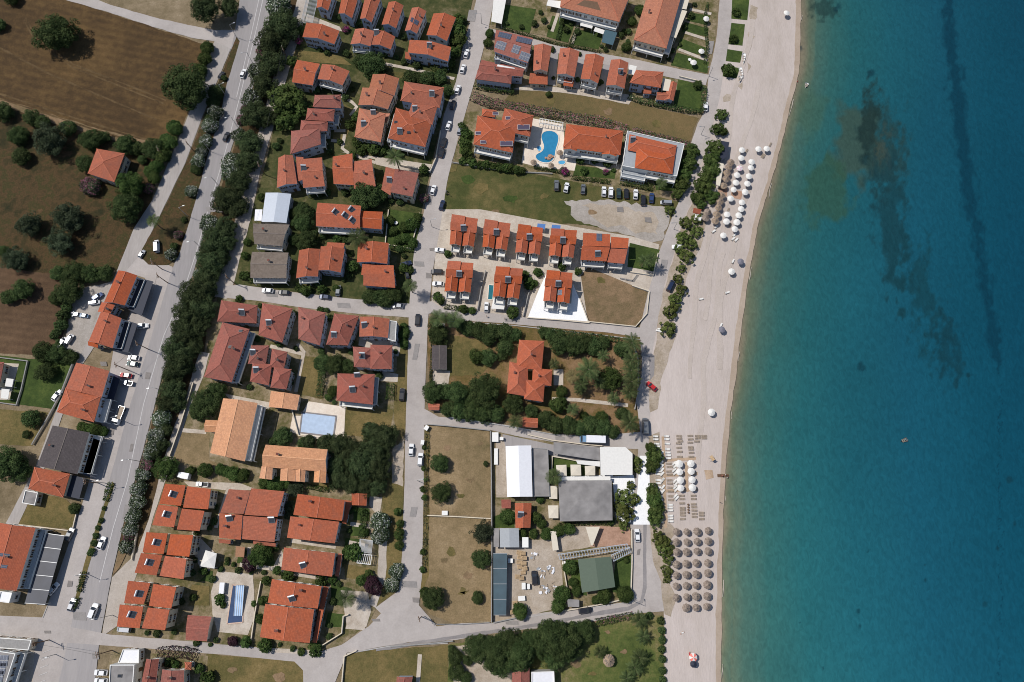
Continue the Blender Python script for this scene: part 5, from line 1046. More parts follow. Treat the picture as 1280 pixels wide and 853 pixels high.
# ------------------------------------------------------------------ trees, shrubs, hedges
LF = {}
LF['dark'] = leaf_mat('dark_green_leaves', [(.1, C(.022, .038, .013)), (.5, C(.046, .072, .024)), (.95, C(.094, .124, .045))])
LF['bright'] = leaf_mat('bright_green_leaves', [(.1, C(.022, .04, .011)), (.5, C(.045, .075, .02)), (.95, C(.095, .13, .038))])
LF['olive'] = leaf_mat('grey_green_leaves', [(.1, C(.024, .034, .017)), (.5, C(.045, .06, .032)), (.95, C(.09, .11, .064))])
LF['pine'] = leaf_mat('pine_needles', [(.1, C(.022, .034, .014)), (.5, C(.043, .062, .025)), (.95, C(.088, .11, .047))])
LF['yellow'] = leaf_mat('yellow_green_leaves', [(.1, C(.045, .06, .014)), (.5, C(.09, .115, .03)), (.95, C(.17, .19, .06))])
LF['olean'] = leaf_mat('oleander_leaves', [(.1, C(.028, .042, .02)), (.5, C(.055, .08, .04)), (.95, C(.11, .135, .075))])
LF['whitefl'] = leaf_mat('white_blossom', [(.1, C(.36, .38, .32)), (.9, C(.6, .6, .54))])
LF['pinkfl'] = leaf_mat('pink_blossom', [(.1, C(.15, .05, .08)), (.5, C(.26, .1, .14)), (.9, C(.4, .2, .25))])
LF['magenta'] = leaf_mat('magenta_blossom', [(.1, C(.16, .02, .09)), (.9, C(.4, .06, .22))])
LF['purple'] = leaf_mat('dark_purple_leaves', [(.1, C(.02, .01, .014)), (.5, C(.04, .018, .026)), (.9, C(.07, .03, .04))])
LF['palm'] = leaf_mat('palm_leaflets', [(.1, C(.03, .045, .018)), (.5, C(.06, .085, .03)), (.95, C(.12, .15, .06))])
LF['drypalm'] = leaf_mat('dry_palm_leaflets', [(.1, C(.1, .08, .035)), (.9, C(.24, .19, .09))])
LF['reed'] = leaf_mat('dry_stalks', [(.1, C(.12, .09, .05)), (.9, C(.22, .17, .1))])
M['bark'] = simple('bark', C(.11, .085, .06), .9, var=.3, vscale=4)

def leaves_mesh(name, quads, mats):
    """quads: (centre, normal, half size, tone, material)"""
    n = len(quads)
    c = np.array([q[0] for q in quads]); nn = np.array([q[1] for q in quads]); sz = np.array([q[2] for q in quads])[:, None]
    nn /= np.maximum(np.linalg.norm(nn, axis=1, keepdims=True), 1e-6)
    rs = np.random.RandomState(n); ref = rs.normal(size=(n, 3))
    u = np.cross(nn, ref); u /= np.maximum(np.linalg.norm(u, axis=1, keepdims=True), 1e-6); w = np.cross(nn, u)
    V = np.stack([c - u * sz * .62, c + w * sz * .5 - u * sz * .05, c + u * sz * .75, c - w * sz * .5 + u * sz * .05], 1).reshape(-1, 3)
    me = bpy.data.meshes.new(name)
    me.vertices.add(4 * n); me.vertices.foreach_set('co', V.astype(np.float32).ravel())
    me.loops.add(4 * n); me.loops.foreach_set('vertex_index', np.arange(4 * n, dtype=np.int32))
    me.polygons.add(n); me.polygons.foreach_set('loop_start', np.arange(0, 4 * n, 4, dtype=np.int32))
    for m in mats: me.materials.append(m)
    me.polygons.foreach_set('material_index', np.array([q[4] for q in quads], dtype=np.int32))
    me.update(calc_edges=True)
    a = me.attributes.new('tone', 'FLOAT', 'POINT'); a.data.foreach_set('value', np.repeat(np.array([q[3] for q in quads], dtype=np.float32), 4))
    return me
def crown_mesh(name, seed, mats, nclump=34, per=85, leaf=.13, flat=.85, rough=.16, cr=(.26, .42), blossom=0.0, up=.35, core=.62, fill=0):
    """a crown of unit radius: clumps of leaves on and inside an uneven ellipsoid, with gaps"""
    r = random.Random(seed); q = []
    def d():
        while True:
            v = Vector((r.uniform(-1, 1), r.uniform(-1, 1), r.uniform(-1, 1)))
            if .05 < v.length < 1: return v.normalized()
    for k in range(nclump):
        ga = 2.39996 * k; zz = 1 - 2 * (k + .5) / nclump
        rr = math.sqrt(max(0, 1 - zz * zz)); dirv = Vector((rr * math.cos(ga), rr * math.sin(ga), zz)) + Vector((r.gauss(0, .16), r.gauss(0, .16), r.gauss(0, .16)))
        dirv.normalize()
        if dirv.z < -.55 and r.random() < .6: continue
        wob = 1 + noise.noise(dirv * 1.6 + Vector((seed, 0, 0))) * rough * 2
        cc = dirv * (core * wob * r.uniform(.82, 1.12)); cc.z *= flat
        cs = r.uniform(*cr); tone = r.random(); fl = blossom * r.uniform(.3, 1.7)
        for j in range(int(per * (cs / cr[1]) ** 1.5)):
            dd = d()
            if dd.dot(dirv) < -.35: dd = -dd
            rad = cs * r.uniform(.72, 1.08) if r.random() < .85 else cs * r.uniform(1.0, 1.3)
            p = cc + Vector((dd.x, dd.y, dd.z * .85)) * rad
            nrm = dd * .8 + Vector((r.gauss(0, .45), r.gauss(0, .45), r.gauss(0, .45) + up))
            m = 1 if (len(mats) > 1 and r.random() < fl and dd.z > -.2) else 0
            q.append((tuple(p), tuple(nrm), leaf * r.uniform(.65, 1.35) * (.62 if m else 1), tone, m))
    for k in range(fill * 60):
        dd = d(); p = dd * (core * r.uniform(.35, .95)); p.z *= flat
        q.append((tuple(p), tuple(dd + Vector((r.gauss(0, .5), r.gauss(0, .5), r.gauss(0, .5) + up))), leaf * 1.9, r.random(), 0))
    return leaves_mesh(name, q, mats)
def trunk_mesh(name, seed, h=1.0, limbs=5):
    r = random.Random(seed); mb = MB(); p = Vector((0, 0, -.1)); rad = .1
    for k in range(4):
        n = p + Vector((r.gauss(0, .03), r.gauss(0, .03), (h + .1) / 4)); mb.tube(p, n, rad, rad * .84, 8, cap=False); p = n; rad *= .84
    for k in range(limbs):
        a = 2 * math.pi * k / limbs + r.uniform(-.4, .4); b = p + Vector((math.cos(a) * .42, math.sin(a) * .42, r.uniform(.25, .5)))
        mb.tube(p - Vector((0, 0, .06)), b, rad * .7, rad * .35, 6, cap=False); mb.tube(b, b + Vector((math.cos(a + .5) * .22, math.sin(a + .5) * .22, .2)), rad * .35, rad * .12, 5)
    return mb.mesh(name, [M['bark']], True)
def palm_crown(name, seed, mats, nf=26, droop=.55, lw=.13, dry=0):
    r = random.Random(seed); q = []; mb = MB(); tones = []
    for k in range(nf):
        a = 2.39996 * k + r.uniform(-.15, .15); lift = 1.05 - 1.25 * (k / nf) + r.uniform(-.1, .1)
        L = r.uniform(.85, 1.08); n = 9; pts = []
        for i in range(n + 1):
            t = i / n; rad = L * (t * math.cos(lift * (1 - t * .6)) * .95 + .03); z = L * (math.sin(lift) * t * .75 - droop * t * t)
            pts.append(Vector((math.cos(a) * rad, math.sin(a) * rad, z)))
        side = Vector((-math.sin(a), math.cos(a), 0)); tn = r.random(); m = 1 if (len(mats) > 1 and k > nf - dry) else 0
        for i in range(n):
            p0, p1 = pts[i], pts[i + 1]; ax = (p1 - p0)
            for s in (-1, 1):
                for h in (0, .5):
                    b = p0 + ax * h; w = lw * 2.0 * math.sin(math.pi * min(.98, .12 + .86 * (i + h) / n)) + .02
                    tip = b + side * s * w + ax.normalized() * w * .75 - Vector((0, 0, w * .35))
                    c = b + ax * .42
                    mb.face([b, c, tip + ax * .1, tip], m); tones.append(tn)
    me = mb.mesh(name, mats); at = me.attributes.new('tone', 'FLOAT', 'POINT'); at.data.foreach_set('value', np.repeat(np.array(tones, dtype=np.float32), 4))
    return me
def palm_trunk(name, seed):
    r = random.Random(seed); mb = MB()
    for k in range(9):
        z = k / 9.0; mb.tube((0, 0, z - (.02 if k else .1)), (0, 0, z + .115), .036 - .012 * z, .044 - .012 * z, 8)
    return mb.mesh(name, [M['bark']])
KIND = {}; BIG = {}
def kind(key, crowns, trunks): KIND[key] = (crowns, trunks)
T = [trunk_mesh('trunk', 100 + i) for i in range(3)]
kind('broad', [crown_mesh('crown', 10 + i, [LF['dark']], 46, 150, .085) for i in range(3)], T)
kind('bright', [crown_mesh('crown', 20 + i, [LF['bright']], 42, 150, .09, rough=.2) for i in range(3)], T)
kind('olive', [crown_mesh('crown', 30 + i, [LF['olive']], 40, 130, .085, rough=.22, core=.58) for i in range(3)], T)
kind('pine', [crown_mesh('crown', 40 + i, [LF['pine']], 52, 140, .075, rough=.18, cr=(.2, .34), core=.66) for i in range(3)], T)
kind('yellow', [crown_mesh('crown', 50 + i, [LF['yellow']], 30, 80, .12, rough=.34, cr=(.16, .28), core=.7) for i in range(3)], T)
LF['leafy'] = leaf_mat('fresh_green_leaves', [(.1, C(.03, .05, .013)), (.5, C(.06, .09, .024)), (.95, C(.13, .165, .05))])
kind('leafy', [crown_mesh('crown', 150 + i, [LF['leafy']], 40, 100, .1, rough=.34, cr=(.17, .3), core=.7, fill=6) for i in range(3)], T)
kind('oleander_white', [crown_mesh('crown', 60 + i, [LF['olean'], LF['whitefl']], 34, 95, .13, .8, blossom=.4) for i in range(3)], T)
kind('oleander_pink', [crown_mesh('crown', 70 + i, [LF['olean'], LF['pinkfl']], 34, 95, .13, .8, blossom=.65) for i in range(2)], T)
kind('bougainvillea', [crown_mesh('crown', 75 + i, [LF['olean'], LF['magenta']], 26, 90, .14, .8, blossom=.8) for i in range(2)], T)
kind('purple', [crown_mesh('crown', 80 + i, [LF['purple']], 34, 80, .12) for i in range(2)], T)
kind('shrub', [crown_mesh('foliage', 90 + i, [LF['bright']], 18, 60, .2, .8, cr=(.3, .45), core=.55) for i in range(3)], None)
kind('darkshrub', [crown_mesh('foliage', 95 + i, [LF['dark']], 18, 60, .2, .8, cr=(.3, .45), core=.55) for i in range(3)], None)
kind('palm', [palm_crown('crown', 110 + i, [LF['palm'], LF['drypalm']], 21, .42, .085, dry=2) for i in range(2)], [palm_trunk('trunk', 1)])
kind('fanpalm', [palm_crown('crown', 120 + i, [LF['palm'], LF['drypalm']], 15, .38, .15, dry=1) for i in range(2)], [palm_trunk('trunk', 2)])
kind('drypalm', [palm_crown('crown', 130, [LF['drypalm'], LF['palm']], 24, .6, .12)], [palm_trunk('trunk', 3)])
BIG['broad'] = [crown_mesh('crown', 210 + i, [LF['dark']], 110, 105, .05, cr=(.13, .24), core=.76, rough=.2, fill=45) for i in range(2)]
BIG['bright'] = [crown_mesh('crown', 220 + i, [LF['bright']], 105, 105, .052, cr=(.13, .25), core=.75, rough=.24, fill=45) for i in range(2)]
BIG['pine'] = [crown_mesh('crown', 230 + i, [LF['pine']], 115, 100, .048, cr=(.12, .22), core=.77, rough=.22, fill=45) for i in range(2)]
BIG['olive'] = [crown_mesh('crown', 240 + i, [LF['olive']], 100, 95, .05, cr=(.12, .24), core=.74, rough=.28, fill=45) for i in range(2)]
NAME = {'broad': ('broadleaf_tree', 'tree'), 'bright': ('broadleaf_tree', 'tree'), 'olive': ('olive_tree', 'olive tree'), 'pine': ('pine_tree', 'pine tree'), 'yellow': ('broadleaf_tree', 'tree'), 'leafy': ('broadleaf_tree', 'tree'), 'oleander_white': ('oleander', 'oleander bush'), 'oleander_pink': ('oleander', 'oleander bush'), 'bougainvillea': ('bougainvillea', 'flowering bush'), 'purple': ('plum_tree', 'tree'), 'shrub': ('shrub', 'shrub'), 'darkshrub': ('shrub', 'shrub'), 'palm': ('palm_tree', 'palm'), 'fanpalm': ('palm_tree', 'palm'), 'drypalm': ('palm_tree', 'palm')}
NTREE = [0]
def plant(k, px, py, r, label, group=None, hk=1.0, name=None):
    """a tree whose crown shows at (px, py) with r pixels of radius"""
    NTREE[0] += 1; i = NTREE[0]; rr = random.Random(i * 13 + 5)
    rad = r * S(px, py) * (1.3 if 'palm' in k else 1.06)
    nm, cat = NAME[k]; crowns, trunks = KIND[k]; cr = crowns[i % len(crowns)]
    if k in BIG and r >= 11.5: cr = BIG[k][i % 2]
    if trunks is None:
        g = P(px, py, rad * .5); root = empty(name or nm, (g.x, g.y, 0), label, cat, group, rr.uniform(0, 6.28))
        link('foliage', cr, root, (0, 0, rad * .62), (0, 0, 0), (rad, rad, rad * rr.uniform(.8, 1.05)))
        return root
    if 'palm' in k:
        th = max(3.5, rad * 1.9) * hk; g = P(px, py, th); root = empty(name or nm, (g.x, g.y, 0), label, cat, group, rr.uniform(0, 6.28))
        link('crown', cr, root, (0, 0, th), (0, 0, 0), rad); link('trunk', trunks[0], root, (0, 0, 0), (0, 0, 0), (max(4.6, rad * 1.5), max(4.6, rad * 1.5), th))
        return root
    zc = rad * (.6 if 'olean' in k or k == 'bougainvillea' else .68) * hk
    g = P(px, py, zc); root = empty(name or nm, (g.x, g.y, 0), label, cat, group, rr.uniform(0, 6.28))
    s = (rad * rr.uniform(.92, 1.08), rad * rr.uniform(.92, 1.08), rad * rr.uniform(.74, .9))
    link('crown', cr, root, (0, 0, zc), (0, 0, 0), s)
    link('trunk', trunks[i % 3], root, (0, 0, 0), (0, 0, 0), (rad * .75, rad * .75, zc * .75))
    return root
ADJ = {'broad': 'dark green tree', 'bright': 'mid green tree', 'olive': 'grey green olive tree', 'pine': 'very dark green pine', 'yellow': 'yellow green tree', 'leafy': 'fresh green leafy tree', 'oleander_white': 'white flowering oleander', 'oleander_pink': 'pink flowering oleander', 'bougainvillea': 'magenta bougainvillea bush', 'purple': 'dark purple leaved tree', 'shrub': 'green shrub', 'darkshrub': 'dark green shrub', 'palm': 'feathery palm', 'fanpalm': 'broad leaved palm', 'drypalm': 'dry yellowish palm'}
def grove(k, where, pts, group=None, hk=1.0, adj=None):
    """several of a kind in one place; the label tells each by its place in the row"""
    w = place_words(pts)
    for (x, y, r), t in zip(pts, w): plant(k, x, y, r, '%s %s%s' % (adj or ADJ[k], where, t), group or (None if len(pts) == 1 else '%ss %s' % (adj or ADJ[k], where)), hk)

B = 'in the belt between main road and lane'
grove('pine', B, [(353, 33, 22), (340, 54, 20), (337, 80, 18), (330, 108, 16), (320, 144, 18), (332, 146, 14), (311.5, 178, 16), (309, 201, 16), (298.6, 228, 15), (283, 249, 18), (296, 259, 14), (280.6, 285, 15), (270, 303, 18), (283, 304, 12), (260, 314, 12), (265, 329, 18), (275, 324, 12), (260, 347, 15), (244.5, 368, 20), (256, 365, 15), (236.7, 391, 19), (252, 386, 17), (231.6, 411.5, 17), (247, 406, 15), (231.6, 422, 15), (242, 432, 12), (219, 437, 17), (232, 442, 12), (224, 458, 18), (213.5, 468, 13), (216, 489, 15), (222, 504, 10), (208, 504, 13), (203, 528, 10), (208, 538, 8), (201, 556, 9), (194, 565, 9)], 'dark pines in the roadside belt', .9)
grove('oleander_white', B, [(347.6, 8, 15), (322, 89, 12), (314, 124, 12), (299, 170, 10), (291, 204, 13), (287, 215, 12), (262.5, 280, 12), (250, 344, 9), (253, 320, 8), (202, 522, 12), (195.5, 545.7, 11), (190, 561, 10), (187, 569, 8)], 'white oleanders on the roadside belt')
grove('oleander_pink', B, [(327, 64, 8), (301, 150, 6), (306, 136, 5), (184, 574, 7), (330, 52, 5)], 'pink oleanders on the roadside belt')
B = 'at the lower end of the roadside belt'
grove('oleander_white', B, [(178.6, 594, 9.5), (173.5, 611.5, 10), (171.8, 628.7, 10), (166.6, 646, 10), (163, 662, 9), (158, 683.7, 9)], 'white oleanders on the roadside belt')
grove('oleander_pink', B, [(183.5, 582, 8), (160.5, 673, 7), (176, 600, 5)], 'pink oleanders on the roadside belt')
B = 'on the strip left of the main road'
grove('oleander_white', B, [(269, 140.6, 10), (262.5, 157, 10), (257, 176, 9), (248, 201, 9), (239, 239, 8), (213.5, 318.6, 7.5), (252, 190, 7)], 'oleanders on the traffic island')
grove('broad', B, [(270, 116, 10), (266, 128, 8), (253, 186, 7), (245, 212, 7), (262, 148, 7)], 'trees on the traffic island', .8)
grove('oleander_pink', B, [(222.6, 294, 6.5)])
grove('darkshrub', B, [(230, 275, 4), (218, 308, 5), (280, 98, 4)])
for x, y, r, a, k, l in ((70, 42, 24, 1, 'broad', 'lone round dark tree in the mown brown field'), (232, 108, 26, 1.25, 'broad', 'tall dark tree at the right edge of the brown field'), (256, 10, 17, 1.9, 'pine', 'tall dark tree at the top edge casting shade on the road'), (286, 8, 13, 1.6, 'pine', 'dark tree beside the main road at the top edge'), (14, -2, 9, 1, 'broad', 'small tree cut by the top edge in the brown field'), (-2, 31, 8, 1, 'broad', 'small tree cut by the left edge in the brown field'), (62, 176, 20, 1, 'olive', 'big grey green tree on the upper edge of the meadow'), (113.5, 233, 12, .9, 'oleander_pink', 'round pink flowering bush below the lone orange house'), (162.5, 232, 18, 1.1, 'bright', 'mid green tree just right of the lone orange house'), (157, 259, 19, 1.1, 'broad', 'large dark tree below and right of the lone orange house'), (186, 236, 7, 1, 'oleander_pink', 'pink oleander beside the service road'), (191, 276, 7, 1.4, 'fanpalm', 'small palm leaning over the service road'), (10, 580, 21, 1.1, 'broad', 'big dark tree at the left edge below the garden'), (25, 588, 14, 1.1, 'broad', 'smaller dark tree beside the big one at the left edge'), (92.8, 636, 7, .8, 'broad', 'dark shrub like tree in the fenced plot by the forecourt'), (540.4, 748, 14, 1, 'broad', 'round dark tree at the lower left corner of the straw field'), (597, 747, 7.5, 1, 'broad', 'small dark tree low in the straw field'), (601, 699, 12, 1, 'broad', 'dark tree beside the teal panelled roof'), (603.7, 665.5, 13, 1, 'olive', 'grey green tree at the wall dividing the straw fields'), (550, 579, 12, 1, 'broad', 'upper of two round dark trees in the upper straw field'), (552, 615.7, 13, 1, 'broad', 'lower of two round dark trees in the upper straw field'), (607.6, 580, 3.5, 1, 'darkshrub', 'tiny dark bush near the right wall of the upper straw field'), (650, 764, 10, 1, 'bright', 'green tree at the gate of the timber yard'), (313, 704.4, 10, 1, 'purple', 'dark purple tree beside the round garden tree'), (326, 694, 15, 1, 'bright', 'round green garden tree below the four part house'), (467, 732, 11, 1, 'purple', 'dark purple tree by the white garden wall'), (433, 748, 10, 1.2, 'fanpalm', 'pale palm on the lawn right of the bottom double house'), (208, 585, 14, 1.1, 'bright', 'bushy green tree above the topmost split orange house'), (291, 802, 6.5, 1, 'purple', 'dark red tree beside the bottom street'), (494, 196, 10, 1.3, 'palm', 'tall palm below the big hipped villa'), (446.4, 297, 11, 1.0, 'palm', 'wide palm below the house with four solar heaters'), (512, 357, 7.5, 1.4, 'fanpalm', 'palm at the street corner above the crossing'), (374, 51.6, 4.5, 1, 'bougainvillea', 'purple flowering bush beside the lane at the top'), (530, 248, 6.5, 1, 'oleander_pink', 'pink bush beside the street garden gate'), (705, 214, 5.5, .9, 'bougainvillea', 'magenta bougainvillea below the curved pool'), (432, 37, 5, 1, 'bougainvillea', 'magenta bush between the top row and the broad houses'), (757, 215, 4, 1, 'bougainvillea', 'small magenta bush beside the white parapet terrace'), (827, 228, 6, 1.2, 'fanpalm', 'palm in front of the white parapet villa'), (837, 263, 7, 1, 'yellow', 'leafy tree at the end of the parked cars'), (806, 326, 7, 1.3, 'palm', 'left palm of two on the lawn by the beach road'), (815, 323.5, 7.5, 1.3, 'palm', 'right palm of two on the lawn by the beach road'), (496, 714, 10, .9, 'oleander_white', 'upper half of the white flowering bush beside the street'), (489.5, 731, 9, .9, 'oleander_white', 'lower half of the white flowering bush beside the street'), (475, 652.6, 13, .9, 'oleander_white', 'upper of two big white oleanders beside the grey carport'), (475, 668.5, 12, .9, 'oleander_white', 'lower of two big white oleanders beside the grey carport'), (692, 596, 8.5, 1.1, 'fanpalm', 'bushy palm left of the cream gazebos')):
    plant(k, x, y, r, l, None, a)
grove('broad', 'along the lower edge of the brown field', [(4, 140, 12), (23, 170, 12), (39, 147, 10), (52, 152, 9), (85, 160, 10), (113.5, 175, 14), (106, 204, 11), (157, 181, 13), (191, 186, 14), (26, 196, 11), (130, 172, 8), (172, 186, 9), (178, 200, 6)])
grove('bright', 'in the hedge row between field and service road', [(259, 60, 9), (256, 74, 9), (250, 88, 9), (218, 160, 10), (210, 178, 11), (203, 193, 11), (196, 208, 9), (192, 222, 8), (186, 214, 7)])
grove('olive', 'in the orchard meadow', [(85, 273, 19), (37, 281, 16), (75, 303, 17), (20, 325, 15)])
grove('broad', 'at the lower edge of the orchard meadow', [(72, 342, 9), (95, 341, 14), (113.5, 343, 12), (131, 342, 10), (4, 314, 7), (84, 344, 8)])
grove('broad', 'in the ploughed field', [(28.4, 362, 13), (10, 371, 9), (85, 365, 16), (70, 373, 9)])
grove('darkshrub', 'on the edge of the dirt yard', [(80, 395, 8), (77, 407, 8), (70, 419, 7), (84, 384, 7), (75, 430, 6)])
grove('broad', 'around the left lawn', [(54, 440, 13), (72, 442, 12), (88, 446, 9), (57, 465, 12), (39, 524, 11), (33, 543, 5)])
grove('bright', 'between the dark grey building and its upper neighbour', [(104, 535, 8), (113, 537, 8), (122, 538, 8), (130, 540, 6)])
grove('darkshrub', 'clipped on the median island', [(130.5, 635.6, 3), (126.6, 651, 3.5), (123, 660, 3.5), (120, 670, 4), (118, 679, 4.5), (114.4, 690.5, 5)])
grove('broad', 'between the upper village rows', [(466, 82.5, 17), (451, 77, 9), (513, 97.5, 10), (535, 98, 10), (550, 97, 9), (558.6, 113.5, 8), (524, 97, 8)])
grove('leafy', 'beside the upper lane', [(358, 124, 19), (359, 151, 15), (374, 136, 12), (365, 77, 7), (376, 38.7, 6.5), (352, 138, 10)])
grove('shrub', 'in the green courtyard of the upper village', [(445, 147, 6), (437, 157, 6), (447.7, 178, 8), (468, 186, 9), (457, 182, 7), (481, 188, 6), (425, 178, 4), (440, 195, 6), (452, 190, 6), (530, 213, 6.5), (418, 140, 4)])
grove('leafy', 'along the upper street gardens', [(569, 36, 12), (572, 50, 11), (567, 66, 9), (562, 80, 7), (545.7, 88, 5.5), (574, 24, 8)])
grove('broad', 'below the twin gables', [(456, 245, 18), (472, 243, 13)])
grove('broad', 'beside the weathered grey brown roofs', [(379, 265, 12), (378, 279, 12), (384, 301, 13), (368, 300, 8), (366, 268, 7)])
grove('bright', 'in the street garden below the pool of parked cars', [(514.7, 281, 9), (505, 284, 7), (491.5, 289, 6), (516, 304, 7), (498, 300, 6), (488, 276, 6), (508, 298, 7), (522, 272, 6)])
grove('broad', 'at the corner of street and cross street', [(463, 371, 10), (476, 372, 11), (491.5, 368, 12), (484, 376, 9)])
grove('shrub', 'along the front gardens of the cross street', [(383, 364.5, 7), (402.6, 362, 6), (440, 334, 8), (422, 299, 6), (306, 344.5, 6), (309, 303, 5), (327, 247, 5), (299, 374, 5), (504.5, 335, 6), (513, 338, 5), (376, 361, 6), (420, 361, 5), (455, 410, 4), (401, 387, 4), (306, 320, 5)])
grove('shrub', 'along the garden wall below the purple skylight villa', [(590.6, 204, 6), (600, 206, 5), (607.5, 206.7, 6), (616, 208, 5), (624, 209.5, 6), (632, 211, 6), (638.5, 211, 6), (646, 213, 6), (652.5, 214, 5), (578, 202, 5)])
grove('shrub', 'on the left of the purple skylight villa', [(582.5, 167.6, 7), (581, 180.5, 7.5), (583, 192, 7), (578, 158, 5), (587, 200, 5)])
grove('shrub', 'in front of the long villa beside the curved pool', [(725, 200, 5.5), (744, 201, 5.5), (759, 204, 6.5), (730, 214, 5), (767, 213, 3)])
grove('leafy', 'between white parapet villa and beach road', [(860.7, 205, 10), (852, 230.6, 10), (866, 188, 9), (856, 218, 9), (847, 242, 7), (863, 196, 8), (859, 190, 6)])
grove('shrub', 'around the twin gabled houses', [(560, 318, 5), (661, 354.5, 8), (703, 333, 6), (641, 391, 8), (579, 387, 6), (723, 340, 5), (547, 371, 6), (672, 341, 6), (625, 346, 4), (655, 344, 6), (668, 355, 5), (590, 389, 5), (551, 377, 5)])
grove('bright', 'in the gardens above the meadow', [(783, 59, 6), (790, 27, 6), (800, 13, 7), (872, 106, 6), (686, 118, 4), (612, 42, 6), (610, 54, 6), (780, 40, 4)])
grove('shrub', 'on the beach side lawns', [(920, 15.5, 5.5), (917, 49, 5.5), (911, 89, 8), (906, 86, 5)])
PG = 'of the palm garden'
grove('fanpalm', 'at the street corner ' + PG, [(547, 398, 9), (569, 399, 9), (558, 396, 6)])
grove('broad', 'along the upper wall ' + PG, [(547, 417, 14), (587, 411, 10), (600, 413.5, 11), (615.4, 415, 11), (631, 416, 11), (644, 419, 9), (610, 424, 9), (631, 435.5, 11), (610, 447, 10), (628, 444.5, 7), (577, 407, 8), (680, 416, 7), (688, 419, 8), (700.5, 429, 15), (718.6, 431.6, 14), (731.5, 429, 12), (742, 432, 11), (754, 430, 8), (777, 436.7, 10)])
grove('broad', 'along the lower wall ' + PG, [(540.6, 491, 14), (553.5, 489, 10), (571.6, 491, 15), (605, 488, 21), (561, 511.5, 10), (574, 514, 11), (589.6, 515.4, 12), (605, 516.7, 12), (620.6, 518, 10), (641, 505, 13), (664.4, 514, 9), (682.5, 524.4, 11), (695.4, 532, 11), (711, 532, 11), (725, 535, 10), (738.7, 532, 11), (754, 535, 11), (766, 540, 8), (777, 517, 8), (590, 500, 10)])
grove('bright', 'inside the right half ' + PG, [(702, 489.6, 8), (698, 506, 11), (763, 473, 15), (751.6, 522, 8), (596, 446, 10), (730, 520, 6)])
grove('palm', 'inside the right half ' + PG, [(693, 455, 6), (736, 462, 13), (726, 480.6, 8), (716, 511.5, 7), (754, 444.5, 7), (750, 479, 7), (767, 498, 7), (724.5, 475, 6), (724.5, 488, 6), (644, 527, 8)])
grove('drypalm', 'inside the right half ' + PG, [(716, 470, 8)])
grove('palm', 'along the beach road wall ' + PG, [(790, 429, 11), (790, 449.6, 10), (789, 463, 10), (790, 477, 10), (787, 490, 9), (787.7, 528, 11)], None, 1.1)
grove('pine', 'beside the rectangular pool and street verge', [(463, 538, 11), (481, 545.7, 16), (466, 561, 15), (424.5, 556, 14), (442.5, 564, 14), (406, 553.5, 10), (386, 552, 9), (473.5, 572, 13), (453.7, 580.5, 19), (471, 586, 16), (420, 584, 14), (425.5, 600, 13), (441, 605, 13), (457, 608.7, 12), (471, 608.7, 12), (432, 572, 12)])
grove('broad', 'on the lawn of the red brown quarter', [(404, 454, 11), (419, 455.4, 12), (435, 458, 9)])
grove('bright', 'at the ends of the red brown quarter', [(505.7, 417, 7), (505, 430, 6), (416.7, 489, 7), (505, 408, 5), (411, 497, 5)])
grove('broad', 'left of the pale orange apartments', [(257, 504.5, 18), (270, 489, 12), (248, 514, 11)])
grove('broad', 'between the pale orange houses', [(353, 546, 12), (340, 552, 5), (378, 554, 7)])
grove('bright', 'in the row below the pale orange apartments', [(257, 588, 9), (275.6, 587, 7), (290.6, 592, 9), (303.8, 593.8, 8), (238, 589, 6.5), (283, 590, 7), (298, 597, 6), (342, 604, 9), (330.6, 603.4, 8), (349, 606, 8), (359, 605, 6)])
grove('olive', 'between the orange double houses', [(369, 612, 10), (363, 633, 8), (361, 645, 6)])
grove('shrub', 'in the gardens of the orange double houses', [(443, 691, 11), (443, 637, 4), (456, 666, 5), (452, 726, 7), (461, 718, 6), (402, 726, 8), (361, 718.7, 8), (346.8, 713, 5.5), (394, 811, 9), (331.5, 806.6, 9), (329, 751, 6), (325.5, 774, 6), (452, 640, 5), (452, 660, 4), (416, 724, 6), (377, 815, 5), (436, 690, 8)])
grove('shrub', 'around the slide pool', [(275, 749, 7), (241.4, 747, 4.5), (308, 803, 7), (255, 714, 5), (284, 704, 3), (292, 706, 3), (333, 726, 6), (279, 757, 4), (318, 755, 4)])
grove('shrub', 'around the houses at the bottom edge', [(260.5, 847, 9), (249, 836, 6), (212, 828, 6), (220, 832, 5)])
grove('broad', 'of the great dark clump below the bottom street', [(599, 810, 18), (619.6, 814, 21), (636, 806, 18), (650, 818, 21), (623.6, 830, 16), (688.5, 795.6, 23), (705, 801.7, 21), (676, 806, 17), (692.6, 820, 16), (731, 789.6, 13), (717, 790, 13), (665, 800, 14), (710, 815, 13)], None, 1.2)
grove('broad', 'left of the great dark clump', [(569, 822, 9), (571, 840, 10), (581, 847, 8), (585, 826, 6), (565, 812, 5)])
grove('palm', 'in the long grass garden', [(799.7, 775, 9), (803.8, 796, 8), (750, 815, 7), (799.7, 822, 9), (793.6, 835, 9), (783.5, 848, 8)], None, .7)
grove('darkshrub', 'along the beach edge of the long grass garden', [(826, 776, 5), (827, 788, 5), (828, 800, 5), (827, 812, 5), (828, 824, 5), (828, 838, 5), (828, 850, 5), (811, 770, 5)])
grove('bright', 'around the green roofed house', [(712.5, 709, 9.5), (755, 745, 10), (781.4, 743, 10), (720.6, 739, 7), (698, 757, 9.5), (702, 743, 10), (745, 750, 6), (783, 700, 4), (716, 728, 6)])
grove('bright', 'in the yards between the restaurant and the warehouse', [(634, 646, 9), (671, 647.6, 7), (675, 624.6, 5), (653.5, 666.5, 6), (667, 667.5, 6), (683, 667.5, 8), (699, 663.5, 8), (711, 661.5, 8), (677, 655, 6), (691, 668, 6)])
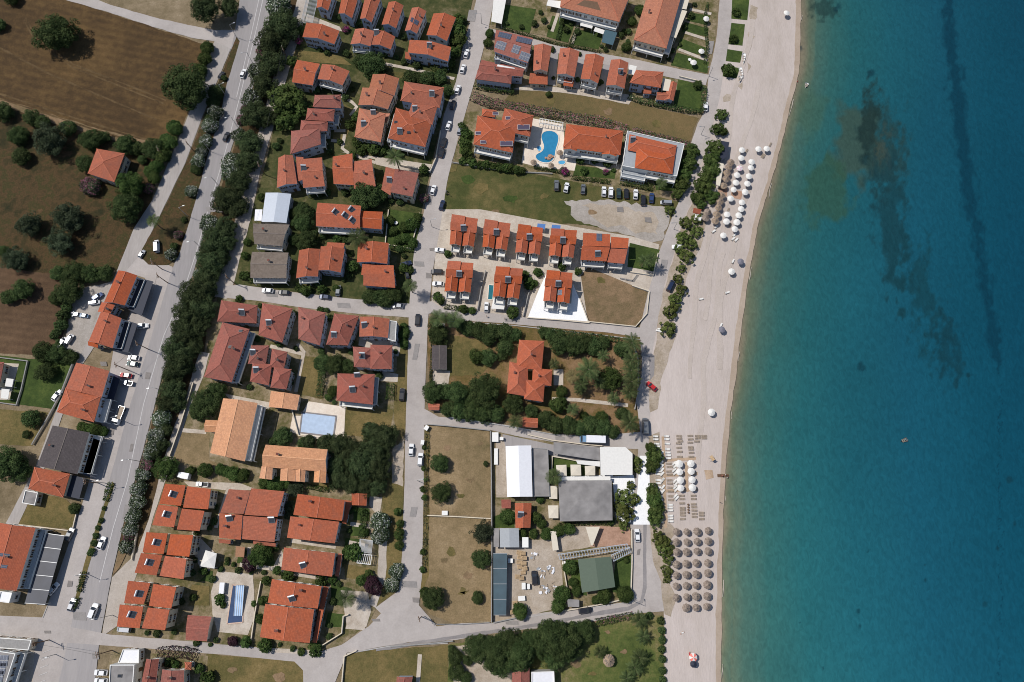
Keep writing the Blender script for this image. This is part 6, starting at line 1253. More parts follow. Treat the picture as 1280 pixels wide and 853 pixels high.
grove('yellow', 'on the white paved restaurant terrace', [(779.7, 621.7, 11), (791.6, 624, 9), (781.6, 641.6, 12), (788.6, 607.7, 6), (779.7, 658, 7), (796.6, 578, 7), (772, 633, 7), (797, 587, 6)], None, .9, 'big leaved tree')
grove('shrub', 'at the corner of the square restaurant roof', [(763.7, 651.6, 5)])
grove('leafy', 'on the beach side of the white painted road', [(813.5, 560, 7), (817.5, 570, 10), (814.5, 584, 9), (818, 578, 8), (815.5, 613.7, 8), (818, 625.7, 9.5), (819.5, 637.6, 10), (818.5, 648, 9), (823, 632, 7)])
grove('yellow', 'below the white painted road', [(823.5, 673.5, 9.5), (829.5, 677.5, 9), (837.5, 687.5, 6.5), (828, 686, 9), (835, 700, 8), (834, 714.5, 7), (834, 724.6, 5.5)], None, .9)
grove('leafy', 'in the line between beach road and parasols', [(902, 144, 7), (898, 162, 9), (905.6, 165, 5), (894, 186, 11), (891, 200, 11), (889, 213, 11), (880, 233.5, 12), (889, 246, 10), (872, 248, 9), (883, 222, 10), (876, 256, 7)])
grove('yellow', 'in the line below the thatched parasols', [(858, 278.5, 9), (872, 274, 8), (855, 298, 10), (870, 290, 8), (858, 320.7, 10), (852, 336, 6), (848, 349, 7), (852, 363, 8), (844, 374, 9), (838, 389, 10), (835, 411, 10), (864, 305, 8), (849, 312, 7), (843, 384, 7)], None, .8)
grove('shrub', 'along the street verge', [(499.4, 668.5, 7), (499.4, 682.5, 6), (497, 640, 5), (500, 655, 5), (530, 560, 3), (530, 586, 3.5), (529, 612, 4), (531, 622, 4), (529, 690, 4), (528, 712, 4), (530, 740, 6), (532, 600, 3)])

def hedge(label, px, w, h, mat='bright', dens=30, mats=None, leaf=.34, name='hedge', cat='hedge', blossom=0.0):
    pts = [P(x, y).to_2d() for x, y in px]; cen = sum(pts, Vector((0, 0))) / len(pts); r = random.Random(len(label)); q = []
    root = empty(name, (cen.x, cen.y, 0), label, cat)
    mb = MB()
    for a, b in zip(pts, pts[1:]):
        a, b = a - cen, b - cen; L = (b - a).length; u = (b - a).normalized(); nn = Vector((-u.y, u.x))
        n_st = max(1, int(L / 1.2))
        for k in range(n_st):
            p = a + u * (k + .5) * L / n_st; mb.tube((p.x, p.y, -.1), (p.x + r.gauss(0, .1), p.y + r.gauss(0, .1), h * .7), .05, .02, 5)
        for k in range(int(L * dens * (w + 2 * h) / 3)):
            t = r.uniform(-.2, L + .2); s = r.uniform(-1, 1); side = r.random() < 2 * h / (w + 2 * h)
            bump = 1 + .22 * noise.noise((a.x + u.x * t * .8, a.y + u.y * t * .8, len(label)))
            p = a + u * t
            if side:
                sg = 1 if s > 0 else -1; c = V3(p + nn * (sg * w / 2 * bump), r.uniform(.05, h * bump)); n = V3(nn * sg, .4)
            else: c = V3(p + nn * (s * w / 2 * bump), h * bump * r.uniform(.9, 1.08)); n = Vector((0, 0, 1))
            n = n + Vector((r.gauss(0, .4), r.gauss(0, .4), r.gauss(0, .3)))
            tone = .5 + .5 * noise.noise((p.x * .9, p.y * .9, 3.3)); m = 1 if r.random() < blossom * (.5 + tone) else 0
            q.append((tuple(c), tuple(n), leaf * r.uniform(.7, 1.3) * (.75 if m else 1), tone, m))
    link('foliage', leaves_mesh('foliage', q, [LF[x] for x in (mats or [mat])]), root)
    mb.build('stems', [M['bark']], root)
    return root
hedge('long pink flowering hedge above the holiday villas', [(590, 122), (610, 130), (640, 136), (666, 140), (690, 144), (720, 150), (745, 153), (762, 158), (785, 166)], 3.6, 2.0, mats=['olean', 'pinkfl'], blossom=.5, dens=24, leaf=.4)
hedge('pink flowering hedge behind the white parapet villa', [(790, 165), (810, 170), (835, 177), (862, 183)], 2.6, 1.7, mats=['olean', 'pinkfl'], blossom=.5, dens=24, leaf=.4)
hedge('bright green hedge below the red L shaped house', [(594, 106), (612, 110), (628, 112), (643, 114)], 4.0, 1.8, 'bright')
hedge('clipped dark hedge round the lawn of the red L shaped house', [(786, 122), (800, 128), (830, 134), (860, 140), (877, 141), (879, 128), (880, 110)], 1.9, 1.6, 'dark')
hedge('clipped hedge above the parked cars', [(775, 228), (790, 231), (815, 236)], 2.6, 1.4, 'bright')
hedge('long clipped hedge on the road median, topmost', [(140.5, 604), (137, 615), (134, 626)], 2.1, 1.3, 'bright')
hedge('clipped hedge on the road median above the silver car', [(107, 715), (103.5, 728), (101, 739)], 1.6, 1.3, 'dark')
hedge('clipped hedge on the road median below the silver car', [(98.5, 747), (94, 760)], 1.8, 1.2, 'dark')
hedge('tall clipped hedge block on the lawn of the red brown quarter', [(404, 468), (402, 482), (400, 496)], 2.3, 1.8, 'dark')
hedge('square clipped hedge block beside the dark parked car', [(489, 481), (488, 500)], 2.8, 1.5, 'bright')
hedge('dark reddish hedge beside the bottom street', [(198, 816), (215, 814), (232, 815), (246, 819)], 3.2, 1.6, mats=['purple', 'dark'], blossom=.5)
hedge('pale hedge beneath the pale twin house', [(385, 608), (400, 611), (412, 613)], 1.6, 1.2, 'bright')
hedge('hedge along the street garden with round white tables', [(485, 309), (500, 312), (518, 313)], 1.8, 1.3, 'bright')
hedge('vine hedge along the left edge of the straw fields', [(535, 534), (534, 570), (533, 610), (532, 645), (531, 680), (530, 715)], 1.2, 1.0, mats=['olive', 'reed'], blossom=.45, dens=18)
hedge('purple flowering hedge at the top of the long grass garden', [(744, 778), (765, 774), (790, 769)], 2.2, 1.2, mats=['dark', 'pinkfl'], blossom=.3)
hedge('dark hedge lining the restaurant path', [(699, 655.5), (730, 654.5), (764, 654)], 1.0, 1.0, 'dark')
hedge('hedge along the palm garden street wall', [(541, 431), (540, 450), (539, 470), (539, 480)], 1.0, 1.3, 'olive')
hedge('hedge at the upper edge of the palm garden', [(672, 412), (700, 416), (740, 421), (774, 426)], 1.8, 1.6, 'dark')
hedge('green hedge between the yards beside the striped pergola', [(456, 640), (455, 654), (453, 672)], 2.2, 1.4, 'dark')
hedge('hedge inside the front of the corner twin gabled house', [(556, 384), (570, 386), (588, 389)], 1.6, 1.2, 'dark')
hedge('dark hedge below the curved pool terrace', [(668, 210), (690, 214), (712, 219)], 1.2, 1.2, 'dark')
hedge('clipped hedge round the villa lawn by the curved pool', [(715, 223), (740, 226), (762, 229)], 1.4, 1.3, 'bright')
hedge('dark hedge on the right of the lawn gardens at the top', [(884, 6), (880, 24), (884, 62), (880, 80)], .9, 1.2, 'dark')
hedge('low hedge dividing the lawn gardens at the top', [(706, 14), (697, 50)], 1.5, 1.2, 'dark')
hedge('hedge dividing the middle lawn gardens at the top', [(722, 34), (712, 60)], 1.3, 1.2, 'dark')
hedge('hedge along the bottom lawn gardens at the top', [(630, 37), (665, 47), (700, 57), (750, 66)], .9, 1.2, 'dark')
hedge('hedge below the weathered grey brown houses', [(312, 352), (335, 353), (362, 355)], 1.4, 1.2, 'dark')
hedge('curved hedge in front of the parallel gabled house', [(374, 354), (378, 364), (386, 367), (393, 362)], 1.6, 1.3, 'bright')

GAP = [(400, 62), (409, 66), (433, 67), (447, 66), (481, 68), (496, 72), (505, 78), (521, 82), (541, 84), (557, 86), (366, 113), (374, 111), (395, 113), (405, 113), (419, 113), (400, 186), (412, 190), (345, 183), (350, 176), (432, 122), (441, 112), (500, 119), (499, 192), (476, 192), (410, 240), (400, 244), (390, 243), (431, 240), (489, 252), (500, 253), (394, 291), (404, 296), (432, 300), (438, 318), (437, 345), (430, 350), (366, 340), (397, 354), (505, 320), (500, 312), (420, 62), (424, 22), (450, 30), (478, 38), (505, 46), (534, 54), (520, 48), (470, 62)]
grove('darkshrub', 'in the gaps between the upper village houses', [(x, y, 3.2 + (i * 7 % 5) * .5) for i, (x, y) in enumerate(GAP)], 'small dark shrubs between the upper village houses')
GAP = [(325, 382), (368, 392), (412, 398), (408, 388), (322, 424), (300, 480), (312, 484), (350, 430), (370, 436), (440, 440), (441, 466), (470, 464), (475, 470), (494, 440), (497, 420), (418, 503), (440, 428), (402, 440), (366, 468), (364, 478), (318, 424)]
grove('darkshrub', 'in the gaps of the red brown quarter', [(x, y, 3 + (i * 7 % 5) * .45) for i, (x, y) in enumerate(GAP)], 'small dark shrubs of the red brown quarter')
GAP = [(268, 622), (270, 634), (268, 652), (262, 660), (246, 666), (247, 686), (244, 700), (240, 716), (224, 740), (228, 752), (216, 772), (218, 790), (196, 792), (184, 791), (246, 804), (263, 806), (270, 800), (345, 685), (330, 716), (356, 720), (412, 722), (424, 730), (416, 752), (412, 782), (412, 796), (350, 806), (366, 811), (432, 690), (436, 664), (436, 640), (321, 615), (276, 712), (266, 724), (284, 700), (298, 713), (314, 716)]
grove('darkshrub', 'in the gardens of the bright orange quarter', [(x, y, 2.8 + (i * 7 % 5) * .5) for i, (x, y) in enumerate(GAP)], 'small dark shrubs of the bright orange quarter')
GAP = [(634, 30), (652, 34), (668, 30), (676, 16), (680, 26), (686, 34), (702, 30), (708, 38), (714, 30), (722, 40), (752, 58), (757, 62), (776, 44), (785, 52), (786, 40), (796, 62), (812, 66), (824, 70), (836, 74), (840, 64), (850, 56), (856, 34), (864, 20), (868, 6), (690, 62), (692, 98), (722, 100), (750, 104), (724, 68)]
grove('darkshrub', 'in the gardens above the red row', [(x, y, 2.6 + (i * 7 % 5) * .45) for i, (x, y) in enumerate(GAP)], 'small dark shrubs of the gardens above the red row')
# ------------------------------------------------------------------ vehicles
PAINT = {k: simple('car_paint_' + k, C(*c), .3, m, coat=.5) for k, c, m in (('white', (.74, .74, .74), 0), ('silver', (.42, .43, .45), .5), ('grey', (.16, .17, .18), .3), ('black', (.015, .015, .018), 0), ('blue', (.03, .06, .16), .2), ('darkblue', (.018, .03, .07), .2), ('red', (.45, .02, .02), 0), ('green', (.03, .06, .055), .2), ('lightblue', (.16, .28, .42), 0))}
M['lamp'] = simple('headlamp_glass', C(.7, .7, .68), .15)
M['tail'] = simple('tail_lamp', C(.3, .01, .01), .25)
M['plate'] = simple('plastic_trim', C(.03, .03, .03), .7)
def loft(mb, sts, m=0):
    """sections across: (x, half width, z low, z high), joined front to back with a rounded top edge"""
    rings = []
    for x, w, z0, z1 in sts:
        rings.append([(x, -w, z0), (x, -w * 1.0, z0 + (z1 - z0) * .6), (x, -w * .9, z1), (x, w * .9, z1), (x, w, z0 + (z1 - z0) * .6), (x, w, z0)])
    for a, b in zip(rings, rings[1:]):
        for i in range(6):
            j = (i + 1) % 6; mb.face([a[i], a[j], b[j], b[i]][::-1], m)
    mb.face(rings[0], m); mb.face(rings[-1][::-1], m)
def car_meshes(style):
    L = {'car': 4.3, 'suv': 4.5, 'van': 5.0, 'pickup': 5.1}[style]; h = L / 2; W_ = .88 if style == 'car' else .93
    mb = MB()
    belt = {'car': .92, 'suv': 1.06, 'van': 1.15, 'pickup': 1.08}[style]; top = {'car': 1.46, 'suv': 1.7, 'van': 2.05, 'pickup': 1.76}[style]
    loft(mb, [(-h, W_ * .86, .35, belt - .1), (-h + .25, W_ * .97, .26, belt), (-h + 1.0, W_, .24, belt), (h - 1.3, W_, .24, belt - .02), (h - .35, W_ * .95, .26, belt - .16), (h, W_ * .8, .34, belt - .32)])
    if style == 'pickup': r0, r1, b0, b1 = -.3, .75, -.5, 1.35
    elif style == 'van': r0, r1, b0, b1 = -h + .12, 1.2, -h + .03, 1.95
    elif style == 'suv': r0, r1, b0, b1 = -h + .45, .45, -h + .1, 1.15
    else: r0, r1, b0, b1 = -1.35, .25, -1.95, 1.05
    wt, wb = W_ * .76, W_ * .93
    mb.prism([(r0, -wt), (r1, -wt), (r1 - .05 + .05, wt), (r0, wt)], top - .06, top)            # roof panel
    for x0, z0, x1, z1 in ((b0, belt, r0, top - .05), (b1, belt - .03, r1, top - .05)):
        for s in (-1, 1): mb.beam((x0, s * wb, z0), (x1, s * (wt - .02), z1), .09, .08)
    mx = (r0 + r1) / 2
    for s in (-1, 1): mb.beam((mx, s * wb, belt), (mx, s * (wt - .02), top - .05), .08, .06)
    for s in (-1, 1): mb.box((b1 - .25, s * (W_ + .1), belt + .06), (.14, .2, .13))
    if style == 'pickup':
        mb.box((-1.55, 0, belt + .004), (1.9, 1.45, .01), m=1)
        for s in (-1, 1): mb.box((-1.55, s * .84, belt + .1), (1.95, .09, .22))
        mb.box((-2.5, 0, belt + .1), (.08, 1.6, .22))
    body = lambda paint: [paint, M['plate']]
    g = MB()
    B_ = [(b0, -wb, belt), (b1, -wb, belt - .02), (b1, wb, belt - .02), (b0, wb, belt)]; T_ = [(r0, -wt + .03, top - .05), (r1, -wt + .03, top - .05), (r1, wt - .03, top - .05), (r0, wt - .03, top - .05)]
    for i in range(4):
        if style == 'van' and i in (0, 2):                                    # a panel van: glass only at the front doors
            continue
        j = (i + 1) % 4; g.face([B_[i], B_[j], T_[j], T_[i]])
    if style == 'van':
        for s in (-1, 1):
            mb.face([(b0, s * wb, belt), (.55, s * wb, belt), (.5, s * (wt - .03), top - .05), (r0, s * (wt - .03), top - .05)][::s])
            g.face([(.55, s * wb, belt), (b1, s * wb, belt - .02), (r1, s * (wt - .03), top - .05), (.5, s * (wt - .03), top - .05)][::s])
    wh = MB(); wh.tube((0, -.11, 0), (0, .11, 0), .32, n=14); rim = MB(); rim.tube((0, -.125, 0), (0, .125, 0), .18, n=10)
    hl = MB(); hl.box((0, 0, 0), (.16, .34, .14)); tl = MB(); tl.box((0, 0, 0), (.08, .22, .22))
    return dict(body=mb, glass=g.mesh('window', [M['glass']]), wheel=wh.mesh('wheel', [M['black']]), rim=rim.mesh('rim', [M['steel']]), head=hl.mesh('headlight', [M['lamp']]), tail=tl.mesh('tail_light', [M['tail']]), L=L, W=W_, belt=belt, cache={})
CARS = {s: car_meshes(s) for s in ('car', 'suv', 'van', 'pickup')}
def car(label, px, py, ang, paint, style='car', group=None, name=None, k=1.0):
    """ang: heading in degrees in the photograph, 0 = right, 90 = up"""
    c = CARS[style]; p = P(px, py, .9)
    nm, cat = {'car': ('parked_car', 'car'), 'suv': ('parked_car', 'car'), 'van': ('van', 'van'), 'pickup': ('pickup_truck', 'pickup')}[style]
    root = empty(name or nm, (p.x, p.y, ZR + .02), label, cat, group, R(ang)); root.scale = (k, k, k)
    if paint not in c['cache']: c['cache'][paint] = c['body'].mesh('body', [PAINT[paint], M['plate']])
    bd = link('body', c['cache'][paint], root); link('window', c['glass'], root)
    for x in (-c['L'] / 2 + .85, c['L'] / 2 - .9):
        for y in (-c['W'] + .08, c['W'] - .08): w = link('wheel', c['wheel'], root, (x, y, .32)); link('rim', c['rim'], w)
    for s in (-1, 1):
        link('headlight', c['head'], root, (c['L'] / 2 - .12, s * c['W'] * .62, c['belt'] - .36)); link('tail_light', c['tail'], root, (-c['L'] / 2, s * c['W'] * .7, c['belt'] - .22))
    return root
MR = 72
car('white car driving on the main road at the top', 304, 92, MR + 6, 'white', name='car')
car('black car driving on the main road below the white one', 283, 171, MR + 4, 'black', name='car')
car('white car driving beside the median with the clipped bushes', 127, 679, MR + 3, 'white', 'car', name='car')
car('large white car driving past the lowest split orange houses', 117, 764, MR + 4, 'white', 'suv', name='car', k=1.1)
car('white and black car stopped at the lower end of the median', 90, 756, MR + 4, 'silver', 'car')
car('white car parked askew at the dark pergola', 66.5, 736, 55, 'white', 'car')
car('grey car parked under the upper end of the dark pergola', 87.5, 668, MR, 'grey', 'suv')
car('dark motor car standing in the shade on the island by the service road', 276.5, 94, 65, 'black', 'car', k=.85)
car('topmost of the four cars parked in front of the orange building, white', 167, 447.5, 175, 'white', 'car')
car('dark green car parked below the white one in front of the orange building', 165.5, 455, 172, 'green', 'car')
car('red car parked in front of the orange building', 157.5, 469.5, 172, 'red', 'car')
car('silver pickup parked below the red car', 158.5, 479, 172, 'silver', 'pickup', k=.9)
car('white car parked at the blue edged terrace building', 178, 407.5, 5, 'white', 'car')
car('white van parked on the grass island', 196, 308, 100, 'white', 'van')
car('silver car at the tip of the grass island', 177, 317.5, 62, 'silver', 'car', k=.8)
car('white car parked beside the left lawn wall', 71, 494.5, 60, 'white', 'car')
car('silver car in the dirt yard, left of two end to end', 94, 393, 172, 'silver', 'car', k=.85)
car('pale blue car in the dirt yard, right of two end to end', 104, 394.5, 172, 'lightblue', 'car', k=.85)
car('blue car behind the junction building', 122, 371, 40, 'blue', 'suv', k=.9)
car('white trailer like van beside the blue car', 118, 378.5, 10, 'white', 'van', k=.75)
car('upper old pale van in the dirt yard', 87, 424, 65, 'silver', 'van', k=.75)
car('lower old white van in the dirt yard', 78, 429, 60, 'white', 'van', k=.9)
car('silver car parked at the corner of the lowest split orange house', 155, 787, 176, 'silver', 'van', k=.9)
car('upper white car parked left of the grey flat roof', 126, 841, 178, 'white', 'car')
car('lower white car parked left of the grey flat roof', 126, 851.5, 178, 'white', 'car')
SIDE = 'parked on the left of the village street'
car('topmost white car ' + SIDE, 583, 67, 77, 'white'); car('second white car from the top ' + SIDE, 578.5, 86, 77, 'white'); car('third white car from the top ' + SIDE, 572, 112, 76, 'white')
car('black car in the shade ' + SIDE + '', 566, 131, 76, 'black'); car('lowest white car ' + SIDE + ' beside the big hipped villa', 560.7, 157, 76, 'white')
car('upper of two black cars ' + SIDE, 554.7, 178, 76, 'black'); car('lower of two black cars ' + SIDE, 552, 191, 76, 'black')
car('silver car parked on the right of the village street beside the purple skylight villa', 575, 163, 76, 'silver')
car('white car on the street beside the red brown roofed house', 541.5, 237.5, 76, 'white'); car('dark blue car beside the green field corner', 552.5, 256.5, 76, 'darkblue')
car('white car parked across the bay beside the upper twin gabled house', 550.5, 313, 172, 'white'); car('black car parked across the bay at the lower twin gabled house', 546, 340, 178, 'black', 'suv'); car('white car parked below the black one in the bay', 547.5, 355, 176, 'white')
car('dark blue car in the driveway of the corner house', 507.5, 330, 20, 'darkblue'); car('black and white car in the driveway below the dark blue car', 509, 343, 100, 'black', k=.8)
car('dark blue car parked on the upper edge of the cross street', 406, 371.5, 174, 'darkblue'); car('grey car in the drive between two front gardens', 422.7, 363.5, 88, 'grey')
car('silver car half under the trees at the street corner', 497, 382.5, 174, 'silver'); car('white car parked on the cross street below the grey brown roof', 334.5, 363.5, 176, 'white'); car('black car parked on the cross street beside the white car', 355, 366, 176, 'black')
car('black car standing at the crossing', 522, 400, 88, 'black', 'suv', name='car'); car('dark car parked on the verge beside the square hedge block', 502.5, 493.5, 88, 'black', 'suv')
car('upper white car on the street beside the straw field', 514, 562.5, 88, 'white', name='car'); car('lower white car on the street beside the straw field', 525.5, 574.5, 87, 'white', 'suv', name='car')
FP = 'in the green field car row'
for x, y, a, pt, sty, l in ((695.6, 232, 88, 'grey', 'suv', 'leftmost grey car '), (708, 234.5, 78, 'white', 'car', 'white car second from the left '), (729, 236.5, 85, 'grey', 'car', 'grey car third from the left '), (755, 239.5, 86, 'white', 'car', 'left of two neighbouring white cars '), (763.6, 240.5, 86, 'white', 'suv', 'right of two neighbouring white cars '), (773.5, 241.5, 88, 'green', 'car', 'dark green car '), (783, 242, 88, 'black', 'car', 'black car next to the dark green one '), (794.6, 243, 84, 'white', 'car', 'single white car right of the black one '), (804, 250.5, 86, 'black', 'suv', 'black car parked lowest '), (814.5, 247.5, 82, 'blue', 'car', 'blue car ')):
    car(l + FP, x, y, a, pt, sty, 'cars parked on the green field')
car('silver van standing across at the right end of the green field car row', 832.5, 253.5, 176, 'silver', 'van', k=.85)
car('white car on the beach road beside the lower beach trees', 847, 309, 176, 'white'); car('dark blue van between the beach trees', 838, 357.5, 62, 'darkblue', 'van', k=.95)
car('white car at the hedge corner on the beach road', 882, 133, 84, 'white'); car('red car parked askew on the sandy verge of the beach road', 814.5, 483, 138, 'red'); car('blue grey van on the beach road above the white painted road', 806.5, 533, 90, 'grey', 'van', k=1.15)
car('white car below the white painted road', 796.5, 669.5, 90, 'white'); car('black car beside the yard wall on the bottom street', 731.5, 763, 8, 'black', 'suv'); car('dark car in the timber yard', 668, 722.5, 94, 'black', 'suv')
car('white car beside the narrow garden pool', 608, 384, 88, 'white', k=.95); car('white pickup in the yard above the four part house', 252.5, 605.5, 176, 'white', 'pickup', k=.85)

def truck(label, px, py, ang, cabc, bedc, L=7.5, Wd=2.3, box=True):
    p = P(px, py, 1.5); root = empty('truck', (p.x, p.y, ZR + .02), label, 'truck', None, R(ang)); h = L / 2
    mb = MB(); loft(mb, [(h - 2.0, Wd / 2, .5, 2.3), (h - .9, Wd / 2, .5, 2.35), (h - .25, Wd / 2 * .97, .5, 1.5), (h, Wd / 2 * .9, .5, 1.3)]); cb = mb.build('cab', [PAINT[cabc]], root)
    g = MB(); g.face([(h - .23, -Wd / 2 * .85, 1.55), (h - .23, Wd / 2 * .85, 1.55), (h - .86, Wd / 2 * .82, 2.3), (h - .86, -Wd / 2 * .82, 2.3)]); g.build('windscreen', [M['glass']], cb, (.03, 0, .05))
    mb = MB()
    if box: mb.box((-.95, 0, 1.85), (L - 2.3, Wd + .1, 2.2)); mb.box((-.95, 0, 2.97), (L - 2.4, Wd, .03), m=1)
    else:
        mb.box((-.95, 0, .95), (L - 2.3, Wd, .12), m=1)
        for s in (-1, 1): mb.box((-.95, s * Wd / 2, 1.2), (L - 2.3, .06, .45))
        mb.box((-h + .2, 0, 1.2), (.06, Wd, .45))
    mb.build('cargo_box' if box else 'load_bed', [PAINT[bedc], M['sheetwhite'] if box else M['wood']], root)
    mb = MB(); mb.box((0, 0, .62), (L - .6, .8, .25)); mb.build('chassis', [M['darkmetal']], root)
    for x in (-h + 1.2, h - 1.2):
        for s in (-1, 1): mw = MB(); mw.tube((0, -.15, 0), (0, .15, 0), .45, n=14); mw.build('wheel', [M['black']], root, (x, s * (Wd / 2 - .2), .45))
    return root
truck('truck with a blue cab and long white box on the street above the restaurant', 741, 549.6, 178, 'lightblue', 'white', 9.0, 2.4)
truck('white flatbed truck parked beside the orange building on the forecourt', 148.5, 519, 256, 'white', 'silver', 6.8, 2.2, False)
truck('small white box truck above the topmost split orange house', 230, 594.7, 170, 'white', 'white', 5.0, 1.9)

def motorbike(label, px, py, ang):
    p = P(px, py, .6); root = empty('motorcycle', (p.x, p.y, ZR), label, 'motorcycle', None, R(ang))
    mb = MB(); mb.beam((-.5, 0, .7), (.45, 0, .8), .3, .28); mb.box((.55, 0, .72), (.14, .2, .5)); mb.build('body', [PAINT['black']], root)
    mb = MB(); mb.box((-.35, 0, .88), (.7, .28, .1)); mb.build('seat', [M['black']], root)
    mb = MB(); mb.tube((.5, -.36, 1.05), (.5, .36, 1.05), .03, n=6); mb.build('handlebar', [M['steel']], root)
    for x in (-.65, .7): mw = MB(); mw.tube((0, -.06, 0), (0, .06, 0), .31, n=14); mw.build('wheel', [M['black']], root, (x, 0, .31))
motorbike('motorcycle parked at the edge of the green field', 558.3, 241, 80)

# ------------------------------------------------------------------ beach furniture
def ragged_cone(seed, r=1.28, h=.95, layers=4, n=26):
    q = random.Random(seed); mb = MB()
    for k in range(layers):
        r1 = r * (k + 1.25) / (layers + .25); r0 = r * max(0, k - .35) / (layers + .25)
        for i in range(n):
            a0, a1 = 2 * math.pi * i / n, 2 * math.pi * (i + 1) / n; rr = r1 * q.uniform(.92, 1.06)
            z0, z1 = h * (1 - r0 / r), h * (1 - rr / r) * .95 - .03 + .03 * (layers - k)
            mb.face([(math.cos(a0) * r0, math.sin(a0) * r0, z0 + .05 * (layers - k)), (math.cos(a0) * rr, math.sin(a0) * rr, z1 + q.uniform(-.05, .05)), (math.cos(a1) * rr, math.sin(a1) * rr, z1 + q.uniform(-.05, .05)), (math.cos(a1) * r0, math.sin(a1) * r0, z0 + .05 * (layers - k))], q.randrange(2))
    mb.tube((0, 0, h + .1), (0, 0, h + .5), .13, .05, 8)
    return mb.mesh('canopy', [M['thatch'], M['thatch2']])
M['thatch2'] = simple('grey_reed_thatch', A(136, 121, 110), .95, var=.35, vscale=4)
M['tan'] = simple('pale_reed_thatch', A(168, 146, 122), .95, var=.3, vscale=4)
TH = [ragged_cone(i) for i in range(3)]
def cone_canopy(n, r, h, mats, alt=False, valance=.16):
    mb = MB()
    for i in range(n):
        a0, a1 = 2 * math.pi * i / n, 2 * math.pi * (i + 1) / n; m = i % 2 if alt else 0
        p0, p1 = (math.cos(a0) * r, math.sin(a0) * r), (math.cos(a1) * r, math.sin(a1) * r)
        mb.face([(p0[0], p0[1], 0), (p1[0], p1[1], 0), (p1[0] * .5, p1[1] * .5, h * .58), (p0[0] * .5, p0[1] * .5, h * .58)], m); mb.face([(p0[0] * .5, p0[1] * .5, h * .58), (p1[0] * .5, p1[1] * .5, h * .58), (0, 0, h)], m)
        mb.face([(p0[0], p0[1], -valance), (p1[0], p1[1], -valance), (p1[0], p1[1], 0), (p0[0], p0[1], 0)], m)
    mb.tube((0, 0, h - .02), (0, 0, h + .14), .05, .02, 6)
    return mb.mesh('canopy', mats)
def pole_mesh(z, r=.035, mat='wood'):
    mb = MB(); mb.tube((0, 0, -.1), (0, 0, z), r, n=7); return mb.mesh('pole', [M[mat]])
PW, PS = pole_mesh(2.3, .06), pole_mesh(2.45)
def parasol(label, px, py, canopy_me, pole, z, group=None, k=1.0, name='parasol'):
    g = P(px, py, z + .3); root = empty(name, (g.x, g.y, ZR), label, 'parasol', group, rnd.uniform(0, 6.28))
    link('canopy', canopy_me, root, (0, 0, z), (rnd.gauss(0, .05), rnd.gauss(0, .05), 0), k * rnd.uniform(.92, 1.05)); link('pole', pole, root)
    return root
WC = cone_canopy(8, 1.3, .55, [M['canvaswhite']]); WO = cone_canopy(8, 1.35, .5, [M['canvaswhite']])
PC = cone_canopy(8, 1.25, .5, [simple('pink_canvas', A(226, 190, 200), .8), M['canvaswhite']], True)
GC = cone_canopy(8, 1.2, .5, [simple('grey_canvas', A(120, 118, 128), .8)]); RC = cone_canopy(8, 1.3, .5, [simple('coral_canvas', A(238, 130, 116), .8), M['canvaswhite']], True); NC = cone_canopy(8, 1.2, .5, [M['navy']])
rows = [(664.5, 0), (677.3, 0), (689.6, 0), (704.4, 0), (718, 0), (732.3, 0), (746.4, 0), (759.6, 1)]
for ri, (y, first) in enumerate(rows):
    for ci in range(first, 4):
        x = (846, 859, 871.6, 885.3)[ci] - ri * (.1, .15, .25, .15)[ci] + rnd.uniform(-.6, .6); yy = y + (1.0, .6, -.1, -.8)[ci] + rnd.uniform(-.6, .6)
        parasol('grey brown thatched grid parasol, %s row from the top, %s column from the road' % (ordinal(ri + 1), ordinal(ci + 1)), x, yy, TH[(ri * 4 + ci) % 3], PW, 2.0, 'thatched parasols in the large grid', name='thatched_parasol')
TT = [ragged_cone(11, 1.45), ragged_cone(12, 1.5)]
for me in TT: me.materials[0] = M['tan']
pts = [(285, 230), (272, 262), (260, 300), (255, 340), (238, 385), (225, 450), (212, 490), (203, 530), (192, 578), (182, 620), (132, 560), (118, 600)]
pts = [(860 + x / 5.33, 160 + y / 5.33) for x, y in pts]
for (x, y), w in zip(pts[:10], place_words(pts[:10])): parasol('pale thatched parasol in the line beside the beach road trees' + w, x, y, TT[int(x) % 2], PW, 2.0, 'pale thatched parasols by the beach road trees', name='thatched_parasol')
for (x, y), w in zip(pts[10:], ('upper', 'lower')): parasol('%s of two grey thatched parasols beside the small kiosk' % w, x, y, TH[1], PW, 2.0, 'grey thatched parasols beside the kiosk', 1.1, 'thatched_parasol')
z = lambda v: [(860 + x / 5.33, 160 + y / 5.33) for x, y in v]
A1 = z([(360, 147), (355, 200), (328, 314), (320, 364), (305, 411), (285, 470), (261, 576), (257, 623), (236, 716)]); A2 = z([(425, 226), (420, 265), (407, 322), (397, 371), (382, 427), (360, 496), (355, 540), (339, 582), (326, 628), (313, 674)])
for lst, w0 in ((A1, 'in the inner line on the upper beach'), (A2, 'in the outer line on the upper beach')):
    for (x, y), w in zip(lst, place_words(lst)): parasol('white parasol %s%s' % (w0, w), x, y, WC, PS, 2.1, 'white parasols on the upper beach', name='parasol')
for (x, y), w in zip(z([(470, 140), (525, 138)]), ('left', 'right')): parasol('%s of two white parasols standing apart near the water' % w, x, y, WC, PS, 2.1)
x, y = z([(345, 268)])[0]; parasol('pink and white parasol among the white ones', x, y, PC, PS, 2.1)
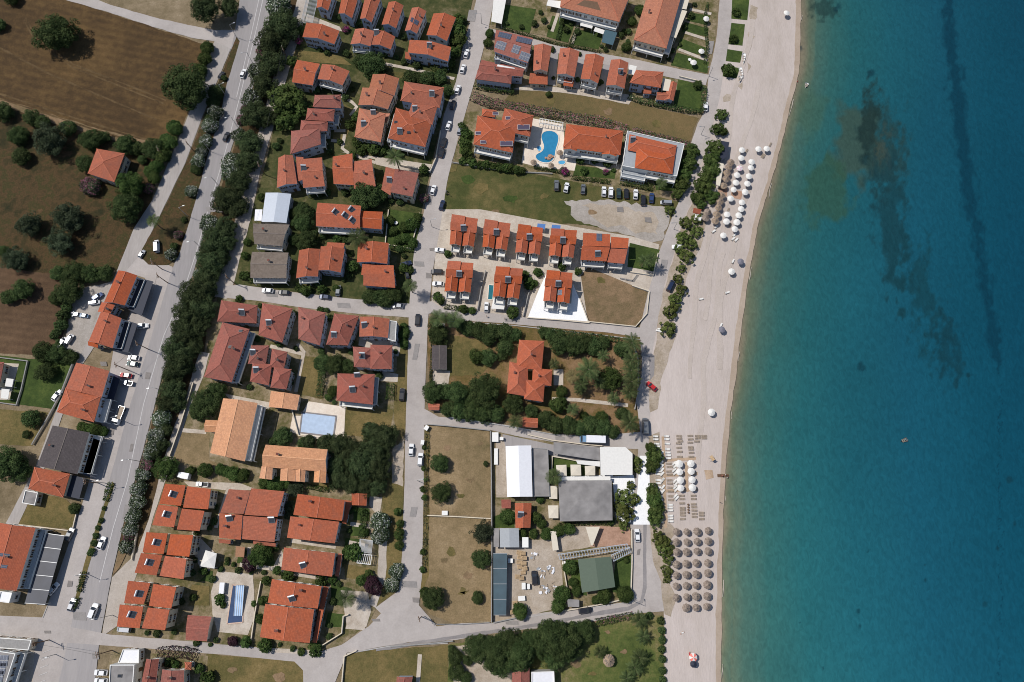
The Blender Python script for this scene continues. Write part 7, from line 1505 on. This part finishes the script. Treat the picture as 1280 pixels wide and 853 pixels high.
for x, y, l, c in ((983.5, 16, 'single white parasol near the waterline at the top', WC), (889.5, 515.5, 'single white parasol on the empty beach above the club', WC), (914.6, 339.5, 'single white parasol below the upper beach parasols', WC), (902.6, 412, 'grey parasol alone near the water', GC), (866.6, 822, 'coral and white parasol at the bottom of the beach', RC), (867, 830.5, 'navy blue parasol below the coral one', NC), (926, 10 + 317, 'grey parasol above the single white one near the water', GC)):
    parasol(l, x, y, c, PS, 2.1)
CL = [(849, 580), (863.7, 579.7), (849.5, 590), (864, 589.3), (850.6, 600.4), (865.2, 600), (851, 610.2), (865.6, 609.8)]
for i, (x, y) in enumerate(CL):
    parasol('large white octagonal club parasol, %s row from the top, %s column' % (ordinal(i // 2 + 1), ('left', 'right')[i % 2]), x, y, WO, PS, 2.2, 'large white club parasols')
for x, y, w in ((883, 23.4, 'topmost'), (877, 64, 'middle'), (867, 78, 'lowest')): parasol('%s small cream parasol in the lawn gardens by the beach road' % w, x, y, WC, PS, 2.1, 'cream garden parasols')
parasol('round pinkish thatched shade alone in the long grass garden', 761, 826, TT[0], PW, 2.0, None, 1.35, 'thatched_parasol')
for x, y, w in ((700, 191, 'right of the curved pool'), (667, 203, 'lower left of the curved pool'), (689, 207, 'just below the curved pool')): parasol('pale grey brown pool parasol ' + w, x, y, TT[0], PW, 2.0, 'pool parasols', .85, 'thatched_parasol')

def bed_meshes():
    mb = MB()
    for y in (-.3, .3): mb.box((0, y, .3), (1.95, .06, .08))
    for x in (-.9, -.3, .3, .9): mb.box((x, 0, .28), (.06, .58, .05))
    f = mb.mesh('frame', [M['wood']]); fb = mb.mesh('frame', [M['brown']])
    lg = MB(); lg.box((0, 0, .13), (.06, .06, .27)); lg = lg.mesh('leg', [M['wood']])
    mb = MB(); mb.box((.35, 0, .39), (1.2, .62, .1)); mat = mb.mesh('mattress', [M['canvaswhite']])
    mb = MB(); mb.box((0, 0, 0), (.72, .62, .1)); bk = mb.mesh('backrest', [M['canvaswhite']])
    mb = MB()
    for k in range(11): mb.box((-.9 + k * .18, 0, .35), (.1, .62, .03))
    sl_ = mb.mesh('slats', [M['wood']])
    return f, lg, mat, bk, sl_
BED = bed_meshes()
def sunbed(label, px, py, ang=0, white=True, group=None):
    p = P(px, py, .4); root = empty('sunbed', (p.x, p.y, ZR), label, 'sunbed', group, R(ang))
    link('frame', BED[0], root)
    for x in (-.85, .85):
        for y in (-.28, .28): link('leg', BED[1], root, (x, y, 0))
    if white: link('mattress', BED[2], root); link('backrest', BED[3], root, (-.58, 0, .52), (0, R(28), 0))
    else: link('slats', BED[4], root)
def bedset(where, pts, white=True, ang=0, group=None):
    for (x, y), w in zip(pts, place_words(pts)): sunbed('%s sunbed %s%s' % ('white cushioned' if white else 'bare wooden', where, w), x, y, ang + rnd.uniform(-4, 4), white, group or where)
zz = lambda oy, v: [(800 + x / 10.667, oy + y / 10.667) for x, y in v]
bedset('in the club column beside the road trees', zz(530, [(205, 168), (208, 208), (222, 266), (232, 302), (230, 455), (232, 492), (232, 528), (234, 566), (236, 602), (236, 636), (238, 670), (240, 750), (244, 792)]) + zz(590, [(245, 208), (258, 262), (264, 330), (268, 372), (270, 440), (268, 480), (266, 560), (268, 636), (270, 668)]), True, 0, 'white sunbeds in the club columns')
bedset('in the club column right of the boardwalk, upper part', zz(530, [(352, 165), (355, 205), (360, 265), (366, 338), (370, 385), (374, 420), (376, 460)]) + zz(590, []), True, 0, 'white sunbeds in the club columns')
bedset('in the club column right of the boardwalk, lower part', zz(590, [(398, 440), (402, 515), (404, 585), (408, 660), (398, 476), (404, 622)]), True, 0, 'white sunbeds in the club columns')
bedset('on the upper left of the club sand', zz(530, [(520, 162), (522, 196), (535, 232), (515, 262), (520, 318), (530, 372), (530, 440)]), False, 0, 'wooden sunbeds of the beach club')
bedset('on the upper right of the club sand', zz(530, [(668, 160), (672, 206), (668, 250), (674, 312), (680, 340), (684, 385), (682, 440)]), False, 0, 'wooden sunbeds of the beach club')
bedset('left of the club parasols', zz(530, [(385, 530), (390, 575), (385, 634), (392, 675), (390, 752), (395, 795)]) + zz(590, [(400, 210), (405, 262), (405, 325), (410, 375)]), False, 0, 'wooden sunbeds of the beach club')
bedset('on the lower left of the club sand', zz(590, [(555, 318), (560, 362), (560, 420), (565, 480), (568, 510), (570, 545), (570, 580), (570, 630)]), False, 0, 'wooden sunbeds of the beach club')
bedset('on the lower right of the club sand', zz(590, [(712, 318), (715, 362), (715, 432), (720, 470), (722, 515), (724, 560), (724, 600), (820, 545), (820, 580), (822, 630)]), False, 0, 'wooden sunbeds of the beach club')
bedset('in the far row near the water above the club', [(872, 545.2), (880, 545.2), (872, 548), (880, 548), (871, 552)], False, 0, 'wooden sunbeds of the beach club')
for n_, pl in (('upper', zz(530, [(286, 395), (288, 448), (286, 520), (288, 570), (292, 618), (292, 668), (294, 752)])), ('lower', zz(590, [(300, 112), (304, 205), (302, 262)]))):
    bedset('tilted beside the %s boardwalk' % n_, pl, True, 50, 'tilted white sunbeds beside the boardwalk')
bedset('slanting left of the big white club parasols, upper half', zz(530, [(452, 528), (466, 566), (452, 618), (466, 656)]), True, 45, 'slanting white sunbeds of the club')
bedset('slanting left of the big white club parasols, lower half', zz(590, [(462, 122), (474, 165), (466, 205), (480, 240), (470, 322), (488, 352)]), True, 45, 'slanting white sunbeds of the club')
bedset('dark under the upper beach parasols', z([(390, 155), (495, 185), (505, 190), (548, 112), (268, 548), (280, 650)]), False, 60, 'sunbeds of the upper beach')
bedset('pale at the lower end of the upper beach parasols', z([(170, 690), (186, 662), (300, 740), (320, 748), (308, 716)]), True, 40, 'sunbeds of the upper beach')
for x, y, l, a in ((909, 366, 'white sunbed with a blue towel on the open beach', 20), (916, 327, 'sunbed beside the grey parasol', 60), (901, 407, 'pale sunbed beside the lone grey parasol', 60), (876, 374, 'pale orange tinted sunbed on the middle beach', 10)):
    sunbed(l, x, y, a, True)
def boat(label, px, py, ang, L=4.2, col='white', z0=.25, name='boat'):
    p = P(px, py, .4); root = empty(name, (p.x, p.y, z0), label, 'boat', None, R(ang)); mb = MB(); n = 10; rings = []
    for k in range(n + 1):
        t = k / n; x = (t - .5) * L; w = .75 * math.sin(math.pi * min(1, .32 + .68 * (1 - t) ** .8)) * (1 if t < .97 else .3)
        rings.append([(x, -w, .55), (x, -w * .75, .1), (x, 0, -.05), (x, w * .75, .1), (x, w, .55)])
    for a, b in zip(rings, rings[1:]):
        for i in range(4): mb.face([a[i], b[i], b[i + 1], a[i + 1]])
    mb.face(rings[0]); hull = mb.build('hull', [PAINT[col]], root)
    mb = MB()
    for x in (-L * .25, 0, L * .2): mb.box((x, 0, .42), (.28, 1.1, .05))
    mb.build('thwart', [M['wood']], root)
    return root
boat('topmost white upturned boat beside the beach side lawns', 929.5, 73.5, 82, 5.2); boat('white boat beside the clipped bush on the beach', 926.5, 91, 100, 5.2); boat('small white boat lowest beside the beach side lawns', 924.8, 99.5, 80, 3.0)
boat('small dark pedal boat far out on the sea', 1130.5, 550.5, 20, 2.6, 'grey', -.1, 'pedal_boat'); boat('little white boat in the shallows near the upper shore', 1008, 106.5, 70, 2.4, 'white', -.1)
def jetty(label, px, py):
    p = P(px, py, .3); root = empty('jetty', (p.x, p.y, 0), label, 'jetty'); mb = MB()
    for k in range(14): mb.box((-1.8 + k * .28, 0, .45), (.24, 1.0, .06))
    mb.build('deck', [M['brown']], root)
    for x in (-1.6, 0, 1.6):
        for y in (-.4, .4): mp = MB(); mp.tube((x, y, -1), (x, y, .42), .06, n=6); mp.build('post', [M['brown']], root)
jetty('short brown jetty at the waterline in front of the club', 903.5, 594.7)
def lifeguard(label, px, py):
    p = P(px, py, 1); root = empty('lifeguard_chair', (p.x, p.y, ZR), label, 'chair', None, R(120)); 
    for x in (-.5, .5):
        for y in (-.5, .5): mp = MB(); mp.tube((x * 1.3, y * 1.3, 0), (x, y, 1.6), .05, n=6); mp.build('leg', [M['wood']], root)
    mb = MB(); mb.box((0, 0, 1.65), (1.9, 1.1, .1)); mb.build('seat', [M['palewood']], root); mb = MB(); mb.box((-.8, 0, 2.0), (.08, 1.1, .7)); mb.build('backrest', [M['palewood']], root)
lifeguard('wooden lifeguard chair on the sand near the jetty', 889.5, 573.3)
for i in range(4):
    p = P(860 + .1 * i, 631 + i * 3.3, .4); root = empty('side_table', (p.x, p.y, ZR), 'small dark table in the line of four between sunbeds, %s from the top' % ordinal(i + 1), 'table', 'dark side tables of the club')
    mb = MB(); mb.tube((0, 0, .5), (0, 0, .55), .36, n=12); mb.build('tabletop', [M['brown']], root); mb = MB(); mb.tube((0, 0, 0), (0, 0, .5), .05, n=6); mb.build('leg', [M['brown']], root)

# ------------------------------------------------------------------ pools
WATER = {k: simple('pool_water_' + k, c, .08, var=.1, vscale=.8) for k, c in (('blue', A(50, 130, 172)), ('pale', A(186, 204, 226)), ('teal', A(46, 110, 122)), ('light', A(90, 170, 214)), ('deep', A(66, 84, 116)))}
def pool(label, px, water, rim=.35, mat='deck', smooth=0):
    pts = [P(x, y).to_2d() for x, y in px]
    for _ in range(smooth):
        pts = [q for i in range(len(pts)) for q in (pts[i] * .75 + pts[(i + 1) % len(pts)] * .25, pts[i] * .25 + pts[(i + 1) % len(pts)] * .75)]
    cen = sum(pts, Vector((0, 0))) / len(pts); pts = [p - cen for p in pts]; root = empty('swimming_pool', (cen.x, cen.y, .2), label, 'pool')
    mb = MB(); mb.face([V3(p, .06) for p in pts]); me = mb.mesh('water', [WATER[water]])
    if me.polygons[0].normal.z < 0: me.flip_normals(); 
    else: pts = pts
    link('water', me, root)
    mb = MB()
    for a, b in zip(pts, pts[1:] + pts[:1]): mb.beam(V3(a, .08), V3(b, .08), rim, .12)
    mb.build('coping', [G[mat]], root)
    return root
c7 = lambda v: [(640 + x / 8, 120 + y / 8) for x, y in v]
pool('curved blue swimming pool between the holiday villas', c7([(370, 348), (430, 360), (470, 400), (465, 470), (440, 540), (430, 620), (390, 670), (320, 678), (250, 650), (228, 610), (250, 580), (300, 560), (320, 510), (300, 460), (285, 410), (310, 362)]), 'blue', .4, 'deck', 2)
pool('tiny round whirlpool on the left of the curved pool', c7([(240, 510), (280, 500), (300, 530), (285, 560), (255, 555)]), 'light', .3, 'deck', 2)
pool('small round pale blue pool below the curved pool', c7([(470, 650), (520, 645), (540, 670), (515, 695), (470, 690), (455, 668)]), 'light', .3, 'deck', 2)
pool('rectangular pale blue covered pool of the pale orange apartments', [(378, 515.5), (420.5, 520.5), (417, 546), (375, 541)], 'pale', .5, 'dark')
pool('narrow teal pool beside a twin gabled house', [(611, 356), (617.5, 357), (616, 375.5), (609.5, 375)], 'teal', .3)
pool('long deep blue slide pool among the orange houses', [(291, 731), (304.5, 733), (304, 778), (284, 780)], 'deep', .4, 'pinkpaving')
p = P(687, 197, .3); root = empty('rock_island', (p.x, p.y, .2), 'brown rock island in the curved pool', 'rock'); mb = MB(); r_ = random.Random(3)
for k in range(9): mb.box((r_.uniform(-1.6, 1.6), r_.uniform(-.6, .6), .2), (r_.uniform(.6, 1.4), r_.uniform(.5, 1), r_.uniform(.3, .8)), r_.uniform(0, 3))
mb.build('rocks', [G['rock']], root); root.rotation_euler = (0, 0, .5)
SLB = simple('pale_blue_slide', A(176, 204, 236), .3)
for k in range(4):
    a, b = P(296.5 + k * 2.6, 732, 1.6), P(293.5 + k * 2.6, 770, .5); root = empty('water_slide', (b.x, b.y, .2), 'pale blue slide lane over the slide pool, %s from left' % ordinal(k + 1), 'slide', 'slide lanes of the pool'); d = a - b
    mb = MB(); mb.beam((0, 0, .2), (d.x, d.y, 1.5), .62, .08)
    u = Vector((-d.y, d.x, 0)).normalized() * .32
    ch = mb.build('chute', [SLB], root); mb = MB()
    for s in (-1, 1): mb.beam(Vector((0, 0, .3)) + u * s, Vector((d.x, d.y, 1.6)) + u * s, .06, .18)
    mb.build('edge', [M['trim']], root); mb = MB(); mb.tube((d.x, d.y, -.2), (d.x, d.y, 1.45), .07, n=6); mb.build('post', [M['steel']], root)
p = P(279, 735, .4); root = empty('pool_hut', (p.x, p.y, .2), 'small white box hut beside the slide pool', 'hut'); mb = MB(); mb.box((0, 0, .7), (1.3, 3.2, 1.4)); mb.build('wall', [M['white']], root); mb = MB(); mb.box((0, 0, 1.45), (1.6, 3.5, .1)); mb.build('roof', [M['sheetwhite']], root)

# ------------------------------------------------------------------ poles and lamps
def pole_thing(label, px, py, h, kind_, ang=0, group=None):
    p = P(px, py); root = empty('street_lamp' if kind_ == 'lamp' else 'utility_pole', (p.x, p.y, .1), label, 'street lamp' if kind_ == 'lamp' else 'utility pole', group, R(ang))
    mb = MB(); mb.tube((0, 0, 0), (0, 0, h), .12 if kind_ == 'lamp' else .17, .07 if kind_ == 'lamp' else .11, 8); mb.build('pole', [M['steel' if kind_ == 'lamp' else 'brown']], root)
    mb = MB()
    if kind_ == 'lamp':
        mb.tube((0, 0, h - .05), (1.7, 0, h + .35), .05, n=6); mb.build('arm', [M['steel']], root); mb = MB(); mb.box((1.95, 0, h + .35), (.75, .28, .14)); mb.box((1.95, 0, h + .275), (.6, .2, .02), m=1); mb.build('lamp_head', [M['steel'], M['lamp']], root)
    else:
        mb.box((0, 0, h - .35), (.14, 2.2, .14)); mb.box((0, 0, h - 1.2), (.14, 1.6, .12)); mb.build('crossarm', [M['brown']], root)
        for y in (-1, -.35, .35, 1): m2 = MB(); m2.tube((0, y, h - .28), (0, y, h - .05), .05, n=6); m2.build('insulator', [M['trim']], root)
    return root
lamps = [(296, 47.5, 20), (317, 81, 200), (338, 12, 200), (283, 121, 20), (298, 160, 200), (263.6, 190, 20), (274, 233, 200), (235, 271, 20), (253, 311, 200), (154, 526, 12), (175.5, 577, 190), (131.5, 604, 12), (110.8, 718, 12), (141, 769, 190), (70, 818, 12), (206, 490, 190)]
for (x, y, a), w in zip(lamps, place_words([(l[0] * .001, l[1]) for l in lamps])): pole_thing('slim grey street lamp along the main road' + w, x, y, 7.5, 'lamp', a, 'street lamps along the main road')
ups = [(361, 77, 8.5), (332, 219, 8.5), (293.5, 355, 8.5), (203, 337, 8.5), (210, 354, 8.5), (186, 437, 9), (160.6, 463, 9), (123, 604, 8.5), (62, 800, 8.5), (140, 813, 9), (244, 191, 8), (209, 199, 8), (246, 700, 7), (527, 771, 7)]
for (x, y, h), w in zip(ups, place_words([(l[0] * .001, l[1]) for l in ups])): pole_thing('wooden utility pole beside the roads on the left half' + w, x, y, h, 'pole', 20, 'wooden utility poles')
bl = [(886, 96, 190), (876, 169, 190), (842, 287, 190), (602, 30, 190), (540, 284, 10), (524, 602, 10), (793, 752, 100)]
for (x, y, a), w in zip(bl, ('at the top of the beach road', 'on the beach road beside the brown meadow', 'on the beach road beside the gravel car park', 'at the top of the village street', 'on the village street beside the green field', 'on the street beside the straw field', 'at the lower corner of the beach road')): pole_thing('grey street lamp ' + w, x, y, 6.0, 'lamp', a)
def cable(label, a, b, ha, hb):
    p, q = P(a[0], a[1]), P(b[0], b[1]); p.z, q.z = ha, hb; mb = MB(); prev = Vector((0, 0, 0)); d = q - p
    for k in range(1, 13):
        t = k / 12; n = d * t - Vector((0, 0, 4 * .9 * t * (1 - t))); mb.tube(prev, n, .035, n=5, cap=False); prev = n
    o = mb.build('power_cable', [M['plate']], None, p); tag(o, label, 'cable', 'overhead cables')
cable('overhead cable crossing the main road at the bottom', (62, 800), (140, 813), 8.2, 8.6)
cable('overhead cable between the poles at the orange building forecourt', (160.6, 463), (186, 437), 8.7, 8.7)
cable('overhead cable along the service road junction', (210, 354), (186, 437), 8.2, 8.6)
cable('overhead cable down the upper lane', (361, 77), (332, 219), 8.2, 8.2); cable('overhead cable down the lower part of the lane', (332, 219), (293.5, 355), 8.2, 8.2)

# ------------------------------------------------------------------ walls and fences
for l, px, h, m in (('white wall round the brown lot beside the beach road', [(725, 376), (735, 403), (794, 409), (808, 393), (811, 365), (790, 358)], .9, 'white'), ('stone wall above the upper straw field', [(535, 531), (560, 533), (612, 538.5)], .9, 'cream'), ('grey wall between the straw fields and the yards', [(613.5, 540), (614.5, 600), (615, 680), (614.5, 777)], 1.8, 'grey'), ('thin wall dividing the two straw fields', [(535, 644.5), (570, 646), (613, 648.5)], .7, 'concrete'), ('wall along the palm garden on the beach road', [(788, 420), (797, 450), (797, 490), (793, 512)], 1.1, 'cream'), ('white wall below the palm garden beside the street', [(660, 544), (690, 551), (730, 556), (752, 558)], 1.0, 'white'), ('wall of the timber yard along the bottom street', [(617, 778), (640, 773), (655, 770)], 1.1, 'cream'), ('white garden wall below the green roofed house', [(700, 764), (725, 760), (757, 754), (788, 747), (789.5, 700), (789, 662)], 1.1, 'white'), ('cream wall along the left edge of the green house garden', [(703, 700), (706, 720), (709, 738), (713, 750)], 1.1, 'white'), ('wall at the corner of the bottom grass plot', [(427, 864), (431, 820), (446, 813)], .9, 'white'), ('long low wall below the bottom street', [(488, 808), (530, 805), (566, 801)], .8, 'cream'), ('white angled wall beside the large bottom double house', [(395, 806), (404, 806), (428, 791), (430, 770), (436, 768)], 1.2, 'white'), ('wall along the lawn left of the dry garden', [(-4, 447), (36, 452), (28, 488), (22, 507), (-4, 503)], .8, 'cream'), ('wall between the left lawn and the service lane', [(92, 456), (78, 492), (62, 522), (42, 556)], 1.0, 'cream'), ('wall along the lane below the belt, left of the straw garden', [(243, 480), (228, 530), (214, 570)], 1.3, 'concrete'), ('boundary wall of the street garden with white tables', [(486, 264), (482, 306), (514, 312), (525, 268)], .9, 'white'), ('wall right of the big hipped villa beside the parked cars', [(551, 166), (545, 200), (538, 216), (500, 208)], 1.4, 'white'), ('white wall of the restaurant lawn', [(689, 600), (690, 571), (708, 574), (722, 577)], 1.2, 'white'), ('wall round the lawn right of the red L shaped house', [(849, 97), (877, 104)], .9, 'white'), ('white front wall of the white paved twin gabled house', [(659, 398), (700, 401), (736, 404.5)], .9, 'white'), ('wall dividing the yards of the lower row', [(597, 388), (602, 360), (607, 340)], 1.2, 'cream'), ('wall beside the white paved yard', [(654, 396), (660, 370), (668, 350)], 1.2, 'cream'), ('wall along the lawn with two palms by the beach road', [(788, 341), (816, 345), (822, 318)], .9, 'white'), ('cream wall under the pink hedge along the street', [(566, 204), (600, 210), (650, 216), (690, 218)], .7, 'cream'), ('white wall beside the rectangular pool', [(366, 514), (374, 545), (402, 549)], .9, 'white'), ('dark wall along the split orange houses', [(174, 657), (166, 700)], 1.0, 'white'), ('low wall beside the slide pool', [(327, 727), (320, 765), (315, 800)], 1.0, 'concrete'), ('wall below the low orange hipped house plot', [(26, 656), (60, 660), (92, 664), (99, 634)], .9, 'concrete')):
    wall_line(l, px, h, .22, m)
fence_line('white fence between the palm garden gate and the lower street', [(560, 522), (640, 534), (700, 545)], 1.1, 'trim', 3, 2.6)
fence_line('steel fence along the bottom edge of the straw field', [(530, 770), (545, 780), (580, 780), (612, 778)], 1.2, 'steel', 3, 2.6)
fence_line('grey gate like fence of the brown lot', [(775, 349), (790, 352), (796, 344)], 1.4, 'steel', 4, 1.6)

# ------------------------------------------------------------------ the timber yard and other small things
def crate(label, px, py, ang, n=5, mat='palewood', L=1.6, name='pallet_stack', cat='pallets', group=None):
    p = P(px, py, .3); root = empty(name, (p.x, p.y, ZR - .05), label, cat, group, R(ang))
    for k in range(n):
        mb = MB()
        for y in (-.55, 0, .55): mb.box((0, y, .06), (L, .1, .1))
        for x in range(6): mb.box((-L / 2 + .13 + x * (L - .26) / 5, 0, .13), (.2, 1.2, .03))
        o = mb.build('pallet', [M[mat]], root, (rnd.uniform(-.05, .05), rnd.uniform(-.05, .05), k * .16))
        o.rotation_euler = (0, 0, rnd.uniform(-.06, .06))
cr = [(649, 691), (654, 692), (650, 697), (655.5, 698), (649, 703), (655, 704.5), (650, 709), (656, 711), (654, 716), (647, 721), (652, 723), (644, 754), (641, 765)]
for (x, y), w in zip(cr, place_words([(a * .001, b) for a, b in cr])): crate('stack of orange wooden pallets in the timber yard' + w, x, y, rnd.uniform(-12, 12), rnd.randint(3, 7), 'palewood', 1.7, group='pallet stacks of the timber yard')
def bin_box(label, px, py, ang, d, col, name='crate', cat='crate'):
    p = P(px, py, .4); root = empty(name, (p.x, p.y, ZR - .05), label, cat, None, R(ang)); mb = MB(); mb.box((0, 0, d[2] / 2), d); mb.build('box', [col], root)
    mb = MB(); mb.box((0, 0, d[2] + .03), (d[0] + .08, d[1] + .08, .06)); mb.build('lid', [M['trim']], root)
bin_box('pale blue box in the upper timber yard', 638, 701, 0, (1.6, 1.3, .9), PAINT['lightblue']); bin_box('blue grey cabinet in the middle of the timber yard', 654.5, 732.5, 90, (2.0, 1.2, 1.2), PAINT['silver']); bin_box('blue crate near the timber yard gate', 652, 748, 5, (2.2, 1.4, .8), PAINT['lightblue']); bin_box('dark bin beside the cabinet in the timber yard', 660.5, 733, 90, (1.6, .9, 1.1), PAINT['black'])
bin_box('white container lying in the upper straw field', 556, 641.5, 0, (1.9, 1.4, .5), PAINT['white']); bin_box('teal skip at the corner of the straw field wall', 619, 547, 0, (2.2, 3.2, 1.2), PAINT['lightblue'], 'skip', 'skip'); bin_box('long grey trough beside the straw field wall', 620, 571, 90, (5.5, 1.2, .7), PAINT['silver'], 'trough', 'trough')
bin_box('blue roadside bin at the top left of the straw field', 533.5, 535.5, 60, (1.6, 1.3, 1.3), PAINT['lightblue'], 'waste_bin', 'bin'); bin_box('dark roadside bin below the blue one', 528.5, 553.5, 85, (1.5, 1.1, 1.2), PAINT['black'], 'waste_bin', 'bin')
bin_box('white cupboard between the grey shed and the yard', 656.5, 678, 90, (3.2, 2.0, 1.9), PAINT['white'], 'cupboard', 'cupboard'); bin_box('pale concrete block shelter at the gate of the white warehouse yard', 627, 549, 0, (1.2, 1.0, 1.4), PAINT['silver'])
bin_box('pair of white benches on the sandy verge', 826, 412, -12, (2.4, .5, .5), PAINT['white'], 'bench', 'bench'); bin_box('white bench beside the lower beach trees', 824, 414, -12, (2.4, .5, .5), PAINT['white'], 'bench', 'bench')
for i, (x, y) in enumerate(((853, 31 - 8.0), (862, 75), (513, 276), (495, 279), (705, 712 - 8))):
    p = P(x, y, .7); root = empty('garden_table', (p.x, p.y, ZR), 'round white garden table ' + ('beside the topmost cream parasol', 'beside the lowest cream parasol', 'on the right of the street garden', 'on the left of the street garden', 'in the yard left of the green roofed house')[i], 'table')
    mb = MB(); mb.tube((0, 0, .7), (0, 0, .75), .7, n=16); mb.build('tabletop', [M['trim']], root); mb = MB(); mb.tube((0, 0, 0), (0, 0, .7), .06, n=6); mb.build('leg', [M['steel']], root)
r_ = random.Random(5)
for i, (x, y) in enumerate(((668, 695), (676, 716), (688, 714), (685, 737), (679, 736), (693, 733))):
    p = P(x, y, .3); mb = MB()
    for k in range(10): mb.box((r_.uniform(-1.3, 1.3), r_.uniform(-1.3, 1.3), .15), (r_.uniform(.3, 1.5), r_.uniform(.2, .8), r_.uniform(.15, .5)), r_.uniform(0, 3), r_.randrange(3))
    o = mb.build('scrap_heap', [M['sheetwhite'], M['wood'], M['steel']], None, (p.x, p.y, ZR - .05)); tag(o, 'heap of pale scrap and boards ' + ('at the top of the timber yard', 'left of the middle of the dusty yard', 'in the middle of the dusty yard', 'low in the dusty yard, rightmost of two', 'low in the dusty yard, leftmost of two', 'beside the cream wall of the green house')[i], 'scrap')

# ------------------------------------------------------------------ people
def person_mesh(pose, seed):
    """one skinned body: pelvis, spine, neck, head, arms and legs"""
    if pose == 'stand': J = dict(pel=(0, 0, .92), wa=(0, 0, 1.1), ch=(0, 0, 1.32), ne=(0, 0, 1.48), he=(.02, 0, 1.62), top=(.02, 0, 1.72), sl=(0, .19, 1.4), el=(.02, .25, 1.12), hl=(.1, .24, .88), sr=(0, -.19, 1.4), er=(-.02, -.25, 1.12), hr=(.06, -.25, .88), hpl=(0, .1, .9), kl=(.1, .1, .5), fl=(.05, .1, .08), tl=(.22, .1, .04), hpr=(0, -.1, .9), kr=(-.02, -.1, .5), fr=(-.16, -.1, .1), tr=(-.02, -.1, .04))
    else: J = dict(pel=(0, 0, .14), wa=(.2, 0, .14), ch=(.42, 0, .15), ne=(.57, 0, .15), he=(.7, 0, .17), top=(.8, 0, .17), sl=(.5, .19, .14), el=(.3, .3, .1), hl=(.08, .3, .08), sr=(.5, -.19, .14), er=(.62, -.36, .1), hr=(.78, -.22, .1), hpl=(-.03, .1, .13), kl=(-.42, .13, .2), fl=(-.82, .12, .08), tl=(-.86, .14, .2), hpr=(-.03, -.1, .13), kr=(-.42, -.14, .12), fr=(-.82, -.15, .08), tr=(-.86, -.16, .2))
    names = list(J); E = [('pel', 'wa'), ('wa', 'ch'), ('ch', 'ne'), ('ne', 'he'), ('he', 'top'), ('ch', 'sl'), ('sl', 'el'), ('el', 'hl'), ('ch', 'sr'), ('sr', 'er'), ('er', 'hr'), ('pel', 'hpl'), ('hpl', 'kl'), ('kl', 'fl'), ('fl', 'tl'), ('pel', 'hpr'), ('hpr', 'kr'), ('kr', 'fr'), ('fr', 'tr')]
    rad = dict(pel=.13, wa=.12, ch=.14, ne=.055, he=.1, top=.06, sl=.07, el=.045, hl=.035, sr=.07, er=.045, hr=.035, hpl=.09, kl=.06, fl=.045, tl=.035, hpr=.09, kr=.06, fr=.045, tr=.035)
    me = bpy.data.meshes.new('person'); me.from_pydata([J[n] for n in names], [(names.index(a), names.index(b)) for a, b in E], []); o = bpy.data.objects.new('person_build', me); COL.objects.link(o)
    sk = o.modifiers.new('s', 'SKIN'); sub = o.modifiers.new('u', 'SUBSURF'); sub.levels = sub.render_levels = 1
    for i, n in enumerate(names): me.skin_vertices[0].data[i].radius = (rad[n], rad[n])
    me.skin_vertices[0].data[0].use_root = True
    dg = bpy.context.evaluated_depsgraph_get(); out = bpy.data.meshes.new_from_object(o.evaluated_get(dg)); bpy.data.objects.remove(o)
    out.name = 'person'
    return out
SKIN = simple('skin', C(.42, .24, .16), .6); HAIR = simple('dark_hair', C(.02, .014, .01), .7)
CLOTH = [simple('cloth_' + n, C(*c), .85) for n, c in (('white', (.7, .7, .68)), ('red', (.4, .04, .05)), ('navy', (.03, .05, .12)), ('teal', (.05, .25, .28)))]
BODY = {p: person_mesh(p, 1) for p in ('stand', 'lie')}
def dress(pose, c):
    me = BODY[pose].copy(); me.materials.clear()
    for m in (SKIN, CLOTH[c], HAIR): me.materials.append(m)
    for f in me.polygons:
        v = f.center
        h = v.z if pose == 'stand' else v.x + .92
        f.material_index = 2 if h > 1.66 else 1 if .62 < h < 1.44 and (abs(v.y) < .2) else 0
    return me
DR = {}
def person(label, px, py, ang, pose='stand', c=0, z0=None):
    p = P(px, py, .5)
    if (pose, c) not in DR: DR[(pose, c)] = dress(pose, c)
    o = link('person', DR[(pose, c)], None, (p.x, p.y, ZR if z0 is None else z0), (0, 0, R(ang))); tag(o, label, 'person')
person('person in white walking on the street above the palm garden, left of two', 608.5, 396, 170, 'stand', 0); person('person in navy walking on the street above the palm garden, right of two', 631, 399, 175, 'stand', 2)
person('person in white standing on the end of the short jetty', 906, 594, 0, 'stand', 0, .48); person('person in red standing on the near end of the short jetty', 901.6, 595, 0, 'stand', 1, .48)
person('person in teal lying on the towel near the lone white parasol', 917, 343, 60, 'lie', 3); person('person in red lying beside the coral parasol', 862, 818, 80, 'lie', 1); person('person in white lying on the sand below the club sunbeds', 853, 791.5, 30, 'lie', 0)
person('person in navy walking at the waterline below the club', 899.5, 628, 270, 'stand', 2); person('person in red wading near the upper shore', 997, 102, 240, 'stand', 1, -.5); person('person in white wading in front of the jetty', 909, 597, 180, 'stand', 0, -.6); person('person in navy standing beside the parked motorcycle', 561.5, 244, 90, 'stand', 2)
person('person in teal on the pedal boat far out', 1130.6, 550, 20, 'stand', 3, -.1)
